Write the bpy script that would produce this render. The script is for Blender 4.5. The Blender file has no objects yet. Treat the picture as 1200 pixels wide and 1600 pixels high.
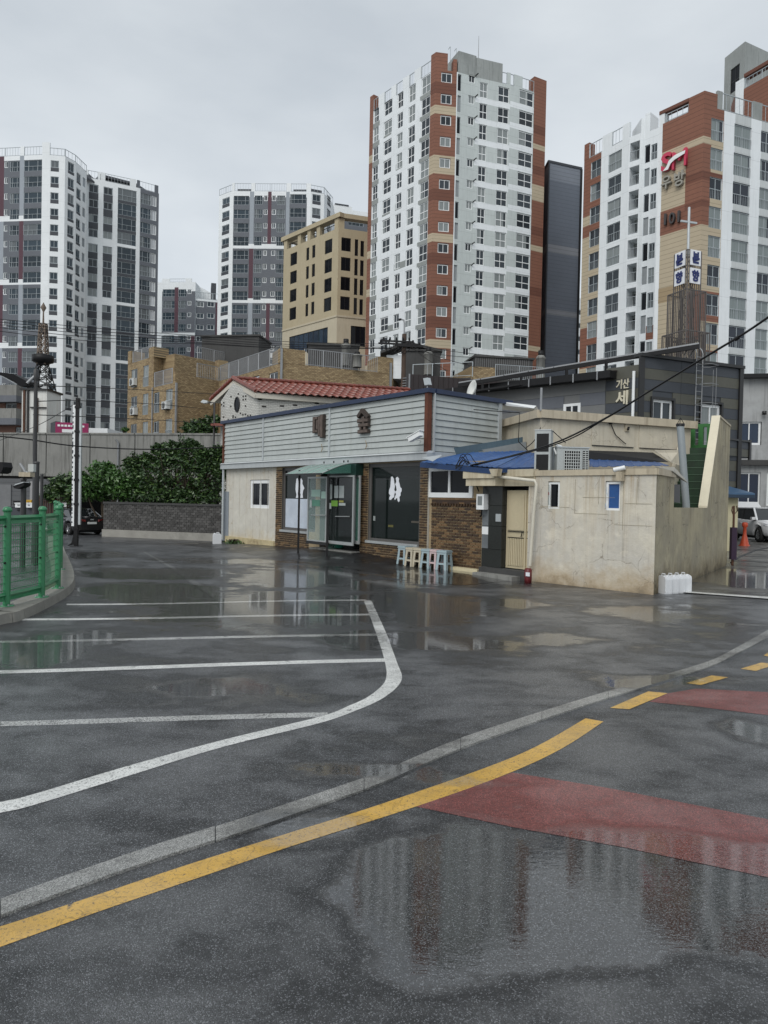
import bpy, math, random
from mathutils import Vector
import numpy as np
rnd = random.Random(7)
SC = bpy.context.scene
COL = SC.collection
rad = math.radians

# ------------------------------------------------------------ camera
CAMH = 1.7; FOC = 1100.0; PITCH = rad(.99); ROLL = rad(1.15)
fw = Vector((0, math.cos(PITCH), -math.sin(PITCH))); up0 = Vector((0, math.sin(PITCH), math.cos(PITCH)))
rt = Vector((1, 0, 0)) * math.cos(ROLL) + up0 * math.sin(ROLL)
upv = up0 * math.cos(ROLL) - Vector((1, 0, 0)) * math.sin(ROLL)
cd = bpy.data.cameras.new('camera'); cam = bpy.data.objects.new('camera', cd); COL.objects.link(cam)
from mathutils import Matrix
mw = Matrix((rt, upv, -fw)).transposed().to_4x4(); mw.translation = (0, 0, CAMH)
cam.matrix_world = mw
cd.sensor_fit = 'HORIZONTAL'; cd.sensor_width = 36; cd.lens = FOC / 1200 * 36; cd.clip_end = 3000; cd.clip_start = .05
SC.camera = cam
# ------------------------------------------------------------ world
w = bpy.data.worlds.new('World'); SC.world = w; w.use_nodes = True
nt = w.node_tree; nt.nodes.clear(); N = nt.nodes.new; L = nt.links.new
out = N('ShaderNodeOutputWorld'); bg = N('ShaderNodeBackground'); bg.inputs[1].default_value = .1
sky = N('ShaderNodeTexSky'); sky.sky_type = 'NISHITA'; sky.sun_disc = False
SUN_EL, SUN_AZ = 43, 205
sky.sun_elevation = rad(SUN_EL); sky.sun_rotation = rad(SUN_AZ); sky.dust_density = 3
tc = N('ShaderNodeTexCoord'); mp = N('ShaderNodeMapping'); mp.inputs['Scale'].default_value = (1, 1, 2.6)
L(tc.outputs['Generated'], mp.inputs[0])
no = N('ShaderNodeTexNoise'); no.inputs['Scale'].default_value = 2.6; no.inputs['Detail'].default_value = 6; no.inputs['Roughness'].default_value = .5
L(mp.outputs[0], no.inputs[0])
cr = N('ShaderNodeValToRGB'); cr.color_ramp.elements[0].position = .3; cr.color_ramp.elements[1].position = .7
cr.color_ramp.elements[0].color = (.55, .60, .65, 1); cr.color_ramp.elements[1].color = (.735, .78, .815, 1)
L(no.outputs[0], cr.inputs[0])
sp = N('ShaderNodeSeparateXYZ'); L(tc.outputs['Generated'], sp.inputs[0])
mr = N('ShaderNodeMapRange'); mr.inputs[1].default_value = 0; mr.inputs[2].default_value = .7; mr.inputs[3].default_value = 1.11; mr.inputs[4].default_value = .9
L(sp.outputs[2], mr.inputs[0])
vm = N('ShaderNodeVectorMath'); vm.operation = 'SCALE'; L(cr.outputs[0], vm.inputs[0])
m10 = N('ShaderNodeMath'); m10.operation = 'MULTIPLY'; m10.inputs[1].default_value = 10; L(mr.outputs[0], m10.inputs[0]); L(m10.outputs[0], vm.inputs['Scale'])
mx = N('ShaderNodeMix'); mx.data_type = 'RGBA'; mx.inputs[0].default_value = .93
L(sky.outputs[0], mx.inputs[6]); L(vm.outputs[0], mx.inputs[7]); L(mx.outputs[2], bg.inputs[0]); L(bg.outputs[0], out.inputs[0])
# ------------------------------------------------------------ sun (overcast, very soft)
sd = bpy.data.lights.new('sun', 'SUN'); sd.energy = 1.5; sd.angle = rad(40); sd.color = (1, .97, .93)
so = bpy.data.objects.new('sun', sd); COL.objects.link(so)
sdir = Vector((math.sin(rad(SUN_AZ)) * math.cos(rad(SUN_EL)), math.cos(rad(SUN_AZ)) * math.cos(rad(SUN_EL)), math.sin(rad(SUN_EL))))
so.rotation_euler = sdir.to_track_quat('Z', 'Y').to_euler()
SC.view_settings.view_transform = 'Standard'; SC.view_settings.look = 'None'; SC.view_settings.exposure = .15; SC.view_settings.gamma = 1
SC.render.engine = 'CYCLES'

# ------------------------------------------------------------ sight-line helpers (photo pixel -> place)
def ray(px, py): return fw + rt * ((px - 600) / FOC) + upv * ((800 - py) / FOC)
def G(px, py, z=0.0):
    d = ray(px, py); t = (z - CAMH) / d.z
    return Vector((d.x * t, d.y * t, z))
def P(px, py, Y):
    d = ray(px, py); t = Y / d.y
    return Vector((d.x * t, Y, CAMH + d.z * t))
class Frame:
    """vertical plane from A (left) to B (right); u along, z up, n outwards to the camera"""
    def __init__(s, A, B):
        s.A = Vector((A[0], A[1], 0)); s.B = Vector((B[0], B[1], 0)); d = s.B - s.A
        s.L = d.length; s.e = d.normalized(); s.n = Vector((s.e.y, -s.e.x, 0)); s.ang = math.atan2(s.e.y, s.e.x)
    def p(s, u, z, n=0.0): return s.A + s.e * u + s.n * n + Vector((0, 0, z))
    def uv(s, px, py, n=0.0):
        d = ray(px, py); o = s.A + s.n * n
        t = (o.x * s.n.x + o.y * s.n.y) / (d.x * s.n.x + d.y * s.n.y)
        q = d * t
        return ((q - o).dot(s.e), CAMH + q.z)
    def u(s, px, py, n=0): return s.uv(px, py, n)[0]
    def z(s, px, py, n=0): return s.uv(px, py, n)[1]
def FP(pa, Ya, pb, Yb, py): return Frame(P(pa, py, Ya), P(pb, py, Yb))

# ------------------------------------------------------------ materials
MATS = {}
def _new(name):
    m = bpy.data.materials.new(name); m.use_nodes = True; t = m.node_tree
    return m, t, t.nodes['Principled BSDF']
def node(t, k, **kw):
    n = t.nodes.new(k)
    for a, b in kw.items():
        if a.startswith('i_'): n.inputs[int(a[2:]) if a[2:].isdigit() else a[2:].replace('_', ' ')].default_value = b
        else: setattr(n, a, b)
    return n
def math_(t, op, a, b=None, c=None):
    n = t.nodes.new('ShaderNodeMath'); n.operation = op
    for i, v in enumerate((a, b, c)):
        if v is None: continue
        if hasattr(v, 'links') or hasattr(v, 'is_linked'): t.links.new(v, n.inputs[i])
        else: n.inputs[i].default_value = v
    return n.outputs[0]
def mixc(t, fac, a, b, mode='MIX'):
    n = t.nodes.new('ShaderNodeMix'); n.data_type = 'RGBA'; n.blend_type = mode
    for i, v in ((0, fac), (6, a), (7, b)):
        if hasattr(v, 'is_linked'): t.links.new(v, n.inputs[i])
        else: n.inputs[i].default_value = v if i == 0 else (*v[:3], 1)
    return n.outputs[2]
def noise(t, vec, scale, detail=4, rough=.55):
    n = t.nodes.new('ShaderNodeTexNoise'); n.inputs['Scale'].default_value = scale; n.inputs['Detail'].default_value = detail; n.inputs['Roughness'].default_value = rough
    if vec is not None: t.links.new(vec, n.inputs['Vector'])
    return n.outputs['Fac']
def ramp(t, fac, p0, p1, v0=0.0, v1=1.0):
    n = t.nodes.new('ShaderNodeMapRange'); n.inputs[1].default_value = p0; n.inputs[2].default_value = p1; n.inputs[3].default_value = v0; n.inputs[4].default_value = v1
    t.links.new(fac, n.inputs[0]); return n.outputs[0]
def mapped(t, vec, scale, loc=(0, 0, 0)):
    n = t.nodes.new('ShaderNodeMapping'); n.inputs['Scale'].default_value = scale; n.inputs['Location'].default_value = loc; t.links.new(vec, n.inputs[0]); return n.outputs[0]
def mat(name, col, rough=.7, var=.12, scale=1.2, bump=0.0, bscale=30, metal=0, streak=0.0, scol=None, lines=0, lwid=.08, ldark=.5, rnd_obj=0.0, mottle=0.0, mcol=None, coat=0, emit=0, spec=.5, trans=0):
    if name in MATS: return MATS[name]
    m, t, b = _new(name)
    tcn = t.nodes.new('ShaderNodeTexCoord'); v = tcn.outputs['Object']
    c = mixc(t, ramp(t, noise(t, v, scale, 5), .3, .7), [x * (1 - var) for x in col], [min(1, x * (1 + var)) for x in col])
    c = mixc(t, ramp(t, noise(t, v, scale * 9, 3), .35, .65, 0, .5), c, [x * (1 - var * 1.2) for x in col])
    if mottle: c = mixc(t, ramp(t, noise(t, v, scale * .7, 8, .7), .5, .68, 0, mottle), c, mcol or [x * .45 for x in col])
    if streak:
        f = ramp(t, noise(t, mapped(t, v, (3.2, 3.2, .22)), 1.6, 6, .65), .5, .72, 0, streak)
        c = mixc(t, f, c, scol or [x * .45 for x in col])
    if lines:
        s = t.nodes.new('ShaderNodeSeparateXYZ'); t.links.new(v, s.inputs[0])
        fr = math_(t, 'FRACT', math_(t, 'DIVIDE', s.outputs[2], lines)); lf = math_(t, 'LESS_THAN', fr, lwid)
        c = mixc(t, math_(t, 'MULTIPLY', lf, 1 - ldark), c, [x * .15 for x in col])
    if rnd_obj:
        oi = t.nodes.new('ShaderNodeObjectInfo')
        c = mixc(t, ramp(t, oi.outputs['Random'], 0, 1, 0, 1), mixc(t, 1.0, c, [1 - rnd_obj] * 3, 'MULTIPLY'), c)
    t.links.new(c, b.inputs['Base Color'])
    b.inputs['Roughness'].default_value = rough; b.inputs['Metallic'].default_value = metal
    b.inputs['Coat Weight'].default_value = coat; b.inputs['Coat Roughness'].default_value = .1
    b.inputs['Specular IOR Level'].default_value = spec
    if trans: b.inputs['Transmission Weight'].default_value = trans
    if bump:
        bn = node(t, 'ShaderNodeBump', i_Strength=1.0, i_Distance=bump); t.links.new(noise(t, v, bscale, 6, .6), bn.inputs['Height']); t.links.new(bn.outputs[0], b.inputs['Normal'])
    MATS[name] = m; return m
def oldplaster(name, base, grey, brown, dark, ztop, drip=.6, foot=.6, seed=0, bump=.014):
    m, t, b = _new(name); g = t.nodes.new('ShaderNodeNewGeometry'); v = mapped(t, g.outputs['Position'], (1, 1, 1), (seed, seed * .7, 0))
    s = t.nodes.new('ShaderNodeSeparateXYZ'); t.links.new(g.outputs['Position'], s.inputs[0]); z = s.outputs[2]
    n1 = noise(t, v, .9, 8, .62); n2 = noise(t, v, 5, 6, .65)
    c = mixc(t, ramp(t, n1, .40, .60), base, grey); c = mixc(t, ramp(t, n2, .35, .7, 0, .45), c, [x * .72 for x in base])
    c = mixc(t, ramp(t, noise(t, v, 2.4, 8, .7), .56, .66, 0, .55), c, [x * 1.12 for x in base])
    st = noise(t, mapped(t, v, (4.5, 4.5, .16)), 1.5, 7, .72); top = ramp(t, z, ztop - 1.7, ztop - .1, .15, 1)
    c = mixc(t, math_(t, 'MULTIPLY', ramp(t, st, .50, .68, 0, drip), top), c, brown)
    st2 = noise(t, mapped(t, v, (13, 13, .3)), 1.2, 5, .7); c = mixc(t, math_(t, 'MULTIPLY', ramp(t, st2, .58, .72, 0, drip * .8), ramp(t, n1, .35, .6)), c, dark)
    ft = math_(t, 'ADD', z, math_(t, 'MULTIPLY', math_(t, 'SUBTRACT', noise(t, v, 2.1, 7, .7), .5), 1.3)); c = mixc(t, ramp(t, ft, .0, .55, foot, 0), c, brown); c = mixc(t, ramp(t, ft, -.22, .12, foot, 0), c, dark)  # foot band: grime, with contact shade put into the colour
    cr_ = t.nodes.new('ShaderNodeTexVoronoi'); cr_.feature = 'DISTANCE_TO_EDGE'; cr_.inputs['Scale'].default_value = 1.1
    nn_ = t.nodes.new('ShaderNodeTexNoise'); nn_.inputs['Scale'].default_value = 3; nn_.inputs['Detail'].default_value = 6; t.links.new(v, nn_.inputs[0]); ad = t.nodes.new('ShaderNodeVectorMath'); ad.operation = 'MULTIPLY_ADD'; t.links.new(nn_.outputs['Color'], ad.inputs[0]); ad.inputs[1].default_value = (.5, .5, .5); t.links.new(v, ad.inputs[2]); t.links.new(ad.outputs[0], cr_.inputs[0])
    c = mixc(t, math_(t, 'MULTIPLY', ramp(t, cr_.outputs['Distance'], .003, .009, .6, 0), ramp(t, n1, .45, .55)), c, dark)
    t.links.new(c, b.inputs['Base Color']); b.inputs['Roughness'].default_value = .85
    bn = node(t, 'ShaderNodeBump', i_Strength=1.0, i_Distance=bump); t.links.new(math_(t, 'ADD', noise(t, v, 6, 6, .6), math_(t, 'MULTIPLY', noise(t, v, 45, 3, .6), .25)), bn.inputs['Height']); t.links.new(bn.outputs[0], b.inputs['Normal'])
    MATS[name] = m; return m
def brickmat(name, fr, c1, c2, mortar, bw=.21, bh=.067, ms=.012, blot=0.0, diag=0):
    m, t, b = _new(name)
    g = t.nodes.new('ShaderNodeNewGeometry'); v = g.outputs['Position']
    d = t.nodes.new('ShaderNodeVectorMath'); d.operation = 'DOT_PRODUCT'; t.links.new(v, d.inputs[0]); d.inputs[1].default_value = fr.e
    s = t.nodes.new('ShaderNodeSeparateXYZ'); t.links.new(v, s.inputs[0])
    cx = t.nodes.new('ShaderNodeCombineXYZ'); t.links.new(d.outputs['Value'], cx.inputs[0]); t.links.new(s.outputs[2], cx.inputs[1])
    bt = t.nodes.new('ShaderNodeTexBrick'); t.links.new(cx.outputs[0], bt.inputs[0])
    bt.inputs['Color1'].default_value = (*c1, 1); bt.inputs['Color2'].default_value = (*c2, 1); bt.inputs['Mortar'].default_value = (*mortar, 1)
    bt.inputs['Scale'].default_value = 1; bt.inputs['Brick Width'].default_value = bw; bt.inputs['Row Height'].default_value = bh; bt.inputs['Mortar Size'].default_value = ms
    c = mixc(t, ramp(t, noise(t, v, .8, 6), .35, .7, 0, .35), bt.outputs['Color'], [x * .5 for x in c1])
    t.links.new(c, b.inputs['Base Color']); b.inputs['Roughness'].default_value = .85
    bn = node(t, 'ShaderNodeBump', i_Strength=.8, i_Distance=.01); t.links.new(bt.outputs['Fac'], bn.inputs['Height']); bn.invert = True; t.links.new(bn.outputs[0], b.inputs['Normal'])
    return m
def panemat(name, dark, light, p=.5, rough=.06, wob=.002, spec=.35):
    if name in MATS: return MATS[name]
    m, t, b = _new(name); oi = t.nodes.new('ShaderNodeObjectInfo'); tcn = t.nodes.new('ShaderNodeTexCoord')
    s = t.nodes.new('ShaderNodeSeparateXYZ'); t.links.new(tcn.outputs['Object'], s.inputs[0])
    # a drawn curtain covers a different part of each window
    cover = math_(t, 'GREATER_THAN', math_(t, 'FRACT', math_(t, 'MULTIPLY', oi.outputs['Random'], 7.3)), p)
    side = math_(t, 'LESS_THAN', s.outputs[0], math_(t, 'ADD', math_(t, 'MULTIPLY', math_(t, 'FRACT', math_(t, 'MULTIPLY', oi.outputs['Random'], 31.7)), 3.0), .3))
    f = math_(t, 'MULTIPLY', cover, side)
    fold = noise(t, mapped(t, tcn.outputs['Object'], (9, 9, .3)), 1.3, 2)
    cl = mixc(t, fold, [x * .6 for x in light], light)
    c = mixc(t, f, mixc(t, oi.outputs['Random'], dark, [x * 1.9 for x in dark]), cl)
    t.links.new(c, b.inputs['Base Color']); b.inputs['Roughness'].default_value = rough
    b.inputs['Specular IOR Level'].default_value = spec
    bn = node(t, 'ShaderNodeBump', i_Strength=1.0, i_Distance=wob); t.links.new(noise(t, tcn.outputs['Object'], 1.5, 1), bn.inputs['Height']); t.links.new(bn.outputs[0], b.inputs['Normal'])
    MATS[name] = m; return m
def glassmat(name, col=(.9, .95, .93), alpha=.25, rough=.03):
    if name in MATS: return MATS[name]
    m, t, b = _new(name); b.inputs['Base Color'].default_value = (*col, 1); b.inputs['Roughness'].default_value = rough; b.inputs['Alpha'].default_value = alpha
    MATS[name] = m; return m

white = mat('white_paint', (.74, .775, .79), .75, .05, .25, streak=.22, scol=(.4, .42, .43), lines=2.77, lwid=.012, ldark=.7)
white2 = mat('white_render', (.76, .79, .80), .7, .05, .25, streak=.14, scol=(.45, .47, .48), lines=2.8, lwid=.012, ldark=.75)
lgrey = mat('light_grey_paint', (.50, .545, .535), .75, .06, .25, streak=.25, lines=1.385, lwid=.02, ldark=.6)
mgrey = mat('mid_grey_paint', (.27, .29, .28), .75, .06, .25, streak=.2)
dgrey = mat('dark_grey_paint', (.052, .058, .068), .7, .06, .4)
slate = mat('slate_grey_paint', (.115, .126, .145), .7, .06, .4)
pgrey = mat('pale_grey_paint', (.30, .335, .37), .7, .05, .4)
maroon = mat('maroon_paint', (.085, .035, .05), .7, .06, .4)
brickred = mat('brick_red_cladding', (.215, .092, .058), .75, .1, .3, lines=.462, lwid=.09, ldark=.35)
brickdk = mat('dark_brick_red_cladding', (.15, .058, .036), .75, .1, .3, lines=.462, lwid=.09, ldark=.35)
beigecl = mat('beige_cladding', (.45, .38, .27), .75, .06, .3, lines=.462, lwid=.09, ldark=.45)
tancl = mat('tan_cladding', (.33, .25, .15), .75, .06, .3, lines=.462, lwid=.09, ldark=.45)
frame_w = mat('white_window_frame', (.78, .8, .8), .4, .04)
frame_g = mat('grey_window_frame', (.36, .4, .42), .45, .04)
frame_d = mat('dark_window_frame', (.014, .014, .014), .4, .05)
alu = mat('brushed_aluminium', (.5, .53, .54), .35, .05, metal=.5)
steel = mat('galvanised_steel', (.3, .31, .32), .5, .1, metal=.4)
blackm = mat('black_metal', (.009, .009, .010), .5, .1, spec=.3)
pane_f = panemat('far_glass', (.022, .033, .042), (.15, .17, .18), .78)
pane_c = panemat('curtained_glass', (.022, .028, .033), (.27, .30, .30), .5)
pane_d = panemat('dark_glass', (.005, .006, .008), (.03, .035, .04), .8, spec=.15)
pane_r = panemat('bay_glass', (.016, .02, .027), (.25, .29, .29), .35)
concrete = mat('weathered_concrete', (.24, .24, .225), .85, .12, .35, bump=.006, bscale=14, streak=.85, scol=(.07, .07, .062), mottle=.45)
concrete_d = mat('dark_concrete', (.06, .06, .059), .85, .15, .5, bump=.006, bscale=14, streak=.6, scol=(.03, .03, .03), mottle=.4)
ac_dummy = None
roofm = mat('roof_grey', (.2, .2, .2), .85)

# ------------------------------------------------------------ mesh builder
def worg(o):
    v = Vector((0, 0, 0))
    while o is not None: v = v + o.location; o = o.parent
    return v
X, Y_, Z = Vector((1, 0, 0)), Vector((0, 1, 0)), Vector((0, 0, 1))
class MB:
    def __init__(s): s.v = []; s.f = []; s.m = []; s.mats = []; s.sm = []; s.runs = []; s.adds = []
    def mi(s, m):
        if m not in s.mats: s.mats.append(m)
        return s.mats.index(m)
    def add(s, vs, fs, m, smooth=False):
        o = len(s.v); s.adds.append((o, len(s.f))); s.v += [tuple(q) for q in vs]; k = s.mi(m)
        for f in fs: s.f.append(tuple(i + o for i in f)); s.m.append(k); s.sm.append(smooth)
        return s
    def quad(s, a, b, c, d, m): return s.add((a, b, c, d), ((0, 1, 2, 3),), m)
    def poly(s, pts, m): return s.add(pts, (tuple(range(len(pts))),), m)
    def obox(s, o, a, b, c, m):
        o = Vector(o); vs = [o, o + a, o + a + b, o + b, o + c, o + a + c, o + a + b + c, o + b + c]
        return s.add(vs, ((0, 3, 2, 1), (4, 5, 6, 7), (0, 1, 5, 4), (1, 2, 6, 5), (2, 3, 7, 6), (3, 0, 4, 7)), m)
    def box(s, x0, x1, y0, y1, z0, z1, m): return s.obox((x0, y0, z0), X * (x1 - x0), Y_ * (y1 - y0), Z * (z1 - z0), m)
    def fbox(s, fr, u0, u1, z0, z1, n0, n1, m): return s.obox(fr.p(u0, z0, n0), fr.e * (u1 - u0), fr.n * (n1 - n0), Z * (z1 - z0), m)
    def beam(s, a, b, w, h, m, side=None):
        a = Vector(a); b = Vector(b); d = b - a
        sd = side or d.cross(Z)
        if sd.length < 1e-5: sd = X.copy()
        sd = sd.normalized(); u = sd.cross(d).normalized()
        return s.obox(a - sd * w / 2 - u * h / 2, sd * w, d, u * h, m)
    def tube(s, pts, r, m, n=8, caps=True):
        pts = [Vector(q) for q in pts]; rs = r if isinstance(r, (list, tuple)) else [r] * len(pts); vs = []
        for i, q in enumerate(pts):
            d = (pts[min(i + 1, len(pts) - 1)] - pts[max(i - 1, 0)]).normalized()
            a = d.cross(Z if abs(d.z) < .9 else X).normalized(); b = d.cross(a)
            for k in range(n):
                t = 2 * math.pi * k / n; vs.append(q + (a * math.cos(t) + b * math.sin(t)) * rs[i])
        fs = [(i * n + k, i * n + (k + 1) % n, (i + 1) * n + (k + 1) % n, (i + 1) * n + k) for i in range(len(pts) - 1) for k in range(n)]
        s.add(vs, fs, m, True)
        if caps: s.add(vs[:n], (tuple(range(n)),), m); s.add(vs[-n:], (tuple(range(n)),), m)
        return s
    def lathe(s, c, prof, m, n=16, ax=Z):
        c = Vector(c); ax = Vector(ax).normalized(); a = ax.cross(X if abs(ax.x) < .9 else Y_).normalized(); b = ax.cross(a); vs = []
        for r, h in prof:
            for k in range(n):
                t = 2 * math.pi * k / n; vs.append(c + ax * h + (a * math.cos(t) + b * math.sin(t)) * r)
        fs = [(i * n + k, i * n + (k + 1) % n, (i + 1) * n + (k + 1) % n, (i + 1) * n + k) for i in range(len(prof) - 1) for k in range(n)]
        return s.add(vs, fs, m, True)
    def prism(s, pts, vec, m):
        pts = [Vector(q) for q in pts]; n = len(pts); vec = Vector(vec)
        return s.add(pts + [q + vec for q in pts], [tuple(range(n)), tuple(range(2 * n - 1, n - 1, -1))] + [(i, (i + 1) % n, n + (i + 1) % n, n + i) for i in range(n)], m)
    def mesh(s, name, org=Vector((0, 0, 0))):
        me = bpy.data.meshes.new(name)
        me.from_pydata([(a - org[0], b - org[1], c - org[2]) for a, b, c in s.v], [], s.f)
        for m in s.mats: me.materials.append(m)
        me.polygons.foreach_set('material_index', s.m); me.polygons.foreach_set('use_smooth', s.sm); me.update(); return me
    def pieces(s, name, parent=None, marks=None):
        """one object per separately added piece"""
        marks = marks or s.adds; out = []
        for i, (v0, f0) in enumerate(marks):
            v1, f1 = marks[i + 1] if i + 1 < len(marks) else (len(s.v), len(s.f))
            q = MB(); q.v = s.v[v0:v1]; q.f = [tuple(k - v0 for k in f) for f in s.f[f0:f1]]; q.m = s.m[f0:f1]; q.sm = s.sm[f0:f1]; q.mats = s.mats; out.append(q.build(name, parent))
        return out
    def build(s, name, parent=None, kind=None, org=None, local=False):
        if len(s.runs) > 1 and s.runs[0][0] == 0:
            r = s.runs; s.runs = []; return s.pieces(name, parent, r)[0]
        o0 = (Vector((0, 0, 0)) if local else worg(parent)) if parent is not None else Vector(org or (0, 0, 0))
        o = bpy.data.objects.new(name, s.mesh(name, o0)); COL.objects.link(o)
        if parent is not None: o.parent = parent
        else: o.location = o0
        if kind: o['kind'] = kind
        return o
def tag(o, label, cat, group=None, kind=None):
    o['label'] = label; o['category'] = cat
    if group: o['group'] = group
    if kind: o['kind'] = kind
    return o
def thing(name, label, cat, loc=(0, 0, 0), group=None):
    o = bpy.data.objects.new(name, None); COL.objects.link(o); o.location = loc; o.empty_display_size = .2
    return tag(o, label, cat, group)
def inst(name, me, parent, wpos, rotz=0):
    o = bpy.data.objects.new(name, me); COL.objects.link(o); o.parent = parent
    o.location = Vector(wpos) - worg(parent); o.rotation_euler.z = rotz; return o
def sub(name, me, parent):
    o = bpy.data.objects.new(name, me); COL.objects.link(o); o.parent = parent; return o
KIDS = {}
def dup(root, loc, rotz=0, label=None):
    kids = [c for c in root.children_recursive]
    r = root.copy(); COL.objects.link(r); r.location = loc; r.rotation_euler.z = rotz
    if label: r['label'] = label
    mp_ = {root: r}
    for c in kids:
        k = c.copy(); COL.objects.link(k); k.parent = mp_[c.parent]; mp_[c] = k
    return r
def catmull(pts, k=8):
    pts = [Vector(p) for p in pts]; o = []
    P_ = [pts[0] * 2 - pts[1]] + pts + [pts[-1] * 2 - pts[-2]]
    for i in range(1, len(P_) - 2):
        a, b, c, d = P_[i - 1:i + 3]
        for j in range(k):
            t = j / k; o.append(.5 * ((2 * b) + (c - a) * t + (2 * a - 5 * b + 4 * c - d) * t * t + (3 * b - a - 3 * c + d) * t ** 3))
    return o + [pts[-1]]
# text as solid letters
def letters(s, width=None, height=1, depth=.02, bold=0.0, m=None):
    c = bpy.data.curves.new('lettering', 'FONT'); c.body = s; c.size = 1; c.extrude = depth / 2; c.offset = bold; c.resolution_u = 3; c.align_x = 'CENTER'
    o = bpy.data.objects.new('lettering', c); COL.objects.link(o)
    me = bpy.data.meshes.new_from_object(o.evaluated_get(bpy.context.evaluated_depsgraph_get())); bpy.data.objects.remove(o)
    n = len(me.vertices); a = np.empty(n * 3); me.vertices.foreach_get('co', a); a = a.reshape(-1, 3)
    mn, mx_ = a.min(0), a.max(0); sc = height / (mx_[1] - mn[1]); sx = (width / (mx_[0] - mn[0])) if width else sc
    b = np.zeros_like(a); b[:, 0] = (a[:, 0] - (mn[0] + mx_[0]) / 2) * sx; b[:, 2] = (a[:, 1] - mn[1]) * sc; b[:, 1] = -a[:, 2]
    me.vertices.foreach_set('co', b.ravel()); me.materials.clear(); me.materials.append(m); me.update(); return me

# ------------------------------------------------------------ windows
WC = {}
def window_meshes(kind, w_, h_, fm, pm):
    key = (kind, round(w_, 1), round(h_, 1), fm.name, pm.name)
    if key in WC: return WC[key]
    f = MB(); t = .07 if 'thin' not in kind else .045; d = .07
    t = .115 if kind.startswith(('grid', 'slide')) and 'thin' not in kind else t; f.box(0, w_, 0, d, 0, t, fm); f.box(0, w_, 0, d, h_ - t, h_, fm); f.box(0, t, 0, d, t, h_ - t, fm); f.box(w_ - t, w_, 0, d, t, h_ - t, fm)
    def vbar(x, a=t, b=None, ww=.06): f.box(x - ww / 2, x + ww / 2, -.005, d, a, b or h_ - t, fm)
    if kind.startswith('grid'):
        zz = h_ * .45; f.box(t, w_ - t, -.004, d, zz - .05, zz + .05, fm); vbar(w_ / 2, t, zz - .05); vbar(w_ / 2, zz + .05)
    elif kind.startswith('slide'): vbar(w_ * .5)
    elif kind.startswith('wide'):
        vbar(w_ * .25); vbar(w_ * .75)
        f.box(0, w_, -.1, -.07, h_ * .42, h_ * .42 + .05, fm)
        for i in range(5): x = w_ * i / 4; f.box(x - .015 if i else x, x + .015 if i < 4 else x, -.1, -.075, 0, h_ * .42, fm)
    elif kind.startswith('rail'):
        vbar(w_ * .5)
        f.box(0, w_, -.1, -.07, h_ * .45, h_ * .45 + .05, fm)
        for i in range(9): x = w_ * i / 8; f.box(max(0, x - .012), min(w_, x + .012), -.1, -.08, 0, h_ * .45, fm)
    p = MB(); p.box(t * .6, w_ - t * .6, .035, .05, t * .6, h_ - t * .6, pm)
    WC[key] = (f.mesh('window'), p.mesh('pane')); return WC[key]
def put_window(par, fr, u0, u1, z0, z1, kind, fm, pm, rec=.1, name='window'):
    a, b = window_meshes(kind, u1 - u0, z1 - z0, fm, pm)
    o = inst(name, a, par, fr.p(u0, z0, -rec), fr.ang)
    k = list(key for key, v in WC.items() if v[0] is a)[0]
    o.scale = ((u1 - u0) / k[1], 1, (z1 - z0) / k[2]); sub('pane', b, o); return o
def facade(mb, fr, u0, u1, z0, z1, holes, base, zones=(), rev=.14, rm=None):
    us = {u0, u1}; zs = {z0, z1}
    for h in list(holes) + list(zones):
        for q in h[:2]:
            if u0 < q < u1: us.add(q)
        for q in h[2:4]:
            if z0 < q < z1: zs.add(q)
    def uniq(s):
        o = []
        for q in sorted(s):
            if not o or q - o[-1] > 1e-4: o.append(q)
        return o
    us = uniq(us); zs = uniq(zs)
    for i in range(len(us) - 1):
        uc = (us[i] + us[i + 1]) / 2
        hh = [h for h in holes if h[0] < uc < h[1]]; zz = [q for q in zones if q[0] < uc < q[1]]
        for j in range(len(zs) - 1):
            zc = (zs[j] + zs[j + 1]) / 2
            if any(h[2] < zc < h[3] for h in hh): continue
            m = base
            for q in zz:
                if q[2] < zc < q[3]: m = q[4]
            mb.quad(fr.p(us[i], zs[j]), fr.p(us[i + 1], zs[j]), fr.p(us[i + 1], zs[j + 1]), fr.p(us[i], zs[j + 1]), m)
    rm = rm or base
    for h in holes:
        a, b, c, d = h[:4]; r = h[4] if len(h) > 4 and not hasattr(h[4], 'name') else rev
        q = [(a, c), (b, c), (b, d), (a, d)]
        for k in range(4):
            s, e = q[k], q[(k + 1) % 4]; mb.quad(fr.p(s[0], s[1]), fr.p(e[0], e[1]), fr.p(e[0], e[1], -r), fr.p(s[0], s[1], -r), rm)
        if r > .5: mb.quad(fr.p(a, c, -r), fr.p(b, c, -r), fr.p(b, d, -r), fr.p(a, d, -r), mgrey)
def shell(mb, pts, depth, z0, z1, m, rm=None, dx=0):
    pts = [Vector((p.x, p.y, 0)) for p in pts]; off = Vector((dx, depth, 0)); bk = [pts[-1] + off, pts[0] + off]
    ring = [pts[-1], bk[0], bk[1], pts[0]]
    for a, b in zip(ring, ring[1:]): mb.quad(a + Z * z0, b + Z * z0, b + Z * z1, a + Z * z1, m)
    mb.poly([p + Z * z1 for p in pts + bk], rm or roofm)
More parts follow.
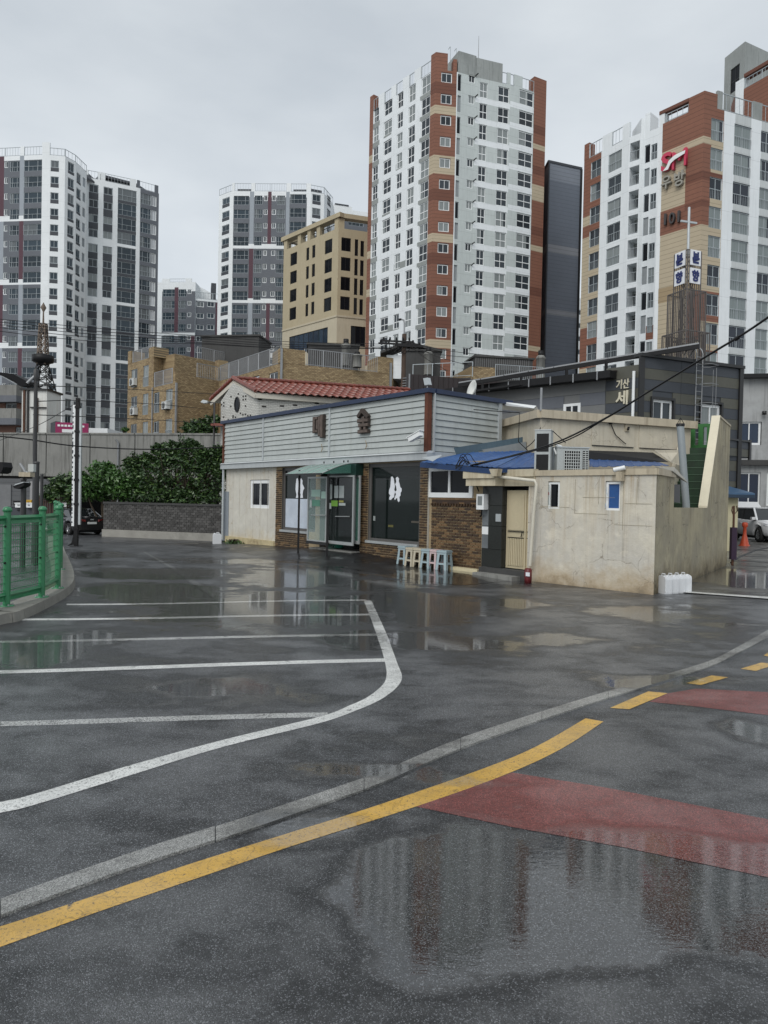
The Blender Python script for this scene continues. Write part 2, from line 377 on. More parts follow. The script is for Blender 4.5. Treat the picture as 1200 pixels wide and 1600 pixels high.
def railing(mb, a, b, h, m, step=.25, r=.02, mid=0, post=2.0):
    mb.runs.append((len(mb.v), len(mb.f)))
    a = Vector(a); b = Vector(b); d = b - a; n = max(1, int(d.length / step))
    mb.beam(a + Z * h, b + Z * h, r * 2, r * 2, m); mb.beam(a + Z * .12, b + Z * .12, r * 1.4, r * 1.4, m)
    for i in range(n + 1):
        q = a + d * (i / n); mb.beam(q, q + Z * h, r, r, m, side=X)
    k = max(1, round(d.length / post))
    for i in range(k + 1):
        q = a + d * (i / k); mb.beam(q, q + Z * (h + .03), r * 2.4, r * 2.4, m, side=X)
# ============================================================ TOWERS
class Bld:
    def __init__(s, name, label, cat, pts, py, group=None):
        s.q = [P(a, py, y) for a, y in pts]; s.fr = [Frame(s.q[i], s.q[i + 1]) for i in range(len(s.q) - 1)]; s.py = py
        s.root = thing(name, label, cat, ((s.q[0].x + s.q[-1].x) / 2, (s.q[0].y + s.q[-1].y) / 2, 0), group)
        s.h = [[] for _ in s.fr]; s.zn = [[] for _ in s.fr]; s.w = []; s.mb = MB()
    def zone(s, i, a, b, z0, z1, m):
        f = s.fr[i]; ua = f.u(a, s.py) if a is not None else -1e-3; ub = f.u(b, s.py) if b is not None else f.L + 1e-3
        s.zn[i].append((ua, ub, z0, z1, m))
    def col(s, i, a, b, yt, yb, pitch, zmin, kind, fm, pm, sp=None, low=None, lowh=0, bands=(), skip=(), pad=0, blind=None):
        """window column: a,b = photo columns at the reference row; yt,yb = first window's top and bottom rows"""
        dw = (b - a) * .04; f = s.fr[i]; ua, ub = f.u(a - dw, s.py), f.u(b + dw, s.py); mid = (a + b) / 2 + (s.py - yt) * .02
        z1 = f.z(mid, yt); h = z1 - f.z(mid, yb); k = 0; r = []
        while z1 - k * pitch > zmin:
            t = z1 - k * pitch
            if k not in skip:
                s.h[i].append((ua, ub, t - h, t)); s.w.append((i, ua, ub, t - h, t, kind, fm, pm))
            if low: s.zn[i].append((ua, ub, t - h - lowh, t - h, low))
            if sp and (k + 1) not in bands: s.zn[i].append((ua - pad, ub + pad, t - pitch, t - h, sp))
            r.append(t); k += 1
        return r, h
    def finish(s, ztop, base, depth=14, dx=0, zbase=0, tops=None):
        for i, f in enumerate(s.fr):
            facade(s.mb, f, 0, f.L, zbase, ztop if tops is None else tops[i], s.h[i], base if not isinstance(base, list) else base[i], s.zn[i])
        shell(s.mb, s.q, depth, zbase, ztop, base if not isinstance(base, list) else base[-1], dx=dx)
        s.mb.build('wall', s.root)
        for (i, a, b, c, d, k, fm, pm) in s.w: put_window(s.root, s.fr[i], a, b, c, d, k, fm, pm)

def parapet(root, fr, spans, z0, z1, m, rails=(), th=.25, cap=0):
    mb = MB()
    for a, b in spans: mb.fbox(fr, a, b, z0, z1, -th, 0.0, m)
    if spans: mb.pieces('parapet', root)
    if rails:
        mb = MB()
        for a, b in rails: railing(mb, fr.p(a, z0, -.1), fr.p(b, z0, -.1), (z1 - z0) * .95, frame_g, step=.5, r=.035, post=3)
        mb.build('railing', root)

# ---- left grey and white tower
b = Bld('apartment_tower', 'grey and white apartment tower with maroon stripes at the left edge', 'tower', [(-70, 127), (64, 125), (76, 125), (100, 125.4), (117, 127.6), (134, 131.5)], 400, 'grey and white apartment towers')
zt = b.fr[0].z(40, 243)
bands = (4, 8, 12)
b.zone(0, None, None, 0, zt - .8, slate)
for (a, c, yt, yb, k) in ((5.5, 11, 252, 262, 'slide'), (15, 28, 252, 268, 'wide'), (37, 63, 250, 267, 'wide'), (-12, -6, 252, 262, 'slide'), (-30, -18, 252, 268, 'wide'), (-62, -40, 250, 267, 'wide')):
    r, h = b.col(0, a, c, yt, yb, 2.8, 12, k, frame_g if k == 'wide' else frame_w, pane_f)
zf = r[0] + .55
for j in range(5):
    hi, lo = zf - j * 11.2, zf - (j + 1) * 11.2
    b.zone(0, 29.5, 36, lo, hi, pgrey if j % 2 == 0 else maroon); b.zone(0, -5, 5, lo, hi, maroon if j % 2 == 0 else pgrey)
    if j: b.zone(0, None, None, hi - .45, hi + .5, white2)
b.col(2, 78, 90, 251, 262, 2.8, 12, 'slide', frame_g, pane_f, low=dgrey, lowh=.7)
b.col(3, 105, 114, 255, 269, 2.8, 12, 'slide', frame_g, pane_f, low=dgrey, lowh=.5)
b.col(4, 118.5, 124.5, 272, 285, 2.75, 12, 'slide', frame_g, pane_f, low=dgrey, lowh=.45)
b.col(4, 128, 132, 279, 293, 2.75, 12, 'slide', frame_g, panemat('shaded_glass', (.2, .22, .24), (.3, .33, .35), .5))
b.finish(zt, white2, 16, -8)
f = b.fr[0]; parapet(b.root, f, [(f.u(-60, 400), f.u(-40, 400)), (f.u(30, 400), f.u(36, 400))], zt, zt + 1.6, white2, [(f.u(-40, 400), f.u(30, 400)), (f.u(36, 400), f.L)])
f = b.fr[1]; parapet(b.root, f, [(0, f.L)], zt, zt + 2.2, white2)
mbp = MB()
for i in (2, 3, 4): railing(mbp, b.fr[i].p(0, zt, -.1), b.fr[i].p(b.fr[i].L, zt, -.1), 1.3, frame_g, .6, .04)
mbp.build('railing', b.root)
mb = MB(); q0, q1, q2 = b.fr[2].p(0, zt + 1.2, -4), b.fr[3].p(3, zt + 1.9, -4), b.fr[4].p(b.fr[4].L, zt - .3, -1)
mb.prism([q0, q1, q2, q2 - Z * .3, q1 - Z * .6, q0 - Z * .6], (2, 5, 0), dgrey); mb.build('roof', b.root)

# ---- second left tower
b = Bld('apartment_tower', 'apartment tower of white piers and dark spandrels behind the yellow brick flats', 'tower', [(133.5, 134), (156, 135), (213, 138), (247, 140.5)], 400, 'grey and white apartment towers')
b.col(0, 138, 152, 288, 301, 2.8, 12, 'slide', frame_g, pane_c, sp=dgrey, bands=(4, 8, 12))
b.col(1, 161, 174.5, 293, 304.5, 2.8, 12, 'slide', frame_g, pane_c, sp=dgrey, bands=(4, 8, 12))
b.col(1, 184, 211, 296, 314.5, 2.8, 12, 'wide', frame_g, pane_f, sp=dgrey, bands=(4, 8, 12))
b.zone(2, 218, None, 0, b.fr[2].z(235, 298), slate)
b.col(2, 219, 234, 303, 319.5, 2.8, 12, 'wide', frame_g, pane_f)
b.col(2, 236, 243, 307, 322.5, 2.8, 12, 'slide', frame_w, mat('pale_louvre', (.5, .53, .56), .6, rnd_obj=.5))
zt = b.fr[1].z(190, 288)
b.finish(zt, white2, 14, -9)
for i in (0, 1, 2):
    f = b.fr[i]; parapet(b.root, f, [(0, f.L * .12), (f.L * .8, f.L * .97)], zt, zt + 1.5, white2 if i < 2 else slate, [(f.L * .12, f.L * .8)])
mb = MB(); f = b.fr[0]; g2 = b.fr[2]
mb.fbox(b.fr[1], .5, b.fr[1].L, zt + .2, zt + 1.5, -4, -3, dgrey); mb.prism([f.p(1, zt + .2, -2.5), f.p(2.4, zt + 2.2, -2.5), b.fr[1].p(b.fr[1].L, zt + 1.9, -2.5), b.fr[1].p(b.fr[1].L, zt + 1.5, -2.5), f.p(2.6, zt + 1.7, -2.5)], (1, 3, 0), dgrey); mb.build('roof', b.root)

# ---- middle tower
b = Bld('apartment_tower', 'broad grey and white apartment tower behind the sandstone office block', 'tower', [(341, 149), (361, 146.5), (484, 146), (505, 147), (519, 152)], 400, 'grey and white apartment towers')
b.col(0, 346.5, 357, 309, 318.6, 2.8, 12, 'slide', frame_g, pane_f, low=dgrey, lowh=.7)
zt = b.fr[1].z(420, 299)
b.zone(1, 363.5, 478, 0, zt - 1.2, slate)
for (a, c, yt, yb, k) in ((364.7, 387, 306, 320, 'wide'), (397, 408, 305.5, 319.5, 'wide'), (411, 416.5, 305.5, 314, 'slide'), (423.6, 429.5, 305.5, 314, 'slide'), (432, 443.6, 305.5, 320, 'wide'), (452.6, 476, 303.5, 318, 'wide')):
    r, h = b.col(1, a, c, yt, yb, 2.8, 12, k, frame_g if k == 'wide' else frame_w, pane_f)
zf = r[0] + .5
for j in range(5):
    hi, lo = zf - j * 11.2, zf - (j + 1) * 11.2
    a, c = [(417.3, 422.8), (389, 395), (410, 416.5), (389, 395), (417, 423)][j]
    if j == 2: a, c = 417.3, 422.8
    b.zone(1, a, c, lo, hi, maroon); b.zone(1, 389, 395.5, lo, hi, maroon if j == 1 else pgrey)
    b.zone(1, 445.5, 451, lo, hi, pgrey)
    if j: b.zone(1, 363.5, 478, hi - .5, hi + .45, white2)
b.col(2, 487, 499, 304, 314.5, 2.8, 12, 'slide', frame_g, pane_f, low=dgrey, lowh=.7)
b.col(3, 510, 515, 307, 318, 2.8, 12, 'slide', frame_g, pane_f, low=dgrey, lowh=.6)
b.finish(zt, white2, 16, 0)
f = b.fr[1]; U = lambda x: f.u(x, 400)
parapet(b.root, f, [(U(361), U(365)), (U(391), U(397)), (U(446), U(453)), (U(477), U(484))], zt, zt + 1.7, white2, [(U(365), U(391)), (U(397), U(446)), (U(453), U(477))])
mb = MB(); mb.fbox(f, U(366), U(390), zt + .9, zt + 1.3, -2.5, -2, dgrey); mb.fbox(f, U(454), U(477), zt + .9, zt + 1.3, -2.5, -2, dgrey)
mb.fbox(b.fr[2], 0, b.fr[2].L, zt + .9, zt + 1.5, -2.5, -2, dgrey); mb.build('roof', b.root)
mb = MB(); [railing(mb, b.fr[i].p(0, zt, -.1), b.fr[i].p(b.fr[i].L, zt, -.1), 1.4, frame_g, .6, .04) for i in (0, 2, 3)]; mb.build('railing', b.root)
# ---- block tucked behind it
b = Bld('apartment_tower', 'low white roofed wing showing above the sandstone office roof frame', 'tower', [(516, 162), (582, 165)], 400, 'grey and white apartment towers')
b.zone(0, None, None, 0, b.fr[0].z(550, 338), slate)
b.col(0, 525, 533, 341, 350, 2.8, 35, 'slide', frame_g, pane_f); b.col(0, 544, 566, 342, 353, 2.8, 35, 'wide', frame_g, pane_f)
b.finish(b.fr[0].z(540, 327), white2, 10, 0)
mb = MB(); f = b.fr[0]; zt = b.fr[0].z(540, 327); mb.fbox(f, .5, f.L * .5, zt, zt + .9, -3, -.4, white2); mb.fbox(f, f.L * .1, f.L * .42, zt + .9, zt + 1.2, -3, -.3, dgrey); mb.build('roof', b.root)
# ---- small far tower
b = Bld('apartment_tower', 'smallest and farthest grey apartment tower with a stepped white roof', 'tower', [(240, 173), (305, 172)], 480, 'grey and white apartment towers')
zt = b.fr[0].z(280, 441)
b.zone(0, 253, 305, 0, zt - 2.2, slate)
for (a, c, k) in ((254.7, 272, 'wide'), (279, 290, 'wide'), (293, 298.5, 'slide')): r, h = b.col(0, a, c, 452, 463.5 if k == 'wide' else 459, 2.8, 22, k, frame_g if k == 'wide' else frame_w, pane_f)
b.zone(0, 272.5, 278.5, r[0] - 10.5, r[0] + .5, maroon); b.zone(0, 298.5, 305, 0, r[0] - 11.3, maroon)
b.zone(0, 253, 305, r[0] - 11.3, r[0] - 10.5, white2)
b.finish(zt, white2, 14, 0)
parapet(b.root, b.fr[0], [(2, 4), (8, 9.5)], zt, zt + .9, white2, [(4, 8)])
b2 = Bld('apartment_tower', 'low wing with a penthouse box right of the farthest tower', 'tower', [(305, 172.4), (345, 174)], 480, 'grey and white apartment towers')
zt = b2.fr[0].z(325, 468)
b2.zone(0, None, 337, 0, zt - .5, slate); b2.zone(0, 337, None, 0, zt - .5, maroon)
for (a, c) in ((307.5, 318), (324, 334.5)): b2.col(0, a, c, 471.5, 479.5, 2.8, 22, 'slide', frame_w, pane_f)
b2.finish(zt, white2, 14, 0)
mb = MB(); railing(mb, b2.fr[0].p(0, zt, -.2), b2.fr[0].p(b2.fr[0].L, zt, -.2), 1.6, frame_g, .6, .05); mb.build('railing', b2.root)
mb = MB(); mb.prism([b2.fr[0].p(-.4, zt, -3), b2.fr[0].p(b2.fr[0].L * .62, zt, -3), b2.fr[0].p(b2.fr[0].L * .62, zt + 2.5, -3), b2.fr[0].p(-.4, zt + 4.4, -3)], (0, 6, 0), white2)
mb.fbox(b2.fr[0], b2.fr[0].L * .62, b2.fr[0].L * .82, zt, zt + 5, -8, -3, dgrey); mb.build('penthouse', b2.root)

# ---- sandstone office block
sand = mat('sandstone_panel', (.43, .37, .25), .8, .07, .3, streak=.2, scol=(.25, .19, .1), mottle=.18, mcol=(.36, .28, .15))
sandl = mat('pale_sandstone', (.49, .44, .33), .8, .07, .3, streak=.3, scol=(.28, .22, .13))
b = Bld('office_block', 'sandstone office block with open roof frame and dark windows', 'office block', [(442.5, 131), (527.5, 119.5), (580, 121.3)], 440)
fl, fr_ = b.fr
for (a, c, yt, yb) in ((453.5, 463, 395, 414), (478, 482, 387, 406.5), (487, 491.5, 383, 402.5), (507, 517.6, 374.5, 395.5)): b.col(0, a, c, yt, yb, 3.3, 28, 'slide', frame_d, pane_d)
for (a, c, yt, yb) in ((532.8, 546.6, 371.6, 392.6), (553.5, 558.4, 374, 400), (562.5, 567.6, 376.5, 401)): b.col(1, a, c, yt, yb, 3.3, 28, 'slide', frame_d, pane_d, skip=(4, 5))
b.h[0] = [h for h in b.h[0] if h[2] > 31.2]; b.h[1] = [h for h in b.h[1] if h[2] > 31]; b.w = [w_ for w_ in b.w if w_[3] > (31.2 if w_[0] == 0 else 31)]
ztb = fr_.z(550, 359)
za = fr_.z(550, 496)
b.zone(0, None, None, 0, za, sandl); b.zone(1, None, None, 0, za, sandl)
for i, (a, c) in enumerate(((452, 512), (548, 571))):
    f = b.fr[i]; ua, ub = f.u(a, 520), f.u(c, 520); zz = f.z(c, 511); zb = f.z(c, 511) - 3.4; b.h[i].append((ua, ub, zb, zz))
    nn = 8 if i == 0 else 3
    for k in range(nn): b.w.append((i, ua + (ub - ua) * k / nn, ua + (ub - ua) * (k + 1) / nn, zb, zz, 'thin', frame_d, pane_d if i else panemat('blue_ribbon_glass', (.02, .03, .045), (.03, .05, .07), .6)))
b.finish(ztb, sand, 14, 3)
mb = MB()
for f in b.fr: mb.fbox(f, -.02, f.L + .02, za - .15, za + .15, -.1, .12, sandl)
mb.pieces('string_course', b.root)
mb = MB(); zr = fr_.z(530, 333)
for f in b.fr: mb.fbox(f, 0 if f is fr_ else -.6, f.L + (.6 if f is fl else 0), zr - .75, zr, -1.1, .25, sand)
for f, us in ((fl, (.0, .27, .45, .62)), (fl, (.93,)), (fr_, (.0, .9))):
    for k in us: mb.fbox(f, k * f.L, k * f.L + (1.0 if k not in (.27, .45, .62) else .9), ztb, zr - .75, -1.0, -.003, sand)
for y in (-1.1,): mb.obox(fl.p(0, zr - .75, 0), fl.e * .8, -fl.n * 12, Z * .75, sand)
mb.pieces('roof_frame', b.root)
mb = MB(); railing(mb, fl.p(1, ztb, -.6), fl.p(fl.L - 1, ztb, -.6), 1.1, blackm, .8, .04); mb.fbox(fl, 1, fl.L * .4, ztb, ztb + 1.3, -5, -4.8, roofm); mb.build('railing', b.root)

# ---- central brick-red and white tower
b = Bld('apartment_tower', 'tall white apartment tower with brick red corner strips and roof antenna', 'tower', [(573.8, 103.7), (675, 92.8), (708, 93.3), (738, 94.4), (792, 96), (829, 97.6), (848, 98.6)], 385)
pt = 2.77
A_ = (('thin_', 580, 587.6, 169, 191), ('', 596.6, 608, 157, 178.6), ('', 617, 625, 145, 168), ('', 634.4, 644, 133, 158.5), ('', 654, 666.5, 119.5, 145.5))
for j, (k, a, c, yt, yb) in enumerate(A_):
    b.col(0, a, c, yt, yb, pt, 14, 'grid', frame_w, pane_c, sp=mgrey if j in (0, 4) else None, pad=.25 if j in (0, 4) else 0)
f = b.fr[0]
rr, h = b.col(1, 684.5, 700.4, 113.5, 129, pt, 10, 'slide', frame_w, pane_c)
zr0 = f.z(668, 98)
for (k0, a, c) in ((1, 596, 608), (2, 634, 645), (5, 616, 626), (5, 596, 608), (8, 616, 645), (11, 596, 626), (7, 634, 645), (3, 616, 626)):
    z1 = rr[k0] - 1.0; b.zone(0, a, c, z1 - .9, z1, mgrey)
b.zone(0, None, 579.3, 0, 80, brickred); b.zone(0, 667.5, None, 0, 80, brickred); b.zone(1, None, 708, 0, 80, brickred)
for k in (1, 4, 7, 12, 15):
    zz = rr[k] - (1.55 if k != 4 else -.3); hh = 1.1 if k != 4 else 2.4
    for i, a, c in ((0, 667.5, None), (1, None, 708)): b.zone(i, a, c, zz - hh, zz, beigecl)
for k in (0, 1, 5, 8, 10, 11, 14, 15):
    for i, a, c in ((0, 667.5, None), (1, None, 708)): b.zone(i, a, c, rr[k] - 2.77, rr[k] - 1.35, brickdk) if k not in (1, 4) else None
for i in (0,):
    for k, c_ in ((2, beigecl), (7, beigecl), (9, beigecl), (13, beigecl)): b.zone(0, None, 579.3, rr[k] - 1.5, rr[k] - .4, c_)
b.zone(2, None, 709.5, 0, 90, white)
b.col(2, 710, 715, 116, 142, pt * 2, 10, 'thin', frame_g, pane_d); b.col(2, 710, 715, 149, 175, pt * 2, 10, 'thin', frame_g, mat('grey_panel', (.25, .27, .28)))
b.zone(2, 715, 724, 0, 90, lgrey)
b.col(2, 727, 736, 116.5, 129, pt, 10, 'slide', frame_w, pane_c)
rb, hb = b.col(3, 744.5, 756, 129, 153, pt, 10, 'grid', frame_w, pane_c)
rb2, hb2 = b.col(3, 773.6, 789.5, 136, 160, pt, 10, 'grid', frame_w, pane_c)
rc, hc = b.col(4, 807, 827.5, 142, 165, pt, 10, 'grid', frame_w, pane_c)
for i, rw, hh, a, c in ((3, rb, hb, None, 765), (3, rb2, hb2, 765, None), (4, rc, hc, None, None)):
    for t in rw: b.zone(i, a, c, t - hh - .75, t - hh, white)
b.zone(5, None, None, 0, 80, brickred)
for k, hh in ((2, .7), (4, 2.2), (7, .8), (12, .7)): b.zone(5, None, None, rc[k] - 1.2 - hh, rc[k] - 1.2, beigecl)
for k in (1, 3, 6, 9, 13): b.zone(5, None, None, rc[k] - 2.6, rc[k] - 1.4, brickdk)
b.zn[5].sort(key=lambda q: q[4] is brickred, reverse=True)
ztop = 58.0
b.finish(ztop, [white, brickred, lgrey, lgrey, lgrey, brickred], 20, 3)
R_ = b.root; U = lambda x: f.u(x, 385)
pcs = [(U(587), U(596)), (U(606.5), U(614)), (U(624), U(634)), (U(642), U(652))]
parapet(R_, f, pcs, ztop, ztop + 1.7, white, [(U(579.3), U(587)), (U(596), U(606.5)), (U(614), U(624)), (U(634), U(642)), (U(652), U(667.5))])
mb = MB(); mb.fbox(f, 0, U(579.3), ztop, ztop + 2.4, -1.2, 0, brickred); mb.fbox(f, U(667.5), f.L, ztop, ztop + 2.2, -1.2, 0, brickred); mb.fbox(b.fr[1], 0, 1.6, ztop, ztop + 2.2, -1.2, 0, brickred)
mb.fbox(b.fr[1], b.fr[1].L - .5, b.fr[1].L, ztop, ztop + 1.6, -1, 0, brickred)
mb.fbox(b.fr[5], 0, b.fr[5].L, ztop, ztop + 2.2, -1.2, 0, brickred); mb.pieces('corner_pier', R_)
core_m = mat('stained_tower_concrete', (.3, .32, .31), .85, .1, .3, streak=.6, mottle=.35)
mb = MB(); f2, f3, f4 = b.fr[2], b.fr[3], b.fr[4]
mb.fbox(f2, .2, f2.L, ztop, ztop + 2.8, -6, -.02, core_m); mb.fbox(f3, 0.02, f3.L * .76, ztop, ztop + 2.6, -6, -.02, core_m); mb.pieces('lift_housing', R_)
parapet(R_, f4, [(f4.L * .15, f4.L * .5)], ztop, ztop + 1.6, lgrey, [(0, f4.L * .15), (f4.L * .5, f4.L)])
parapet(R_, f3, [(f3.L * .9, f3.L)], ztop, ztop + 1.6, lgrey, [(f3.L * .76, f3.L * .9)])
mb = MB(); q = f3.p(1.2, ztop + 2.6, -2); mb.tube([q, q + Z * 4.3], [.07, .03], steel, 6); mb.build('antenna', R_)
mb = MB(); q = f2.p(.6, ztop + 2.8, -1)
for k in (0, .9): mb.tube([q - f2.e * (k + .2) + Z * (-1.6), q - f2.e * (k + .2) + Z * .9, q - f2.e * (k + .1) + Z * 1.1 - f2.n * .3, q - f2.e * (k + .2) + Z * .9 - f2.n * .6], .04, frame_g, 5)
mb.build('roof_ladder', R_)
mb = MB()
for t in rb: mb.beam(f3.p(-.1, t + .6, .02), f3.p(.1, t + .75, .5), .12, .1, frame_d)
mb.build('air_brackets', R_, kind='stuff')

# ---- dark grey slab tower
gl = mat('dark_louvre_cladding', (.145, .168, .205), .6, .08, .2, lines=.6, lwid=.1, ldark=.7)
gl2 = mat('pale_louvre_band', (.25, .265, .29), .6, .08, .2, lines=.6, lwid=.12, ldark=.6)
b = Bld('slab_tower', 'windowless dark grey louvred tower beside the central tower', 'tower', [(840, 116), (853.5, 110), (906, 112.2)], 400)
zt = b.fr[1].z(858, 254)
for i in (0, 1):
    f = b.fr[i]; b.zone(i, None, None, b.fr[1].z(880, 285), zt, mat('mid_louvre', (.21, .235, .275), .6, .08, .2, lines=.6, lwid=.12, ldark=.6))
    for ya, yb in ((384, 396.5), (485, 493.5)): b.zone(i, None, None, b.fr[1].z(875, yb), b.fr[1].z(875, ya), gl2)
b.finish(zt, gl, 12, 3)
mb = MB()
for i in (0, 1): mb.fbox(b.fr[i], 0, b.fr[i].L, zt, zt + .35, -.3, .1, dgrey)
mb.fbox(b.fr[1], b.fr[1].L - .3, b.fr[1].L, 0, zt, 0.01, .2, frame_d); mb.fbox(b.fr[1], 0, .2, 0, zt, 0.01, .15, dgrey); mb.pieces('trim', b.root)
# sliver of a far white block
b = Bld('apartment_tower', 'sliver of a far white block between the dark slab and the right tower', 'tower', [(898, 150), (925, 152)], 500)
b.col(0, 902.5, 907.5, 484, 492, 2.8, 14, 'slide', frame_g, pane_f); b.finish(b.fr[0].z(906, 466), white2, 8)

# ---- right tower, receding wing
b = Bld('apartment_wing', 'left wing of the right tower with open railed balconies', 'tower', [(910.5, 90), (980, 84), (998, 83), (1004, 83), (1030, 81.5)], 350)
pa = 2.85
zt = b.fr[0].z(950, 232)
b.col(0, 922, 936, 251, 276.5, pa, 18, 'rail', frame_g, pane_c)
rr, h = b.col(0, 949, 968, 238, 266, pa, 18, 'rail', frame_g, pane_c)
b.zone(0, None, 937, 0, 80, beigecl); b.zone(0, None, 937, rr[3] - .4, 80, brickred); b.zone(0, None, 937, rr[2] - 1.8, rr[2] - .6, beigecl); b.zone(0, None, 937, rr[9] + .2, rr[7] - .4, brickred)
f = b.fr[1]; bz = f.z(988, 223); bh = 2.2; k = 0; mbr = MB(); mbs = MB()
while bz - k * pa > 18:
    t = bz - k * pa; b.h[1].append((.12, f.L - .12, t - bh, t, 1.6)); railing(mbr, f.p(.14, t - bh, -.05), f.p(f.L - .14, t - bh, -.05), 1.15, frame_g, .17, .025)
    mbs.fbox(f, .3, f.L * .6, t - bh + .1, t - .4, -1.55, -1.5, pane_d); k += 1
b.col(3, 1005, 1012.5, 226.5, 254, pa * 2, 18, 'thin', frame_g, pane_d); b.col(3, 1005, 1012.5, 263, 291, pa * 2, 18, 'thin', frame_g, mat('grey_panel', (.25, .27, .28)))
b.col(3, 1015, 1023.5, 225, 249, pa, 18, 'rail', frame_g, pane_c)
b.zone(3, 1013.5, 1025, b.fr[3].z(1018, 530), b.fr[3].z(1018, 508), brickred)
b.finish(zt, white, 14, 6)
mbr.build('railing', b.root); mbs.pieces('balcony_door', b.root)
f = b.fr[0]; U = lambda x: f.u(x, 350)
parapet(b.root, f, [(U(911), U(918)), (U(938), U(953)), (U(969), f.L)], zt, zt + 1.8, white, [(U(918), U(938)), (U(953), U(969))])
mb = MB(); mb.fbox(f, 0, U(918), zt, zt + 2, -1, .02, brickred); mb.pieces('corner_pier', b.root)
mb = MB(); mb.fbox(b.fr[2], 0, b.fr[2].L, zt, zt + 1.7, -3, 0, white); mb.fbox(b.fr[3], 0.01, b.fr[3].L * .3, zt, zt + 2.2, -2, 0, white); mb.pieces('lift_housing', b.root)

# ---- right tower, main block
b = Bld('apartment_tower', 'right tower block numbered 101 with brick red and beige gable', 'tower', [(1026, 71.8), (1095.5, 68), (1230, 72)], 350)
fl, f = b.fr; pb = 2.8
zt = f.z(1150, 178)
b.zone(0, 1032, None, 0, 80, beigecl); b.zone(1, None, 1127, 0, 80, beigecl)
b.zone(0, None, 1031.5, 0, 80, white2)
a1, a2 = [(1107.8, 1125.6, 186, 220), (1144.4, 1169.5, 196, 231)]
rr, h = b.col(1, *a1, pb, 14, 'rail', frame_g, pane_r)
r2, h2 = b.col(1, *a2, pb, 14, 'rail', frame_g, pane_r)
b.col(1, 1185.8, 1204, 206, 239, pb, 14, 'rail', frame_g, pane_r); b.col(1, 1212, 1226, 212, 246, pb, 14, 'rail', frame_g, pane_r)
pw2 = mat('soft_grey_paint', (.52, .55, .55), .75, .06, .25, streak=.3, lines=1.4, lwid=.02, ldark=.6); b.zone(1, 1144.4, 1169.5, 0, 80, pw2); b.zone(1, 1185.8, 1204, 0, 80, pw2)
zA = lambda y: fl.z(1092, y)
b.zone(0, 1031.5, None, zA(215), 80, brickred); b.zone(0, 1031.5, None, zA(226), zA(215), beigecl)
b.zone(0, 1069, None, zA(351), zA(226), brickred); b.zone(1, None, 1108, zA(351), zA(226), brickred)
b.zone(1, None, 1127, zA(226), 80, brickred); b.zone(1, None, 1127, zA(226), zA(215), beigecl)
b.zone(0, 1069, None, zA(282), zA(268), brickdk); b.zone(1, None, 1127, zA(282), zA(268), brickdk)
b.zone(0, 1069, None, zA(322), zA(312), brickdk); b.zone(1, None, 1108, zA(322), zA(312), brickdk)
b.zone(0, 1031.5, 1069, zA(350), zA(311), brickred)
b.zone(0, 1031.5, None, zA(460), zA(436), tancl); b.zone(0, 1075, None, zA(532), zA(453), brickred); b.zone(1, None, 1127, zA(500), zA(453), brickred); b.zone(1, None, 1127, zA(565), zA(545), brickred)
b.finish(zt, white, 16, 10)
mb = MB(); zc = fl.z(1098, 143); U = lambda x: fl.u(x, 350)
mb.fbox(fl, U(1071), fl.L, zt, zc, -.8, 0, brickred); mb.fbox(f, .0, 1.6, zt, zc, -.8, 0, brickred); mb.fbox(fl, 0, U(1071), zc - .35, zc, -.8, .05, brickdk); mb.fbox(fl, 0, U(1034), zt, zc - .35, -.8, 0, white2)
mb.pieces('gable_cap', b.root)
parapet(b.root, fl, [], zt, zc - .5, white, [(U(1036), U(1070))])
mb = MB(); mb.fbox(fl, U(1042), U(1070), zt, zc - .7, -2.6, -2.2, lgrey); mb.build('roof_wall', b.root)
U = lambda x: f.u(x, 350)
parapet(b.root, f, [(1.62, U(1124)), (U(1172), U(1186))], zt, zt + 1.75, core_m, [(U(1124), U(1172)), (U(1186), f.L)])
# lettering on the gable
red = mat('red_sign_letter', (.52, .04, .09), .45, .05); grey_l = mat('grey_sign_letter', (.3, .29, .25), .5, .05); dark_l = mat('dark_sign_number', (.05, .045, .045), .5, .05)
def sign(root, fr, px, yt, yb, pl, pr, s, m, depth=.2, bold=.0, name='letter'):
    z1, z0 = fr.z(px, yt), fr.z(px, yb); wd = fr.u(pr, (yt + yb) / 2) - fr.u(pl, (yt + yb) / 2)
    me = letters(s, wd, z1 - z0, depth, bold, m); u = (fr.u(pl, (yt + yb) / 2) + fr.u(pr, (yt + yb) / 2)) / 2
    return inst(name, me, root, fr.p(u, z0, depth / 2 + .06), fr.ang)
sign(b.root, fl, 1044, 240, 268, 1036, 1052, 'S', red, .3, .03); sign(b.root, fl, 1064, 236, 263, 1053, 1075, 'M', red, .3, .0)
mb = MB(); UV = lambda x, y: fl.uv(x, y)
pp = [(1040, 270), (1046, 262), (1049, 254), (1057, 246), (1064, 242), (1075, 237), (1074, 242), (1066, 247), (1058, 252), (1052, 258), (1048, 267)]
mb.prism([fl.p(*UV(*q), .46) for q in pp], fl.n * .05, frame_w); mb.build('swoosh', b.root)
sign(b.root, fl, 1044, 276, 296, 1036, 1051, '우', grey_l, .3, .02); sign(b.root, fl, 1063, 269, 292, 1056, 1072, '방', grey_l, .3, .02)
sign(b.root, fl, 1042, 335, 352, 1040, 1043, '1', dark_l, .25, .0); sign(b.root, fl, 1052, 333, 350.5, 1047.5, 1056.5, '0', dark_l, .25, .01); sign(b.root, fl, 1062, 330.5, 348, 1061, 1064, '1', dark_l, .25, .0)
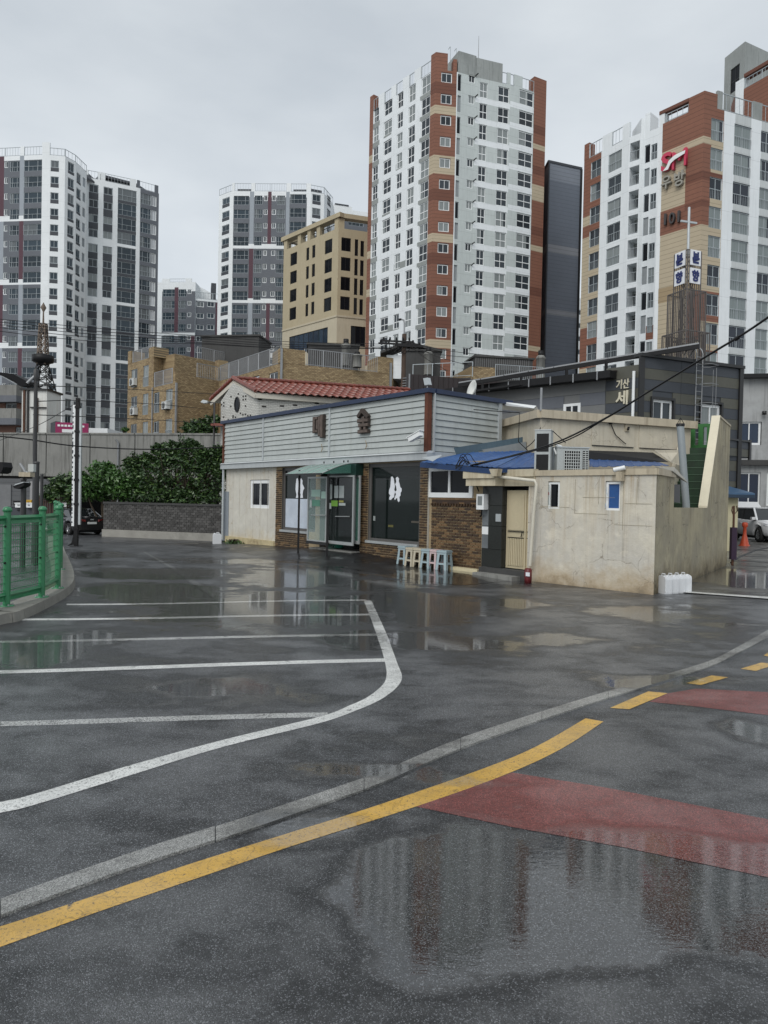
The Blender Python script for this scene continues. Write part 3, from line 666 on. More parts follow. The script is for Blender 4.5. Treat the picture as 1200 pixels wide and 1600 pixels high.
# ---- core and brick block behind it
b = Bld('stair_core', 'bare concrete stair tower rising above the right tower roof', 'tower', [(1132, 97), (1163, 93.5), (1240, 98)], 110)
zt = b.fr[1].z(1165, 65); b.col(0, 1142, 1155, 104, 142, 9, 40, 'grid', frame_d, pane_d); b.finish(zt, core_m, 8, 6)
b = Bld('apartment_block', 'brick red upper block with white pier behind the right tower', 'tower', [(1148, 86), (1161, 85), (1245, 79)], 180)
zt = b.fr[1].z(1175, 132); b.zone(0, None, None, 0, 90, white); b.finish(zt, [white, brickred], 10, 3)
f = b.fr[1]; zt2 = f.z(1175, 110); mb = MB(); mb.fbox(b.fr[0], 0, b.fr[0].L, zt, zt2 - .3, -1, 0, white); mb.fbox(f, 0, f.L, zt2 - .3, zt2 + .1, -1, .05, brickdk); mb.build('parapet_frame', b.root)
mb = MB(); railing(mb, f.p(.1, zt, -.1), f.p(f.L, zt, -.1), zt2 - zt - .5, frame_g, .5, .035); mb.fbox(f, 2, f.L, zt, zt2 - .5, -2.5, -2.3, lgrey); mb.build('railing', b.root)
# ============================================================ MIDDLE DISTANCE
ybr1, ybr2, ymo = (.44, .33, .18), (.23, .155, .08), (.13, .105, .07)
# ---- yellow brick flats, left block
def yb_mat(fr, nm): return brickmat(nm, fr, ybr1, ybr2, ymo, .30, .12, .014)
def ywin(par, fr, a, c, py, yt, yb, kind='slide'):
    u0, u1 = fr.u(a, py), fr.u(c, py); return (u0, u1, fr.z((a + c) / 2, yb), fr.z((a + c) / 2, yt))
R1 = thing('brick_apartment', 'yellow brick flats with small balconies above the viaduct wall', 'apartment building', (-26, 72, 0), 'yellow brick flats')
fl = FP(199, 76, 273, 68, 640); f2 = FP(273, 68, 341, 72, 640)
ym1 = yb_mat(fl, 'yellow_brick_left'); ym2 = yb_mat(f2, 'yellow_brick_right')
fh = Frame(fl.p(0, 0), fl.p(fl.u(239, 640), 0)); Lh = fh.L
zh = fl.z(220, 563); zl = fl.z(260, 601)
holes = []
pitch = 2.9
wl = []
for (a, c, yt, yb, n) in ((205, 214.5, 577, 605, 3), (223.5, 232, 571, 604, 3)):
    h = ywin(R1, fl, a, c, 600, yt, yb)
    for k in range(n): wl.append((h[0], h[1], h[2] - k * pitch, h[3] - k * pitch))
hs = [h for h in wl]
for (a, c, yt, yb, n) in ((240.5, 249, 613, 645, 2), (259, 269.5, 608, 640, 2)):
    h = ywin(R1, fl, a, c, 625, yt, yb)
    for k in range(n): wl.append((h[0], h[1], h[2] - k * pitch, h[3] - k * pitch))
mb = MB()
facade(mb, fl, 0, Lh, 0, zh, [h for h in wl if h[0] < Lh], ym1); facade(mb, fl, Lh, fl.L, 0, zl, [h for h in wl if h[0] > Lh], ym1)
facade(mb, f2, 0, f2.L, 0, zl + .9, [], ym2)
shell(mb, [fl.A, fl.p(Lh, 0)], 9, 0, zh, ym1, dx=4); shell(mb, [fl.p(Lh, 0), fl.B, f2.B], 10, 0, zl, ym2, dx=3)
mb.build('wall', R1)
mb = MB(); u0 = fl.u(232, 600); mb.fbox(fl, u0, Lh + .02, zh - .02, fl.z(245, 540), -1.6, .02, ym1); mb.fbox(fl, 0, .8, zh, fl.z(202, 549), -1.5, .02, ym1)
mb.fbox(f2, 0, f2.L * .4, zl, zl + 1.05, -.3, .02, ym2); mb.pieces('stair_turret', R1)
mb = MB(); q = fl.p(Lh + 1.2, 0, -3.5); g = Frame(q, q + f2.e * 6); mb.fbox(g, -2, 5.2, zl - .1, zh + .3, -2, 0, ym2); mb.build('upper_storey', R1)
mb = MB(); railing(mb, fl.p(.8, zh, -.2), fl.p(u0, zh, -.2), 1.25, steel, .22, .03); railing(mb, fl.p(Lh + .05, zl, -.1), fl.p(fl.L - .8, zl, -.1), 1.5, steel, .2, .03)
railing(mb, f2.p(f2.L * .5, zl + .9, -.1), f2.p(f2.L, zl + .9, -.1), 1.4, steel, .2, .025); railing(mb, g.p(1, zh + .3, -.3), g.p(5.2, zh + .3, -.3), 1.3, steel, .25, .03); mb.build('railing', R1)
for h in wl:
    o = put_window(R1, fl, *h, 'rail', frame_g, pane_c, rec=.06)
mb = MB(); mb.fbox(f2, .0, .18, 0, zl, .02, .14, steel); mb.fbox(fl, Lh - .1, Lh + .05, 0, zl, .02, .12, steel); mb.pieces('downpipe', R1)
def ac_unit(name, label, loc, rotz, sc=1.0, wd=.85, hh=.62, group=None):
    r = thing(name, label, 'air conditioner', loc, group); r.rotation_euler.z = rotz
    body = mat('ac_casing', (.56, .58, .57), .5, .08, 2, streak=.3)
    mb = MB(); w2 = wd / 2 * sc; h2 = hh * sc; d = .32 * sc; mb.box(-w2, w2, 0, d, .06, h2, body); mb.box(-w2 - .01, w2 + .01, -.01, d + .01, h2, h2 + .03, body)
    for sx in (-1, 1): mb.box(sx * w2 * .7 - .03, sx * w2 * .7 + .03, .02, d - .02, 0, .06, blackm)
    mb.build('casing', r, local=True)
    mb = MB(); mb.lathe((-w2 * .25, -.004, h2 * .53), [(h2 * .40, 0), (h2 * .40, -.012), (.02, -.012)], blackm, 20, ax=(0, 1, 0))
    for k in range(1, 5): mb.lathe((-w2 * .25, -.018, h2 * .53), [(h2 * .09 * k, 0), (h2 * .09 * k + .008, -.006), (h2 * .09 * k + .012, 0)], body, 20, ax=(0, 1, 0))
    mb.build('fan_grille', r, local=True); return r
for k, (x, y, lab) in enumerate(((256, 640, 'air conditioner beside the right hand lower balcony of the yellow flats'), (205, 603, 'air conditioner at the top left window of the yellow flats'), (206, 649, 'air conditioner at the middle left window of the yellow flats'))):
    u, z = fl.uv(x, y, .45); ac_unit('air_conditioner', lab, fl.p(u, z, .45), fl.ang, 1.25, group='air conditioners on the yellow flats')
# ---- yellow brick flats, right block
R2 = thing('brick_apartment', 'long yellow brick flats with roof railings behind the red tiled roof', 'apartment building', (-8, 64, 0), 'yellow brick flats')
fl = FP(336, 73, 437, 62, 590); f2 = FP(437, 62, 614, 66.5, 590)
ym1 = yb_mat(fl, 'yellow_brick_left_b'); ym2 = yb_mat(f2, 'yellow_brick_right_b')
zl = fl.z(420, 573); zr = f2.z(520, 575); zp = f2.z(450, 545)
holes = [ywin(R2, fl, a, c, 600, yt, yb) for (a, c, yt, yb) in ((391, 405, 588, 604), (420, 434, 582, 602), (355, 367, 594, 612))]
mb = MB(); facade(mb, fl, 0, fl.L, 0, zl, holes, ym1); facade(mb, f2, 0, f2.L, 0, zr, [], ym2); shell(mb, [fl.A, fl.B, f2.B], 9, 0, zr - .1, ym2, dx=2)
mb.build('wall', R2)
for h in holes: put_window(R2, fl, *h, 'slide', frame_w, pane_c)
U = lambda x: f2.u(x, 590)
mb = MB(); mb.fbox(f2, 0, U(476), zr, zp, -2.5, .02, ym2); mb.fbox(f2, U(590), f2.L, zr, f2.z(600, 558), -2.5, .02, ym2); mb.fbox(fl, 0, .9, zl, fl.z(340, 563), -1, .02, ym1); mb.pieces('stair_turret', R2)
mb = MB(); railing(mb, fl.p(.9, zl, -.15), fl.p(fl.L - .1, zl, -.15), 1.6, steel, .2, .03); railing(mb, f2.p(U(476), zr, -.15), f2.p(U(590), zr, -.15), 1.5, steel, .2, .03); mb.build('railing', R2)
mb = MB(); mb.fbox(f2, U(608), U(611), 0, zr + 1, .02, .2, steel); mb.fbox(f2, .02, .2, 0, zp, .02, .14, steel); mb.pieces('downpipe', R2)
# roof housings in dark concrete
def housing(label, pa, ya, pb, yb, py, top, tops=None, depth=4, name='roof_housing', h0=6):
    f = FP(pa, ya, pb, yb, py); r = thing(name, label, 'roof structure', f.p(f.L / 2, h0)); zt = f.z((pa + pb) / 2, top); mb = MB()
    mb.fbox(f, 0, f.L, h0, zt, -depth, 0, concrete_d); mb.build('wall', r)
    mb = MB(); mb.fbox(f, -.15, f.L + .15, zt, zt + .18, -depth - .1, .15, concrete_d); mb.build('slab', r); return f, r, zt
f, r, zt = housing('dark stained concrete water tank room left of the sandstone block', 315, 77, 404, 76, 560, 526)
f, r, zt = housing('dark concrete roof room behind the railing of the yellow flats', 481, 71, 560, 71.5, 560, 540)
f, r, zt = housing('dark concrete roof room behind the utility pole', 632, 66, 688, 66, 580, 549)
mb = MB(); q = [f.p(-2.3, zt - .1, .2), f.p(.1, zt + .9, .2), f.p(f.L, zt + .2, .2), f.p(f.L, zt, .2), f.p(-.0, zt + .6, .2), f.p(-2.3, zt - .3, .2)]; mb.prism(q, f.n * -3, concrete_d); mb.build('lean_roof', r)
mb = MB(); mb.fbox(f, -1.7, -.1, zt - 2.5, zt - .3, -3, -.5, white2); mb.build('white_wall', r)
f, r, zt = housing('striped dark roof room above the black solar roof', 742, 70, 832, 71, 580, 560, h0=4)
mb = MB()
for k in range(26): mb.fbox(f, k * .22 + .03, k * .22 + .12, zt - 1.2, zt - .05, .003, .05, mat('grey_slat', (.13, .13, .13)))
mb.build('slats', r, kind='stuff')
def roof_vent(label, px, yt, yb, Y):
    q = P(px, yb, Y); h = P(px, yt, Y).z - q.z; r = thing('roof_vent', label, 'vent', q, 'roof vents'); mb = MB()
    mb.lathe((0, 0, 0), [(.42, 0), (.4, h * .72), (.5, h * .74), (.3, h * .84), (0, h * .86)], concrete, 14); mb.build('stack', r, local=True)
    mb = MB(); mb.lathe((0, 0, 0), [(.15, h * .8), (.25, h * .86), (.25, h), (0, h)], blackm, 12); mb.build('cowl', r, local=True)
roof_vent('concrete roof vent between the two roof railings of the yellow flats', 540, 530, 572, 65.5)
roof_vent('squat roof vent with dark cowl behind the roof railing', 558, 550, 574, 64.5)
roof_vent('pale roof vent on the right of the dark roof room', 669, 543, 586, 65)
roof_vent('round concrete vent stack above the solar roof', 844, 548, 596, 66)
# right third block
R3 = thing('brick_apartment', 'low yellow brick parapet block with a white railing beyond the black roof', 'apartment building', (7, 62, 0), 'yellow brick flats')
f = FP(736, 62, 774, 62.5, 590); mb = MB(); zz = f.z(750, 573); mb.fbox(f, 0, f.L, 0, zz, -6, 0, yb_mat(f, 'yellow_brick_c')); mb.build('wall', R3)
mb = MB(); f3 = FP(645, 64, 738, 62, 590); railing(mb, f3.p(0, f3.z(650, 592)), f3.p(f3.L, f3.z(730, 589)), 1.3, frame_g, 1.2, .03); mb.build('railing', R3)
mb = MB(); mb.fbox(f3, 0, f3.L, 0, f3.z(690, 592), -6, 0, concrete_d); mb.fbox(f, f.L, f.L + 4, 0, zz - 1, -6, -.5, concrete_d); mb.build('rear_wall', R3)
mb = MB(); railing(mb, f.p(f.L, zz - 1, 0), f.p(f.L + 4.5, zz - 1, 0), 1.3, frame_g, .2, .02); mb.build('side_railing', R3)

# ---- viaduct with retaining deck
R = thing('viaduct', 'grey concrete viaduct with rain streaks crossing behind the bushes', 'viaduct', (-22, 42, 0))
f = FP(-60, 44, 356, 41, 700); zt, zb = f.z(150, 679), f.z(60, 739)
n = 6; us = [f.L * k / n for k in range(n + 1)]
for k in range(n):
    mb = MB(); mb.fbox(f, us[k] + .03, us[k + 1] - .03, zb, zt, -.6, 0, concrete); mb.fbox(f, us[k] + .03, us[k + 1] - .03, zt, zt + .1, -.7, .06, concrete); mb.fbox(f, us[k] + .03, us[k + 1] - .03, zb - .2, zb, -.7, .08, concrete); mb.build('panel', R)
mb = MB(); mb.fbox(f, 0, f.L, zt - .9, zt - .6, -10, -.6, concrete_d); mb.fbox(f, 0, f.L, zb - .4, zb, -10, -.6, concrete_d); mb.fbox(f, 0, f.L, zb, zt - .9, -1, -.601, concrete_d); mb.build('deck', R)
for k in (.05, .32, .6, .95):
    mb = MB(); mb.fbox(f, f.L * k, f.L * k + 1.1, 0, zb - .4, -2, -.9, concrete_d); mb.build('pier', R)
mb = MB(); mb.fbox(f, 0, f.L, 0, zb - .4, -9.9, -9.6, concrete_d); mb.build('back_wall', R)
mb = MB(); u = f.u(186, 700); mb.tube([f.p(u, 1.2, .1), f.p(u, zt - .5, .1), f.p(u - .1, zt - .3, .2)], .06, steel, 8); mb.build('drainpipe', R)
# ---- far left building with balconies
R = thing('balcony_building', 'pinkish building with concrete balconies at the left edge', 'building', (-33, 56, 0))
f = FP(-60, 57, 36, 56, 650); pk = mat('pink_render', (.19, .105, .08), .85, .1, 1)
zt = f.z(10, 606); holes = [(f.u(8, 640), f.u(26, 640), f.z(10, 642), f.z(10, 630)), (f.u(24, 670), f.u(34, 670), f.z(30, 690), f.z(30, 667))]
mb = MB(); facade(mb, f, 0, f.L, 0, zt, holes, pk); shell(mb, [f.A, f.B], 6, 0, zt, pk); mb.build('wall', R)
for h in holes: put_window(R, f, *h, 'slide', frame_g, pane_c)
for ya, yb, m in ((606, 620, concrete), (620, 630, mat('blue_grey_edge', (.13, .14, .16))), (640, 655, concrete), (655, 665, mat('blue_grey_edge', (.13, .14, .16)))):
    mb = MB(); mb.fbox(f, 0, f.L, f.z(10, yb), f.z(10, ya) + (.1 if m is concrete and ya < 610 else 0), 0.02, .8, m); mb.build('balcony', R)
# ---- white tower base with ornamental lattice mast
R = thing('lattice_mast_tower', 'white stair tower carrying a rusty lattice mast with a dark disc', 'mast tower', P(54, 690, 50) * 1 - Z * P(54, 690, 50).z)
f = FP(34, 50, 73, 50, 640); wt = mat('rusty_white_sheet', (.66, .67, .64), .6, .08, 1, streak=.3, scol=(.35, .2, .1)); rust = mat('rusty_steel', (.10, .045, .025), .8, .3, 6)
z0, z1 = 0, f.z(54, 610); mb = MB(); mb.fbox(f, 0, f.L, 0, z1, -2.2, 0, wt); mb.build('wall', R)
for a, c, m, top in ((37, 40, rust, 610), (43, 45.5, frame_d, 610), (57, 60, rust, 622)):
    mb = MB(); mb.fbox(f, f.u(a, 640), f.u(c, 640), 0, f.z(54, top), .0, .12, m); mb.build('post', R)
mb = MB(); mb.fbox(f, -.1, f.L + .1, z1, z1 + .14, -2.3, .15, frame_d); mb.fbox(f, f.u(48, 637), f.L, f.z(54, 637.5), f.z(54, 636), 0, .14, frame_d); mb.build('ledge', R)
mb = MB(); c0 = f.p(f.L * .52, z1, -1.1)
def lat(mb, c, z0, z1, r0, r1, n, m, w_=.05):
    for k in range(n):
        a, bq = z0 + (z1 - z0) * k / n, z0 + (z1 - z0) * (k + 1) / n; ra, rb = r0 + (r1 - r0) * k / n, r0 + (r1 - r0) * (k + 1) / n
        ca = [Vector((c.x + sx * ra, c.y + sy * ra, a)) for sx, sy in ((-1, -1), (1, -1), (1, 1), (-1, 1))]; cb = [Vector((c.x + sx * rb, c.y + sy * rb, bq)) for sx, sy in ((-1, -1), (1, -1), (1, 1), (-1, 1))]
        for i in range(4):
            j = (i + 1) % 4; mb.beam(ca[i], cb[i], w_ * 1.3, w_ * 1.3, m, side=X); mb.beam(ca[i], cb[j], w_, w_, m); mb.beam(ca[j], cb[i], w_, w_, m); mb.beam(cb[i], cb[j], w_, w_, m)
zz = lambda y: P(54, y, 50).z
mid = mat('bronze_steel', (.16, .12, .09), .6, .25, 8)
lat(mb, c0, z1, zz(565), .72, .28, 4, blackm, .045); lat(mb, c0, zz(565), zz(500), .3, .2, 6, mid, .05); mb.build('lattice', R, kind='stuff')
mb = MB(); mb.lathe(c0, [(.1, zz(566) - z1), (.72, zz(561) - z1), (.75, zz(551) - z1), (.1, zz(547) - z1)], blackm, 16); mb.lathe(c0, [(.25, zz(516) - z1), (.25, zz(508) - z1), (.05, zz(506) - z1)], blackm, 10); mb.pieces('disc', R)
mb = MB(); mb.tube([Vector((c0.x, c0.y, zz(510))), Vector((c0.x, c0.y, zz(466)))], [.08, .03], mid, 6); mb.lathe((c0.x, c0.y, zz(474)), [(.02, -.35), (.2, 0), (.02, .35)], mid, 6); mb.build('mast', R)
# ---- magenta sign and white roofs beyond the viaduct
R = thing('shop_sign', 'magenta sign box with white lettering above the viaduct parapet', 'sign', P(108, 680, 48)); f = FP(79, 49.3, 86.5, 48, 668); f2 = FP(86.5, 48, 138, 48.6, 668)
mag = mat('magenta_panel', (.28, .012, .09), .5, .05); mb = MB(); mb.fbox(f, 0, f.L, f.z(82, 682), f.z(82, 660), -.3, 0, dgrey); mb.build('end_panel', R); mb = MB(); mb.fbox(f2, 0, f2.L, f2.z(110, 681), f2.z(110, 660.5), -.3, 0, mag); mb.build('face', R)
mb = MB()
for k in range(8): u = f2.u(90 + k * 5.4, 665); mb.fbox(f2, u, u + .16, f2.z(110, 667), f2.z(110, 664), .003, .02, frame_w)
mb.fbox(f2, f2.u(97, 672), f2.u(117, 672), f2.z(110, 676), f2.z(110, 671), .003, .02, frame_w); mb.build('lettering', R, kind='stuff')
R = thing('shed_roof', 'pale flat roof edge right of the magenta sign', 'roof', P(155, 685, 50)); mb = MB(); f = FP(138, 50, 168, 50, 670); mb.fbox(f, 0, f.L, f.z(150, 680), f.z(150, 669), -3, 0, white2); mb.pieces('fascia', R)

# ---- dim buildings under the viaduct on the left
R = thing('storage_building', 'grey shuttered storage building under the viaduct', 'building', (-24, 39, 0)); f = FP(-60, 40, 80, 39, 780)
sg = mat('shed_grey', (.10, .105, .11), .7, .1, 1, lines=.25, lwid=.1); mb = MB(); mb.fbox(f, 0, f.L, 0, f.z(40, 748), -2, 0, sg); mb.build('wall', R)
mb = MB(); mb.fbox(f, f.u(-5, 780), f.u(18, 780), 0, f.z(5, 757), .0, .06, mat('door_grey', (.16, .165, .17))); mb.build('door', R)
for a, c in ((48, 52), (62, 65)):
    mb = MB(); mb.fbox(f, f.u(a, 780), f.u(c, 780), 0, f.z(40, 752), .0, .08, mat('pale_post', (.3, .3, .3))); mb.build('post', R)
R = thing('picket_fence', 'dark brown picket fence behind the black sedan', 'fence', P(78, 830, 36)); f = FP(57, 36.5, 104, 35.5, 790); pm = mat('brown_picket', (.055, .028, .018), .8, .2)
for k in range(13):
    mb = MB(); u = f.L * k / 13; zt = f.z(80, 776) + (.05 if k % 2 else 0); mb.prism([f.p(u, 0), f.p(u + .11, 0), f.p(u + .11, zt - .06), f.p(u + .055, zt), f.p(u, zt - .06)], f.n * .03, pm); mb.build('picket', R)
mb = MB(); [mb.fbox(f, 0, f.L, z, z + .07, -.04, -.005, pm) for z in (.4, 1.2)]; mb.pieces('rail', R)
def crate(name, label, cat, px, yt, yb, wpx, Y, m, dep=.4):
    q = P(px, yb, Y); h = P(px, yt, Y).z - q.z; w_ = wpx / FOC * Y; r = thing(name, label, cat, q); mb = MB()
    mb.box(-w_ / 2, w_ / 2, 0, dep, 0, h, m); mb.build('body', r, local=True); mb = MB(); mb.box(-w_ / 2 - .02, w_ / 2 + .02, -.02, dep + .02, h, h + .04, m); mb.box(-w_ * .15, w_ * .15, -.03, -.001, h * .6, h * .72, blackm); mb.build('lid', r, local=True); return r
crate('work_table', 'grey work table under the viaduct carrying white boxes', 'table', 34, 793, 806, 44, 30, dgrey)
crate('white_box', 'white box on the table left of the lamp pole', 'box', 29, 787, 793, 11, 29.9, frame_w); crate('white_box', 'white box on the table right of the lamp pole', 'box', 45, 787, 793, 10, 29.8, frame_w)
crate('yellow_crate', 'yellow crate behind the green fence', 'crate', 44.5, 782.5, 789, 8, 30.2, mat('yellow_plastic', (.55, .33, .03), .5)); crate('black_box', 'black box behind the left lamp pole', 'box', 27, 784, 790, 12, 30.4, blackm)
crate('wall_cabinet', 'small white cabinet beside the picket fence', 'cabinet', 98, 787, 792, 12, 31, frame_w)

# ---- white brick house with red tiled roof
wb1, wb2 = (.62, .62, .58), (.52, .52, .49)
R = thing('brick_house', 'white brick house with dark pocked bricks and red tiled roof', 'house', (-7, 33, 0))
K = Vector((-5.66, 31.0, 0)); K = P(399, 614, 31); zE = K.z; rid = P(364, 594, 33); rid2 = P(640, 612.5, 35.4); E2 = P(600, 630, 33.2); EL = P(329, 627, 33.9)
zE = 6.29; zR = 7.15
gl_ = P(344, 700, 33.3); gr_ = P(401, 700, 31.2)
fg = Frame(gl_, gr_); fs = Frame(gr_, P(610, 700, 33.4))
wm1 = brickmat('white_brick_gable', fg, wb1, wb2, (.3, .3, .28), .2, .075, .008); wm2 = brickmat('white_brick_side', fs, wb1, wb2, (.3, .3, .28), .2, .075, .008)
wh = (fg.u(352, 740), fg.u(360, 740), fg.z(356, 684), fg.z(356, 662))
mb = MB(); facade(mb, fg, 0, fg.L, 0, zE - .1, [wh], wm1); facade(mb, fs, 0, fs.L, 0, zE - .1, [], wm2)
ug = fg.u(364, 600); mb.poly([fg.p(0, zE - .1), fg.p(fg.L, zE - .1), fg.p(ug, zR - .2)], wm1); shell(mb, [fg.A, fg.B, fs.B], 5, 0, zE - .1, wm2); mb.build('wall', R)
put_window(R, fg, *wh, 'slide', frame_d, pane_d)
mb = MB(); uo, zo = fg.uv(371, 632); mb.add([fg.p(uo + .19 * math.cos(t / 10 * math.pi), zo + .32 * math.sin(t / 10 * math.pi), .02) for t in range(20)], (tuple(range(20)),), pane_d); mb.build('oval_window', R)
mb = MB(); ring = [fg.p(uo + .2 * math.cos(t / 10 * math.pi), zo + .33 * math.sin(t / 10 * math.pi), .03) for t in range(21)]; mb.tube(ring, .025, frame_d, 5, False); mb.build('window_frame', R)
mb = MB(); dkb = mat('dark_burnt_brick', (.03, .028, .026), .8); rr_ = random.Random(3)
for k in range(75):
    u = round(rr_.uniform(.05, fg.L - .25) / .2) * .2 + .02; row = round(rr_.uniform(3.9, zE + .1) / .075); z = row * .075
    if abs(u - uo) < .32 and abs(z - zo) < .42: continue
    if z > zE and abs(u - ug) > .8: continue
    mb.fbox(fg, u, u + .09, z, z + .062, .002, .02, dkb)
for k in range(42):
    u = round(rr_.uniform(.05, fs.L - .3) / .2) * .2; z = round(rr_.uniform(4.6, zE - .2) / .075) * .075; mb.fbox(fs, u, u + .19, z, z + .062, .002, .02, dkb)
mb.build('dark_bricks', R, kind='stuff')
# roof slabs, verge and tiles
rid, rid2 = Vector((rid.x, rid.y, zR)), Vector((rid2.x, rid2.y, zR)); KE = P(399, 614, 31); KE.z = zE; E2.z = zE; EL.z = zE
EL2 = EL + (rid2 - rid)
cream = mat('cream_fascia', (.55, .52, .45), .6, .08); tile = mat('red_glazed_tile', (.22, .055, .035), .35, .25, 2, coat=.25, rnd_obj=.25)
mb = MB(); mb.prism([KE, E2, rid2, rid], Z * -.1, cream); mb.prism([EL, rid, rid2, EL2], Z * -.1, cream); mb.build('roof_deck', R)
mb = MB(); mb.beam(EL - Z * .16, rid - Z * .16, .05, .16, cream); mb.beam(rid - Z * .16, KE - Z * .16, .05, .16, cream); mb.beam(KE - Z * .14, E2 - Z * .14, .05, .18, cream); mb.pieces('fascia', R)
ev = (E2 - KE); dn = (KE - rid); nt_, ns_ = 26, 5; sl = dn.length / ns_; dnn = dn.normalized(); ed = (rid2 - rid).normalized(); nn_ = ed.cross(dnn).normalized(); nn_ = nn_ if nn_.z > 0 else -nn_
tw = (rid2 - rid).length / nt_
def tile_mesh():
    v = []; k = 7
    for j, (o, l) in enumerate(((0, -.03), (0, sl * 1.08))):
        for i in range(k + 1):
            t = i / k; h = (math.sin(t * math.pi * 2 - .6) * .5 + .5) * .075; v.append((ed * (t * tw)) + dnn * l + nn_ * (h + .02 + (.02 if j else -.01)))
    n = k + 1; v += [q - nn_ * .02 for q in v]
    f_ = [(i, i + 1, n + i + 1, n + i) for i in range(k)] + [(2 * n + n + i, 2 * n + n + i + 1, 2 * n + i + 1, 2 * n + i) for i in range(k)] + [(n + i, n + i + 1, 3 * n + i + 1, 3 * n + i) for i in range(k)]
    m_ = MB(); m_.add(v, f_, tile, True); return m_.mesh('tile')
tm = tile_mesh()
for i in range(nt_):
    for j in range(ns_): inst('tile', tm, R, rid + ed * (tw * i) + dnn * (sl * j))
dl = (EL - rid); dl2 = dl.normalized()
mb = MB()
for j in range(9):
    a = rid + dl * (j / 9); c = rid + dl * ((j + 1.1) / 9); mb.tube([a + Z * .1, c + Z * .06], [.1, .085], tile, 8)
    a = rid + dn * (j / 9); c = rid + dn * ((j + 1.1) / 9); mb.tube([a + Z * .12, c + Z * .08], [.1, .085], tile, 8)
mb.quad(EL + Z * .02, rid + Z * .02, rid2 + Z * .02, EL2 + Z * .02, tile); mb.build('verge_tiles', R, kind='stuff')
mb = MB()
for j in range(36): a = rid + (rid2 - rid) * (j / 36); c = rid + (rid2 - rid) * ((j + 1.08) / 36); mb.tube([a + Z * .13, c + Z * .11], [.09, .075], tile, 8)
mb.build('ridge_tiles', R, kind='stuff')
mb = MB(); q = P(336, 664, 32.6); mb.box(q.x - .2, q.x + .4, q.y, q.y + .6, q.z - .03, q.z + .08, tile); mb.build('porch_roof', R)

# ---- long dark shed roof and grey-striped church
R = thing('church_building', 'dark grey and olive striped building with Korean sign letters', 'church', (8, 29, 0))
fl = FP(700, 33.9, 1000, 27, 640); fr_ = FP(1000, 27, 1157, 29.1, 640)
bl, ol = mat('blue_black_cladding', (.045, .052, .063), .55, .1, 1), mat('olive_cladding', (.085, .085, .068), .55, .1, 1)
gp = mat('grey_panel_cladding', (.16, .165, .165), .6, .08, 1); gpl = mat('blue_grey_panel', (.12, .13, .15), .6, .08, 1)
zt = fr_.z(1010, 558)
def panels(fr, u0, u1, z0, z1, hs, ms, holes=(), off=.03, par=R, joints=()):
    us = sorted([u0, u1] + list(joints)); z = z1; k = 0
    while z > z0 + .05:
        h = hs[k % len(hs)]; zb = max(z0, z - h)
        for i in range(len(us) - 1):
            segs = [(us[i] + .006, us[i + 1] - .006)]
            for H_ in holes:
                if H_[2] < z - .01 and H_[3] > zb + .01:
                    segs = [s for a, c in segs for s in ((a, min(c, H_[0])), (max(a, H_[1]), c)) if s[1] - s[0] > .03]
            if segs:
                for a, c in segs: mb = MB(); mb.fbox(fr, a, c, zb + .006, z - .006, 0.002, off, ms[k % len(ms)]); mb.build('cladding_panel', par)
        z -= h; k += 1
wins = [(fr_.u(1018, 634), fr_.u(1050, 634), fr_.z(1034, 690), fr_.z(1030, 624.5)), (fr_.u(1094, 645), fr_.u(1125, 645), fr_.z(1110, 700), fr_.z(1108, 631))]
mb = MB(); facade(mb, fr_, 0, fr_.L, 0, zt, wins, bl)
zl0 = fl.z(760, 614)
wl = (fl.u(881, 640), fl.u(906, 640), fl.z(893, 652), fl.z(893, 630))
facade(mb, fl, 0, fl.L, 0, zt - .45, [wl], gp); shell(mb, [fl.A, fl.B, fr_.B], 12, 0, zt - .45, gp, dx=4); mb.build('wall', R)
jt = fr_.u(1063, 610)
panels(fr_, .12, fr_.L - .15, 2.5, zt, (.42, .42), (bl, ol), wins, joints=(jt,))
panels(fl, 0.02, fl.u(946, 640), 3.2, fl.z(860, 598), (.62, .5, .45), (gp, gpl, gp), [wl])
panels(fl, fl.u(947, 640), fl.u(998, 640), 3, zt - .3, (.5, .4), (ol, bl), off=.06)
for h in wins: put_window(R, fr_, *h, 'slide', frame_w, pane_c, rec=.02)
put_window(R, fl, *wl, 'slide', frame_w, pane_d, rec=-.04)
mb = MB()
for h in wins:
    for a, c, z0, z1 in ((h[0] - .09, h[0], h[2], h[3] + .09), (h[1], h[1] + .09, h[2], h[3] + .09), (h[0], h[1], h[3], h[3] + .09)): mb.fbox(fr_, a, c, z0, z1, .005, .09, frame_d)
mb.pieces('window_surround', R)
mb = MB(); mb.fbox(fr_, -.12, .12, 0, zt + .02, .0, .08, frame_d); mb.fbox(fr_, fr_.L - .18, fr_.L + .02, 2.4, zt + .1, .0, .1, frame_d); mb.fbox(fr_, -.1, fr_.L + .05, zt, zt + .12, -.3, .14, frame_d); mb.pieces('edge_trim', R)
mb = MB(); u = fl.u(992, 640); mb.tube([fl.p(u, fl.z(992, 660), .16), fl.p(u, fl.z(992, 581), .16)], .06, frame_w, 8); mb.pieces('downpipe', R)
cr_l = mat('cream_sign_letter', (.62, .58, .45), .5, .05)
sign(R, fl, 975, 593, 608, 965, 985, '기산', cr_l, .06, .015); sign(R, fl, 973, 611, 633, 964, 983, '세', cr_l, .06, .02)
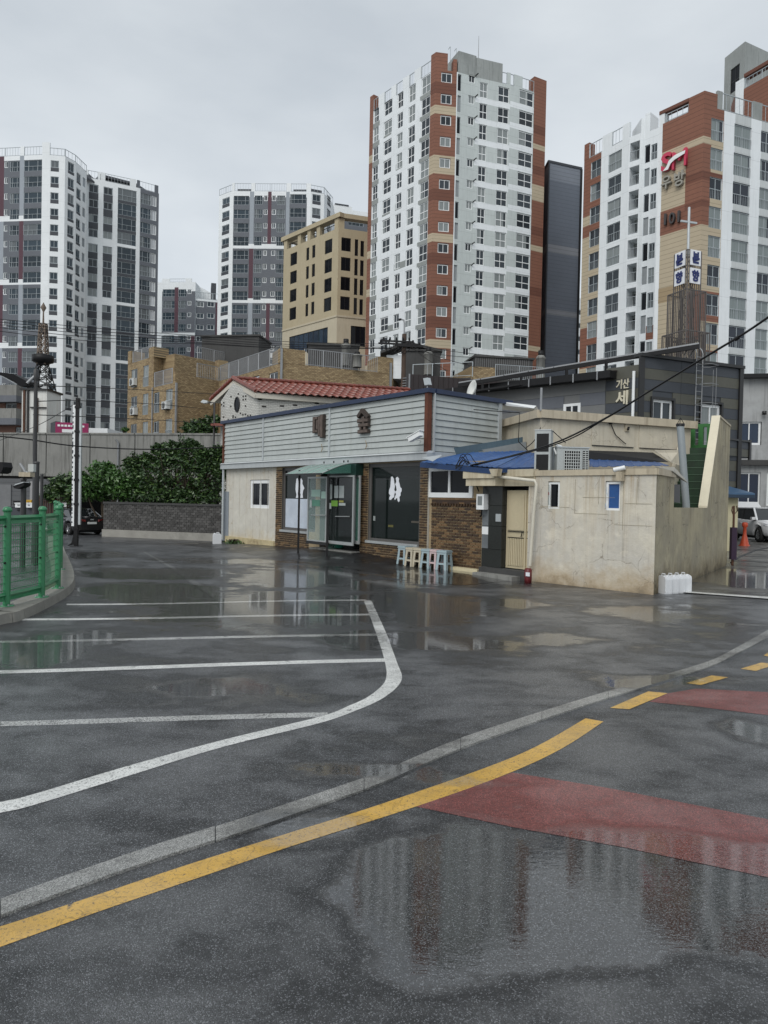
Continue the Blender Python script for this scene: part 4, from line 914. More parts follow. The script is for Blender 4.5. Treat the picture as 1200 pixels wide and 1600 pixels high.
# black eave along the left side
mb = MB(); ea, eb = fl.p(-.6, fl.z(722, 618), .5), fl.p(fl.L - 1.2, fl.z(950, 588), .5); eb = P(958, 585, 27.4); ea = P(700, 613, 33.6)
mb.beam(ea, eb, .5, .28, blackm); mb.build('gutter', R); mb = MB()
for k in range(8): q = ea + (eb - ea) * ((k + .5) / 8) + fl.n * .27; mb.beam(q + Z * .14, q - Z * .2, .05, .03, steel, side=fl.e)
mb.build('gutter_straps', R, kind='stuff')
mb = MB(); brn = mat('dark_brown_sheet', (.03, .022, .022), .5, .1)
mb.prism([ea + Z * .1, eb + Z * .1, eb + Z * .5 - fl.n * 2.6, ea + Z * .35 - fl.n * 2.6], Z * .06, brn); mb.build('roof_sheet', R)
# solar array
S = thing('solar_array', 'black framed solar array raised over the striped church roof', 'solar panels', P(900, 600, 27.5)); sa, sb = P(716, 602, 32), P(1093, 541, 26.2)
mb = MB(); mb.beam(sa, sb, .08, .16, blackm); mb.build('front_rail', S)
d_ = sb - sa; bk = Vector((.9, 2.6, .35))
for k in range(9):
    mb = MB(); a = sa + d_ * (k / 9 + .002) + Z * .09; c = sa + d_ * ((k + 1) / 9 - .002) + Z * .09; mb.prism([a, c, c + bk, a + bk], Z * .05, pane_d); mb.prism([a - bk * .012, c - bk * .012, c, a], Z * .055, steel); mb.build('solar_panel', S)
mb = MB()
for k in (.12, .3, .5, .66, .8): q = sa + d_ * k; mb.beam(q, q - Z * .42, .1, .1, blackm, side=X)
mb.pieces('support_post', S)
mb = MB(); mb.beam(sa - Z * .36, sa + d_ * .78 - Z * .45, .1, .08, blackm); mb.build('lower_rail', S)
# rear dark brown wall
R = thing('sheet_metal_wall', 'long dark brown sheet metal wall behind the restaurant roof', 'wall', (2, 38, 0)); f = FP(638, 38, 790, 40, 600); zz = f.z(660, 586)
mb = MB(); mb.fbox(f, 0, f.L, 0, zz, -.3, 0, brn); mb.build('wall', R); mb = MB()
for k in range(20): mb.fbox(f, f.L * k / 20, f.L * k / 20 + .05, 3, zz, .001, .03, brn)
mb.fbox(f, 0, .08, 3, zz, .031, .06, steel); mb.build('ribs', R, kind='stuff')
# external ladder
R = thing('roof_ladder', 'steel cage ladder climbing the striped church wall', 'ladder', fr_.p(fr_.u(1090, 620), 3)); mb = MB(); ua, ub = fr_.u(1080.5, 620), fr_.u(1090, 620); zt2 = zt + .35
for u in (ua, ub): mb.runs.append((len(mb.v), len(mb.f))); mb.tube([fr_.p(u, 3.6, .2), fr_.p(u, zt2, .2)] + [fr_.p(u, zt2 + .3 * math.sin(t), .2 - .3 + .3 * math.cos(t)) for t in (.6, 1.2, 1.9, 2.6, 3.1)], .022, frame_w if 0 else steel, 6)
mb.build('rails', R)
zz = 3.8; rm_ = None
while zz < zt2:
    mb = MB(); mb.tube([fr_.p(ua, zz, .2), fr_.p(ub, zz, .2)], .014, steel, 6); mb.build('rung', R); zz += .27
for k in range(5):
    zz = 4.2 + k * .75; mb = MB(); c = (ua + ub) / 2; mb.tube([fr_.p(c + .12, zz, .2), fr_.p(c + .42, zz, .35), fr_.p(c + .42, zz + .01, .75), fr_.p(c - .1, zz, .9), fr_.p(c - .35, zz, .6), fr_.p(c - .2, zz, .2)], .012, steel, 5); mb.build('cage_hoop', R)
mb = MB()
for u, n_ in ((.42, .5), (.2, .85)): mb.tube([fr_.p((ua + ub) / 2 + u, 4.2, n_), fr_.p((ua + ub) / 2 + u, zt - .3, n_)], .01, steel, 5)
mb.build('cage_bars', R, kind='stuff')
# cross tower with signs
TY = 32; c = P(1071, 540, TY); R = thing('cross_tower', 'steel lattice church tower with white signboards and a cross', 'sign tower', (c.x, c.y, 5)); zy = lambda y: P(1072, y, TY).z
tm_ = mat('brown_grey_steel', (.11, .10, .095), .55, .15, 5)
def tier(z0, z1, half, nb):
    rot = rad(45 + 22); cs = [Vector((c.x + half * math.sqrt(2) * math.cos(rot + k * math.pi / 2 - math.pi), c.y + half * math.sqrt(2) * math.sin(rot + k * math.pi / 2 - math.pi), 0)) for k in range(4)]
    mb = MB()
    for k in range(4):
        a, e = cs[k], cs[(k + 1) % 4]
        mb.beam(a + Z * z0, a + Z * z1, .05, .05, tm_, side=X)
        for z in (z0, (z0 + z1) / 2, z1): mb.beam(a + Z * z, e + Z * z, .04, .04, tm_)
        for j in range(1, nb): q = a + (e - a) * (j / nb); mb.beam(q + Z * z0, q + Z * z1, .026, .026, tm_, side=X)
    mb.build('lattice', R, kind='stuff'); return cs
tier(5.2, zy(523), .70, 13); c2 = tier(5.2, zy(459), .56, 12); c3 = tier(5.2, zy(396), .39, 7)
mb = MB(); lat(mb, c, 5.2, zy(400), .3, .22, 9, tm_, .02); mb.build('inner_truss', R)
mb = MB(); mb.tube([Vector((c.x, c.y, zy(400))), Vector((c.x, c.y, zy(324)))], .055, alu, 10); mb.build('mast', R)
mb = MB(); ca_ = Vector((.9, .25, 0)).normalized(); q = Vector((c.x, c.y, zy(347))); mb.beam(q - ca_ * .42, q + ca_ * .42, .07, .08, alu); mb.build('cross_bar', R)
navy = mat('navy_letter', (.008, .02, .12), .5, .05); sw = mat('white_sign_face', (.75, .77, .8), .4, .03)
cs = sorted(c3, key=lambda q: q.y); near = cs[0]; oth = sorted(cs[1:3], key=lambda q: q.x)
for (A_2, B_2) in ((oth[0], near), (near, oth[1])):
    fq = Frame(A_2, B_2)
    for ya, yb, ch in ((396, 419.5, '본'), (424, 447.5, '향')):
        z1, z0 = zy(ya), zy(yb); mb = MB(); mb.fbox(fq, .1, fq.L - .1, z0, z1, .03, .08, sw); o = mb.build('signboard', R)
        me = letters(ch, fq.L * .52, (z1 - z0) * .76, .02, .04, navy); inst('letter', me, R, fq.p(fq.L / 2, z0 + (z1 - z0) * .12, .095), fq.ang)
# ---- pale concrete building on the right
R = thing('concrete_building', 'stained pale concrete building behind the parked white car', 'building', (24, 44, 0)); f = FP(1140, 41, 1290, 40, 700)
cw = mat('pale_stained_concrete', (.36, .37, .37), .85, .1, .5, streak=.55, scol=(.12, .12, .115), mottle=.5, mcol=(.15, .15, .145), bump=.004)
zt = f.z(1180, 590); hs = [(f.u(1153, 680), f.u(1190, 680), f.z(1170, 695), f.z(1170, 659)), (f.u(1152, 760), f.u(1188, 760), f.z(1170, 790), f.z(1170, 738)), (f.u(1198, 760), f.u(1225, 760), f.z(1200, 790), f.z(1200, 738))]
mb = MB(); facade(mb, f, 0, f.L, 0, zt, hs, cw); shell(mb, [f.A, f.B], 8, 0, zt, cw); mb.build('wall', R)
for h in hs: put_window(R, f, *h, 'slide', frame_w, panemat('navy_glass', (.012, .018, .035), (.03, .05, .09), .5))
mb = MB(); mb.fbox(f, 0, f.L, f.z(1170, 727), f.z(1170, 719), .0, .35, concrete_d); mb.fbox(f, -.2, f.L, zt, zt + .1, -.3, .12, concrete_d); mb.build('ledge', R)
mb = MB(); mb.fbox(f, f.u(1157, 600), f.L, f.z(1180, 592), f.z(1180, 586), .12, .5, blackm); mb.build('dark_beam', R)
mb = MB(); q = f.p(f.u(1192, 646), f.z(1192, 646), .25); mb.lathe(q, [(0, -.12), (.12, -.1), (.12, .1), (0, .12)], frame_d, 10); mb.lathe(q + f.e * .4, [(0, -.12), (.12, -.1), (.12, .1), (0, .12)], frame_d, 10); mb.pieces('wall_lights', R)
R = thing('clad_bay', 'small striped bay hanging off the right end of the church', 'bay', (15, 28, 3)); f = FP(1136, 28.6, 1171, 29.6, 700); mb = MB(); mb.fbox(f, 0, f.L, f.z(1150, 714), f.z(1150, 687), -2.5, 0, bl); mb.build('box', R)
panels(f, .02, f.L - .14, f.z(1150, 713), f.z(1150, 689), (.3, .35), (bl, ol), par=R); mb = MB(); mb.fbox(f, f.L - .12, f.L + .02, f.z(1150, 717), f.z(1150, 685), .003, .08, frame_d); mb.fbox(f, 0, f.L, f.z(1150, 689), f.z(1150, 686.5), .0, .09, frame_d); mb.build('trim', R)
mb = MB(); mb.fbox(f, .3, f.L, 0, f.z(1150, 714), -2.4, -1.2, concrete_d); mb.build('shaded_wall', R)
# shed with blue roof
R = thing('garden_shed', 'cream shed with blue tin roof at the alley end', 'shed', G(1145, 858)); f = FP(1130, 27, 1153, 27, 800); cs_ = mat('cream_sheet', (.5, .46, .3), .6, .08, 2, streak=.25)
zt = f.z(1145, 772); mb = MB(); mb.fbox(f, -3, f.L, 0, zt, -3, 0, cs_); mb.build('wall', R); tin = mat('blue_tin', (.04, .1, .19), .45, .15, 3, coat=.3)
mb = MB(); mb.prism([f.p(-3, zt + .6, -1.5), f.p(-3, zt - .02, .35), f.p(f.L + .45, zt - .02, .35), f.p(f.L - .2, zt + .42, -1.5)], Z * .06, tin); mb.prism([f.p(f.L - .2, zt + .42, -1.5), f.p(f.L + .45, zt - .02, .35), f.p(f.L + .45, zt - .02, -3.2)], Z * .06, tin); mb.fbox(f, -3, f.L + .45, zt - .14, zt - .02, -3.2, .36, mat('navy_fascia', (.02, .04, .07))); mb.build('roof', R)
# ============================================================ RESTAURANT
FR = Frame((-5.92, 26.33), (1.09, 17.82))
B_ = FR.B; FS = Frame(B_, B_ + Vector((.772, .636, 0)) * 2.5)
U = FR.u; ZF = FR.z
siding = mat('grey_siding', (.42, .452, .442), .55, .08, 1.3, streak=.3, scol=(.24, .24, .2), mottle=.2, mcol=(.6, .63, .62), rnd_obj=.06)
trim_g = mat('grey_trim', (.43, .46, .47), .5, .08, 1, streak=.3)
bluetrim = mat('navy_roof_trim', (.013, .027, .07), .45, .15, 3)
rustm = mat('rust_brown_post', (.12, .035, .015), .7, .35, 3)
cream_p = oldplaster('cream_sandwich_panel', (.62, .60, .53), (.57, .55, .49), (.46, .34, .15), (.34, .25, .12), 2.7, .35, .6, 5, .001)
bk1 = mat('brown_brick', (.10, .056, .026), .6, .4, 6, rnd_obj=.45, bump=.002, bscale=60); bk2 = mat('dark_brown_brick', (.045, .025, .014), .6, .35, 6, bump=.002, bscale=60); bk3 = mat('tan_brown_brick', (.17, .10, .045), .65, .35, 6, bump=.002, bscale=60)
mortar = mat('sandy_mortar', (.36, .28, .17), .9, .2, 4, bump=.004, bscale=50)
glass_d = mat('shop_glass', (.009, .014, .013), .05, .3, 1.2, spec=.33); gl_g = glassmat('green_glass', (.12, .3, .24), .38); gl_c = glassmat('clear_glass', (.5, .65, .62), .22)
frame_b = mat('bronze_window_frame', (.10, .095, .09), .4, .1); silver = mat('silver_frame', (.42, .44, .44), .35, .08, metal=.3)
REST = thing('restaurant', 'single storey restaurant with grey siding fascia, brick piers and shop windows', 'restaurant', FR.p(FR.L / 2, 0))
def bricks(mb, fr, u0, u1, z0, z1, n0=.0, th=.018, bw=.2, bh=.062, j=.018, seed=1):
    r = random.Random(seed); row = 0; z = z0 + .004
    while z + bh < z1 + .01:
        x = u0 - (bw / 2 if row % 2 else 0)
        while x < u1:
            a, c = max(x, u0) + j / 2, min(x + bw, u1) - j / 2
            if c - a > .02: mb.fbox(fr, a, c, z, min(z + bh - j, z1), n0, n0 + th + r.uniform(-.003, .004), r.choice((bk1, bk1, bk2, bk3)))
            x += bw
        z += bh + .004; row += 1
u431, u439, u563, u575, u655, u667 = U(431, 800), U(440, 800), U(563, 800), U(575, 800), U(655.5, 820), U(667, 820)
zc = ZF(668, 721)
w1 = (u439, U(493, 790), ZF(462, 829), zc); w2 = (u575, u655, ZF(620, 848), zc); dr = (U(500, 800), u563, .22, zc)
win0 = (U(390.5, 770), U(420.5, 770), ZF(405, 794), ZF(405, 749.5))
mb = MB()
facade(mb, FR, 0, u431, 0, 4.35, [win0], cream_p, rev=.06)
facade(mb, FR, u431, FR.L, 0, 4.35, [w1 + (.28,), w2 + (.1,), dr + (.5,)], mortar, rm=frame_b)
facade(mb, FS, 0, FS.L, 0, 4.35, [], cream_p); shell(mb, [FR.A, FR.A + FR.e * .01], 0, 0, 4.35, cream_p)
q0, q1 = FR.A + FS.e * 2.5, FS.B
for a, c in ((FR.A, q0), (q0, q1)): mb.quad(a, c, c + Z * 4.35, a + Z * 4.35, cream_p)
mb.poly([FR.A + Z * 4.35, FR.B + Z * 4.35, q1 + Z * 4.35, q0 + Z * 4.35], roofm)
mb.build('wall', REST)
# siding boards
zs0, zs1, nb = 2.955, 4.40, 9; bh_ = (zs1 - zs0) / nb
secs = [(0.0, U(417, 690)), (U(417, 690), U(521, 680)), (U(521, 680), FR.L)]
for fr, ss in ((FR, secs), (FS, [(0.0, 2.5)])):
    for (a, c) in ss:
        for k in range(nb):
            z = zs0 + k * bh_; mb = MB(); q = [fr.p(a + .01, z, .09), fr.p(a + .01, z, .145), fr.p(a + .01, z + bh_ - .008, .115), fr.p(a + .01, z + bh_ - .008, .09)]
            mb.prism(q, fr.e * (c - a - .02), siding); mb.build('siding_board', REST)
mb = MB(); mb.fbox(FR, 0, FR.L + .09, zs0 - .02, zs1, .001, .089, frame_d); mb.fbox(FS, 0, 2.5, zs0 - .02, zs1, .001, .089, frame_d); mb.build('backing', REST)
for a in (U(417, 690), U(521, 680)):
    mb = MB(); mb.fbox(FR, a - .035, a + .035, zs0, zs1, .1, .165, trim_g); mb.build('joint_strip', REST)
mb = MB(); mb.fbox(FR, -.02, .09, zs0 - .1, zs1 + .02, .08, .17, rustm); mb.build('corner_post', REST)
mb = MB(); mb.fbox(FR, FR.L + .03, FR.L + .15, zs0 - .05, zs1 + .06, .05, .19, rustm); mb.fbox(FS, .0, .035, zs0 - .05, zs1 + .06, .15, .2, trim_g); mb.build('corner_post', REST)
mb = MB(); mb.fbox(FS, 2.44, 2.56, zs0, zs1, .09, .18, trim_g); mb.build('corner_post', REST)
mb = MB(); mb.fbox(FR, -.1, FR.L + .16, 2.72, 2.9, .0, .2, trim_g); mb.prism([FR.p(-.1, 2.9, .0), FR.p(-.1, 2.9, .24), FR.p(-.1, 2.955, .12), FR.p(-.1, 2.955, 0)], FR.e * (FR.L + .26), mat('pale_flashing', (.6, .63, .64), .4, .06)); mb.fbox(FS, -.05, 2.5, 2.72, 2.94, .0, .15, trim_g); mb.pieces('cornice', REST)
mb = MB(); mb.fbox(FR, -.12, FR.L + .2, zs1 + .0, zs1 + .11, -.05, .22, bluetrim); mb.fbox(FS, 0.05, 2.95, zs1 + .0, zs1 + .11, -.05, .22, bluetrim); mb.pieces('roof_trim', REST)
# brick piers and low brick walls as real bricks
zwl = ZF(455, 829)
for (a, c, z0, z1, s) in ((u431, u439, 0, zc, 1), (u439, U(483, 830), 0, w1[2] - .03, 2), (u563, u575, 0, zc, 3), (u575, u655, 0, w2[2] - .04, 4), (u655, FR.L + .02, 0, zc, 5)):
    mb = MB(); bricks(mb, FR, a, c, z0, z1, .002, seed=s); mb.build('brickwork', REST, kind='stuff')
mb = MB(); pf = Frame(FR.p(0, 0, -.2), FR.p(1, 0, -.2)); bricks(mb, pf, U(493.5, 800), U(500, 800), .2, zc, .0, seed=6); mb.fbox(pf, U(493, 800), U(500, 800), 0, zc, -.15, 0, mortar); mb.build('brickwork', REST, kind='stuff')
# sills and shop windows
mb = MB(); mb.fbox(FR, w1[0] - .03, U(483, 830), w1[2] - .07, w1[2], .0, .06, silver); mb.build('sill', REST); mb = MB(); mb.fbox(FR, w2[0] - .03, w2[1] + .0, w2[2] - .07, w2[2], .0, .07, silver); mb.build('sill', REST)
def shopwin(h, rec, extra=()):
    f = MB(); a, c, z0, z1 = h
    for q in ((a, a + .09, z0, z1), (c - .06, c, z0, z1), (a + .09, c - .06, z0, z0 + .07), (a + .09, c - .06, z1 - .1, z1)): f.fbox(FR, *q, -rec, -rec + .06, frame_b)
    o = f.build('window', REST); p = MB(); p.fbox(FR, a + .05, c - .03, z0 + .04, z1 - .05, -rec + .01, -rec + .025, glass_d); p.build('pane', o); return o
wo1 = shopwin(w1, .12); wo2 = shopwin(w2, .09)
film = mat('white_window_film', (.50, .56, .64), .5, .12, 2.5, mottle=.3, mcol=(.72, .76, .8)); decal = mat('white_decal', (.74, .77, .82), .5, .04)
a, z1f = FR.uv(443, 779, -.09); c = U(481, 800, -.09)
mb = MB(); mb.fbox(FR, w1[0] + .1, c, w1[2] + .08, z1f, -.094, -.088, film); mb.build('window_film', wo1)
def silhouette(par, pts_list, n):
    for pts in pts_list:
        mb = MB(); mb.prism([FR.p(*FR.uv(x, y, n), n) for x, y in pts], FR.n * .006, decal); mb.build('white_silhouette', par)
s1 = [(463.5, 748), (465.5, 747), (466.5, 755), (466, 765), (465.5, 772), (466, 778), (462.5, 778), (463.5, 773), (462, 765), (462.3, 757)]
s2 = [(469, 749), (471, 747.5), (473, 751), (472.5, 756), (474.5, 760), (475.8, 763), (474, 766), (473, 772), (473.5, 778), (469.5, 778), (470, 772), (468.5, 768), (469, 758)]
silhouette(wo1, [s1, s2], -.092)
cx = lambda L_: [(550 + x / 4.286, 570 + y / 4.286) for x, y in L_]
s3 = cx([(262, 750), (272, 748), (280, 762), (284, 790), (288, 812), (284, 838), (290, 852), (284, 868), (283, 885), (272, 893), (262, 905), (250, 902), (252, 885), (258, 876), (248, 862), (250, 838), (257, 820), (260, 790)])
s4 = cx([(294, 757), (306, 750), (316, 762), (314, 780), (320, 800), (324, 820), (333, 828), (333, 846), (326, 858), (326, 875), (318, 885), (320, 912), (312, 920), (306, 908), (304, 892), (296, 895), (290, 905), (284, 898), (290, 880), (296, 868), (290, 850), (300, 840), (297, 815), (290, 800), (298, 785)])
silhouette(wo2, [s3, s4], -.062)
# faint things seen through the right window
mb = MB(); mb.fbox(FR, U(604, 810), U(612, 810), w2[2] + .4, w2[2] + .46, -.066, -.06, mat('dim_yellow', (.12, .11, .03), .6)); mb.fbox(FR, U(640, 810), U(652, 810), w2[2] + .55, w2[2] + .6, -.066, -.06, mat('dim_table', (.08, .07, .055), .6))
for k in range(9): mb.fbox(FR, w2[0] + .2, w2[1] - .1, zc - .16 - k * .035, zc - .153 - k * .035, -.066, -.06, mat('blind_slat', (.05, .055, .06), .5))
mb.build('blind', wo2, kind='stuff')
mb = MB(); mb.fbox(FR, U(581, 800), U(584, 800), w2[2] + .55, w2[2] + .68, -.062, -.056, mat('switch_plate', (.3, .33, .32))); mb.build('switch_plate', wo2)
h = put_window(REST, FR, *win0, 'slide', frame_w, pane_d, rec=.03)
mb = MB()
for k in range(7): a = .05 + k * (u431 - .1) / 7; mb.fbox(FR, a, a + .012, .25, 2.72, .002, .008, cream_p)
mb.build('panel_ribs', REST, kind='stuff')
mb = MB(); mb.fbox(FR, .06, u431 - .04, 0, .24, .0, .05, mat('rust_stained_plinth', (.52, .44, .26), .8, .2, 4, mottle=.5, mcol=(.12, .05, .02))); mb.build('plinth', REST)
mb = MB(); mb.tube([FR.p(.0, .1, .12), FR.p(.0, 2.75, .12)], .045, alu, 8); mb.build('downpipe', REST)
# rust bits, wires of the removed lamps
mb = MB()
for x, y in ((502, 700), (571, 695)): q = FR.p(*FR.uv(x, y, .2), .2); mb.tube([q + Z * .12, q + FR.e * .05, q - Z * .12, q - Z * .02 + FR.e * .08], .008, mat('rusty_wire', (.3, .2, .08)), 4)
mb.build('loose_wires', REST, kind='stuff')
# ---- wooden letters on the fascia
wood = mat('weathered_wood', (.055, .042, .035), .8, .4, 9, bump=.004, bscale=40); wood2 = mat('worn_wood_face', (.12, .092, .078), .8, .3, 9, bump=.004, bscale=40)  # front faces are a paler wood than the stroke sides
SG = thing('wooden_letter', 'left brown wooden Korean letter on the grey siding', 'sign letter', FR.p(U(497, 667), 3.4, .15), 'wooden letters on the fascia')
def stroke(par, a, c, yt, yb, n0=.15, n1=.3):
    n1 = n0 + (n1 - n0) * .55
    x0, z1 = FR.uv(a, yt, n1); x1, z0 = FR.uv(c, yb, n1); mb = MB(); mb.fbox(FR, x0, x1, z0, z1, n0, n1, wood); mb.fbox(FR, x0 + .015, x1 - .015, z0 + .015, z1 - .015, n1, n1 + .012, wood2); mb.build('stroke', par)
for q in ((488.5, 492, 651.5, 676.5, .15, .28), (492, 496.2, 651, 655.5, .15, .27), (492, 496.2, 671.5, 676, .15, .27), (494, 497, 656, 671, .15, .26), (497, 499.8, 650, 681, .15, .31), (500, 504, 648, 683.5, .15, .34)): stroke(SG, *q)
SG = thing('wooden_letter', 'right brown wooden Korean letter shaped like a roofed hut on the siding', 'sign letter', FR.p(U(567, 660), 3.4, .15), 'wooden letters on the fascia')
for q in ((558, 575, 655, 659, .15, .3), (565, 569.5, 651, 655, .15, .28), (565.5, 569.5, 659, 662, .15, .28), (559.5, 575, 662, 666, .15, .3), (561.5, 564.5, 666, 672, .15, .28), (567.5, 571.5, 666, 672, .15, .28), (558.5, 574.5, 672, 676, .15, .31)): stroke(SG, *q)
for (xa, ya, xb, yb) in ((567.5, 640.5, 560, 652), (566, 640.5, 576, 652)):
    q0, q1 = FR.p(*FR.uv(xa, ya, .2), .2), FR.p(*FR.uv(xb, yb, .2), .2); mb = MB(); mb.beam(q0, q1, .1, .1, wood, side=FR.n); mb.build('stroke', SG)
# ---- canopy
CN = thing('entrance_canopy', 'green curved polycarbonate canopy on two thin posts over the door', 'canopy', FR.p(U(527, 863, 1.1), 0, 1.1))
n1 = 1.25; ua, ub = U(446, 742, n1), U(503, 742, n1); ze = ZF(480, 741, n1); zi = 2.72
poly_g = mat('pale_green_polycarbonate', (.2, .29, .26), .3, .1, 2, coat=.4); ppg = glassmat('canopy_sheet', (.30, .45, .40), .8, .25)
prof = [(n1 * (1 - t / 8), ze + (zi - ze) * (math.sin(t / 8 * math.pi / 2))) for t in range(9)]
mb = MB()
for i in range(8):
    (na, za), (nb_, zb_) = prof[i], prof[i + 1]; mb.prism([FR.p(ua, za, na), FR.p(ub, za, na), FR.p(ub, zb_, nb_), FR.p(ua, zb_, nb_)], Z * .012, ppg)
mb.build('sheet', CN); mb = MB()
for k in range(5):
    u = ua + (ub - ua) * k / 4; mb.tube([FR.p(u, z + .015, n) for n, z in prof], .014, silver, 5)
mb.beam(FR.p(ua, ze, n1), FR.p(ub, ze, n1), .04, .05, frame_d); mb.pieces('rib', CN)
mb = MB(); mb.prism([FR.p(ub, z, n) for n, z in prof] + [FR.p(ub, 2.45, 0.0)], FR.e * .012, gl_g); mb.build('side_cheek', CN)
for x, y, u in ((466, 855, None), (527, 863, None)):
    uu, zz = FR.uv(x, y, 1.0); uu = min(uu, ub - .05); mb = MB(); mb.beam(FR.p(uu, 0, 1.0), FR.p(uu, ze + .14, 1.0), .055, .055, blackm, side=X); mb.build('post', CN)
mb = MB(); [mb.tube([FR.p(u, 2.74, .3), FR.p(u, 2.8, .3)], .02, blackm, 5) for u in (ua + .6, ua + 1.1, ub - .3, ub - .1)]; mb.build('screws', CN, kind='stuff')
# ---- doors
paper = mat('paper_notice', (.42, .6, .52), .7, .08, 3); paper_w = mat('pale_notice', (.5, .55, .54), .7, .1, 5); lime = mat('lime_notice', (.2, .42, .06), .7)
def door(par, px0, px1, yt, yb, n, name, gm, notices=()):
    a, c = U(px0, 800, n), U(px1, 800, n); z1, z0 = ZF((px0 + px1) / 2, yt, n), ZF((px0 + px1) / 2, yb, n); f = MB(); t = .05
    for q in ((a, a + t, z0, z1), (c - t, c, z0, z1), (a + t, c - t, z0, z0 + .09), (a + t, c - t, z1 - t, z1)): f.fbox(FR, *q, n - .02, n + .025, silver)
    o = f.build(name, par); g = MB(); g.fbox(FR, a + t, c - t, z0 + .09, z1 - t, n - .004, n + .004, gm); g.build('pane', o)
    for (x0, x1, y0, y1, m) in notices:
        g = MB(); g.fbox(FR, U(x0, y0, n), U(x1, y0, n), ZF((x0 + x1) / 2, y1, n), ZF((x0 + x1) / 2, y0, n), n + .006, n + .01, m); g.build('notice', o)
    return o
d1 = door(REST, 481, 511, 745, 849, .42, 'door', gl_c, ((487, 501, 765, 776, paper), (502.5, 512, 768, 779, paper), (488, 500.5, 781, 791, mat('green_notice', (.12, .3, .22), .7)), (484.5, 487.5, 781, 793, paper_w)))
mb = MB(); mb.fbox(FR, U(480, 848, .42), U(512, 848, .42), ZF(496, 850.5, .42), ZF(496, 846, .42), .38, .47, frame_d); mb.build('kick_plate', d1)
mb = MB(); q0, q1 = FR.p(U(486, 805, .5), ZF(486, 805, .5), .5), FR.p(U(509, 805, .5), ZF(509, 805, .5), .5); mb.tube([q0, q1], .014, silver, 6); mb.build('handle', d1)
d2 = door(REST, 512.5, 553, 743, 851, .3, 'door', glassmat('smoked_door_glass', (.02, .025, .025), .72, .04), ((516, 519.5, 757, 780, paper_w), (523, 529, 759, 778, paper_w), (530.5, 538, 759, 778, paper_w), (518, 528, 782, 791, lime), (530, 537, 782, 785, mat('yellow_notice', (.4, .38, .1))), (530, 540, 786, 790, paper_w), (515, 518, 786, 795, paper_w)))
mb = MB(); q0, q1 = FR.p(U(524, 807, .36), ZF(524, 807, .36), .36), FR.p(U(546, 807, .36), ZF(546, 807, .36), .36); mb.tube([q0, q1], .014, silver, 6); mb.build('handle', d2)
d3 = door(REST, 554, 562.5, 743, 850, .15, 'side_light', gl_g)
mb = MB(); a, c = U(512.5, 800, .3), U(563, 800, .1); mb.prism([FR.p(a, .2, 0.02), FR.p(a, .2, .3), FR.p(a, zc, .3), FR.p(a, zc, .02)], FR.e * .02, gl_g); mb.fbox(FR, a, c, ZF(530, 743, .3), zc, .02, .28, mat('dark_green_head', (.008, .03, .024), .4)); mb.build('vestibule', REST)
mb = MB(); mb.fbox(FR, dr[0], dr[1], .22, zc, -.52, -.5, blackm); mb.build('interior_wall', REST)  # black sheet: darkness of the unlit room put into its colour
BN = thing('plastic_bin', 'green plastic bin standing inside the restaurant door', 'bin', FR.p(U(523, 845), .24, -.15)); mb = MB(); mb.lathe((0, 0, 0), [(0, 0), (.14, 0), (.19, .48), (.2, .5), (.17, .5), (.13, .04)], mat('green_plastic', (.05, .32, .22), .4), 18); mb.build('body', BN, local=True)
mb = MB(); mb.fbox(FR, U(497, 856), U(563, 860), 0, .22, 0, .32, concrete); mb.fbox(FR, U(497, 858), U(563, 860), 0, .1, .32, .55, concrete); mb.pieces('threshold', REST)
# ---- grey metal gate left of the building
GT = thing('metal_gate', 'plain grey metal gate left of the cream panel wall', 'gate', FR.p(-.5, 0)); gg = mat('gate_grey', (.24, .27, .30), .5, .06); mb = MB()
uA, uB = U(347, 800), U(357.5, 800); zA_, zB_ = ZF(352, 768), 0; mb.fbox(FR, uA, uB, .05, zA_, -.03, .02, gg); mb.build('leaf', GT); mb = MB(); mb.lathe(FR.p(uA + .1, 1.05, .03), [(.035, 0), (.035, .05), (0, .06)], alu, 8, ax=FR.n); mb.build('handle', GT)
# ---- fixtures on the restaurant
C1 = thing('security_camera', 'white security camera on the siding near the rusty corner post', 'camera', FR.p(U(650, 682), 3.1, .3)); q = FR.p(*FR.uv(657, 688, .15), .15)
hh = FR.p(*FR.uv(650, 682, .5), .5); mb = MB(); mb.tube([q, q + FR.n * .2 + Z * .02, hh - Z * .06], .018, frame_w, 6); mb.build('bracket', C1)
mb = MB(); dd = (-FR.e * .9 - Z * .3).normalized(); mb.beam(hh - dd * .2, hh + dd * .24, .12, .11, frame_w); mb.beam(hh - dd * .22 + Z * .075, hh + dd * .3 + Z * .075, .15, .02, frame_w); mb.build('housing', C1); mb = MB(); mb.lathe(hh + dd * .24, [(.05, 0), (.05, .02), (0, .02)], blackm, 10, ax=dd); mb.build('lens', C1)
C2 = thing('floodlight', 'small square floodlight on top of the restaurant corner', 'floodlight', FR.p(FR.L, 4.5)); q = FR.p(FR.L + .02, 4.5, .1); mb = MB(); mb.tube([q, q + Z * .12], .02, steel, 6); mb.build('bracket', C2); mb = MB(); mb.beam(q + Z * .1 + FR.e * .03, q + Z * .28 - FR.e * .03, .16, .1, alu, side=FR.e); mb.build('housing', C2)
DS = thing('satellite_dish', 'white satellite dish seen edge on above the siding', 'satellite dish', P(742, 619, 20.5)); q = P(742, 615, 20.5); ax = Vector((-.93, -.3, .25)).normalized(); mb = MB(); mb.lathe(q + Z * .1, [(0, 0), (.12, .02), (.22, .07), (.27, .12), (.268, .125), (.21, .08), (0, .02)], mat('dish_white', (.72, .73, .7), .4), 20, ax=ax); mb.build('dish', DS); mb = MB(); mb.tube([q + Z * .1, q - Z * .2], .025, steel, 6); mb.build('mast', DS)
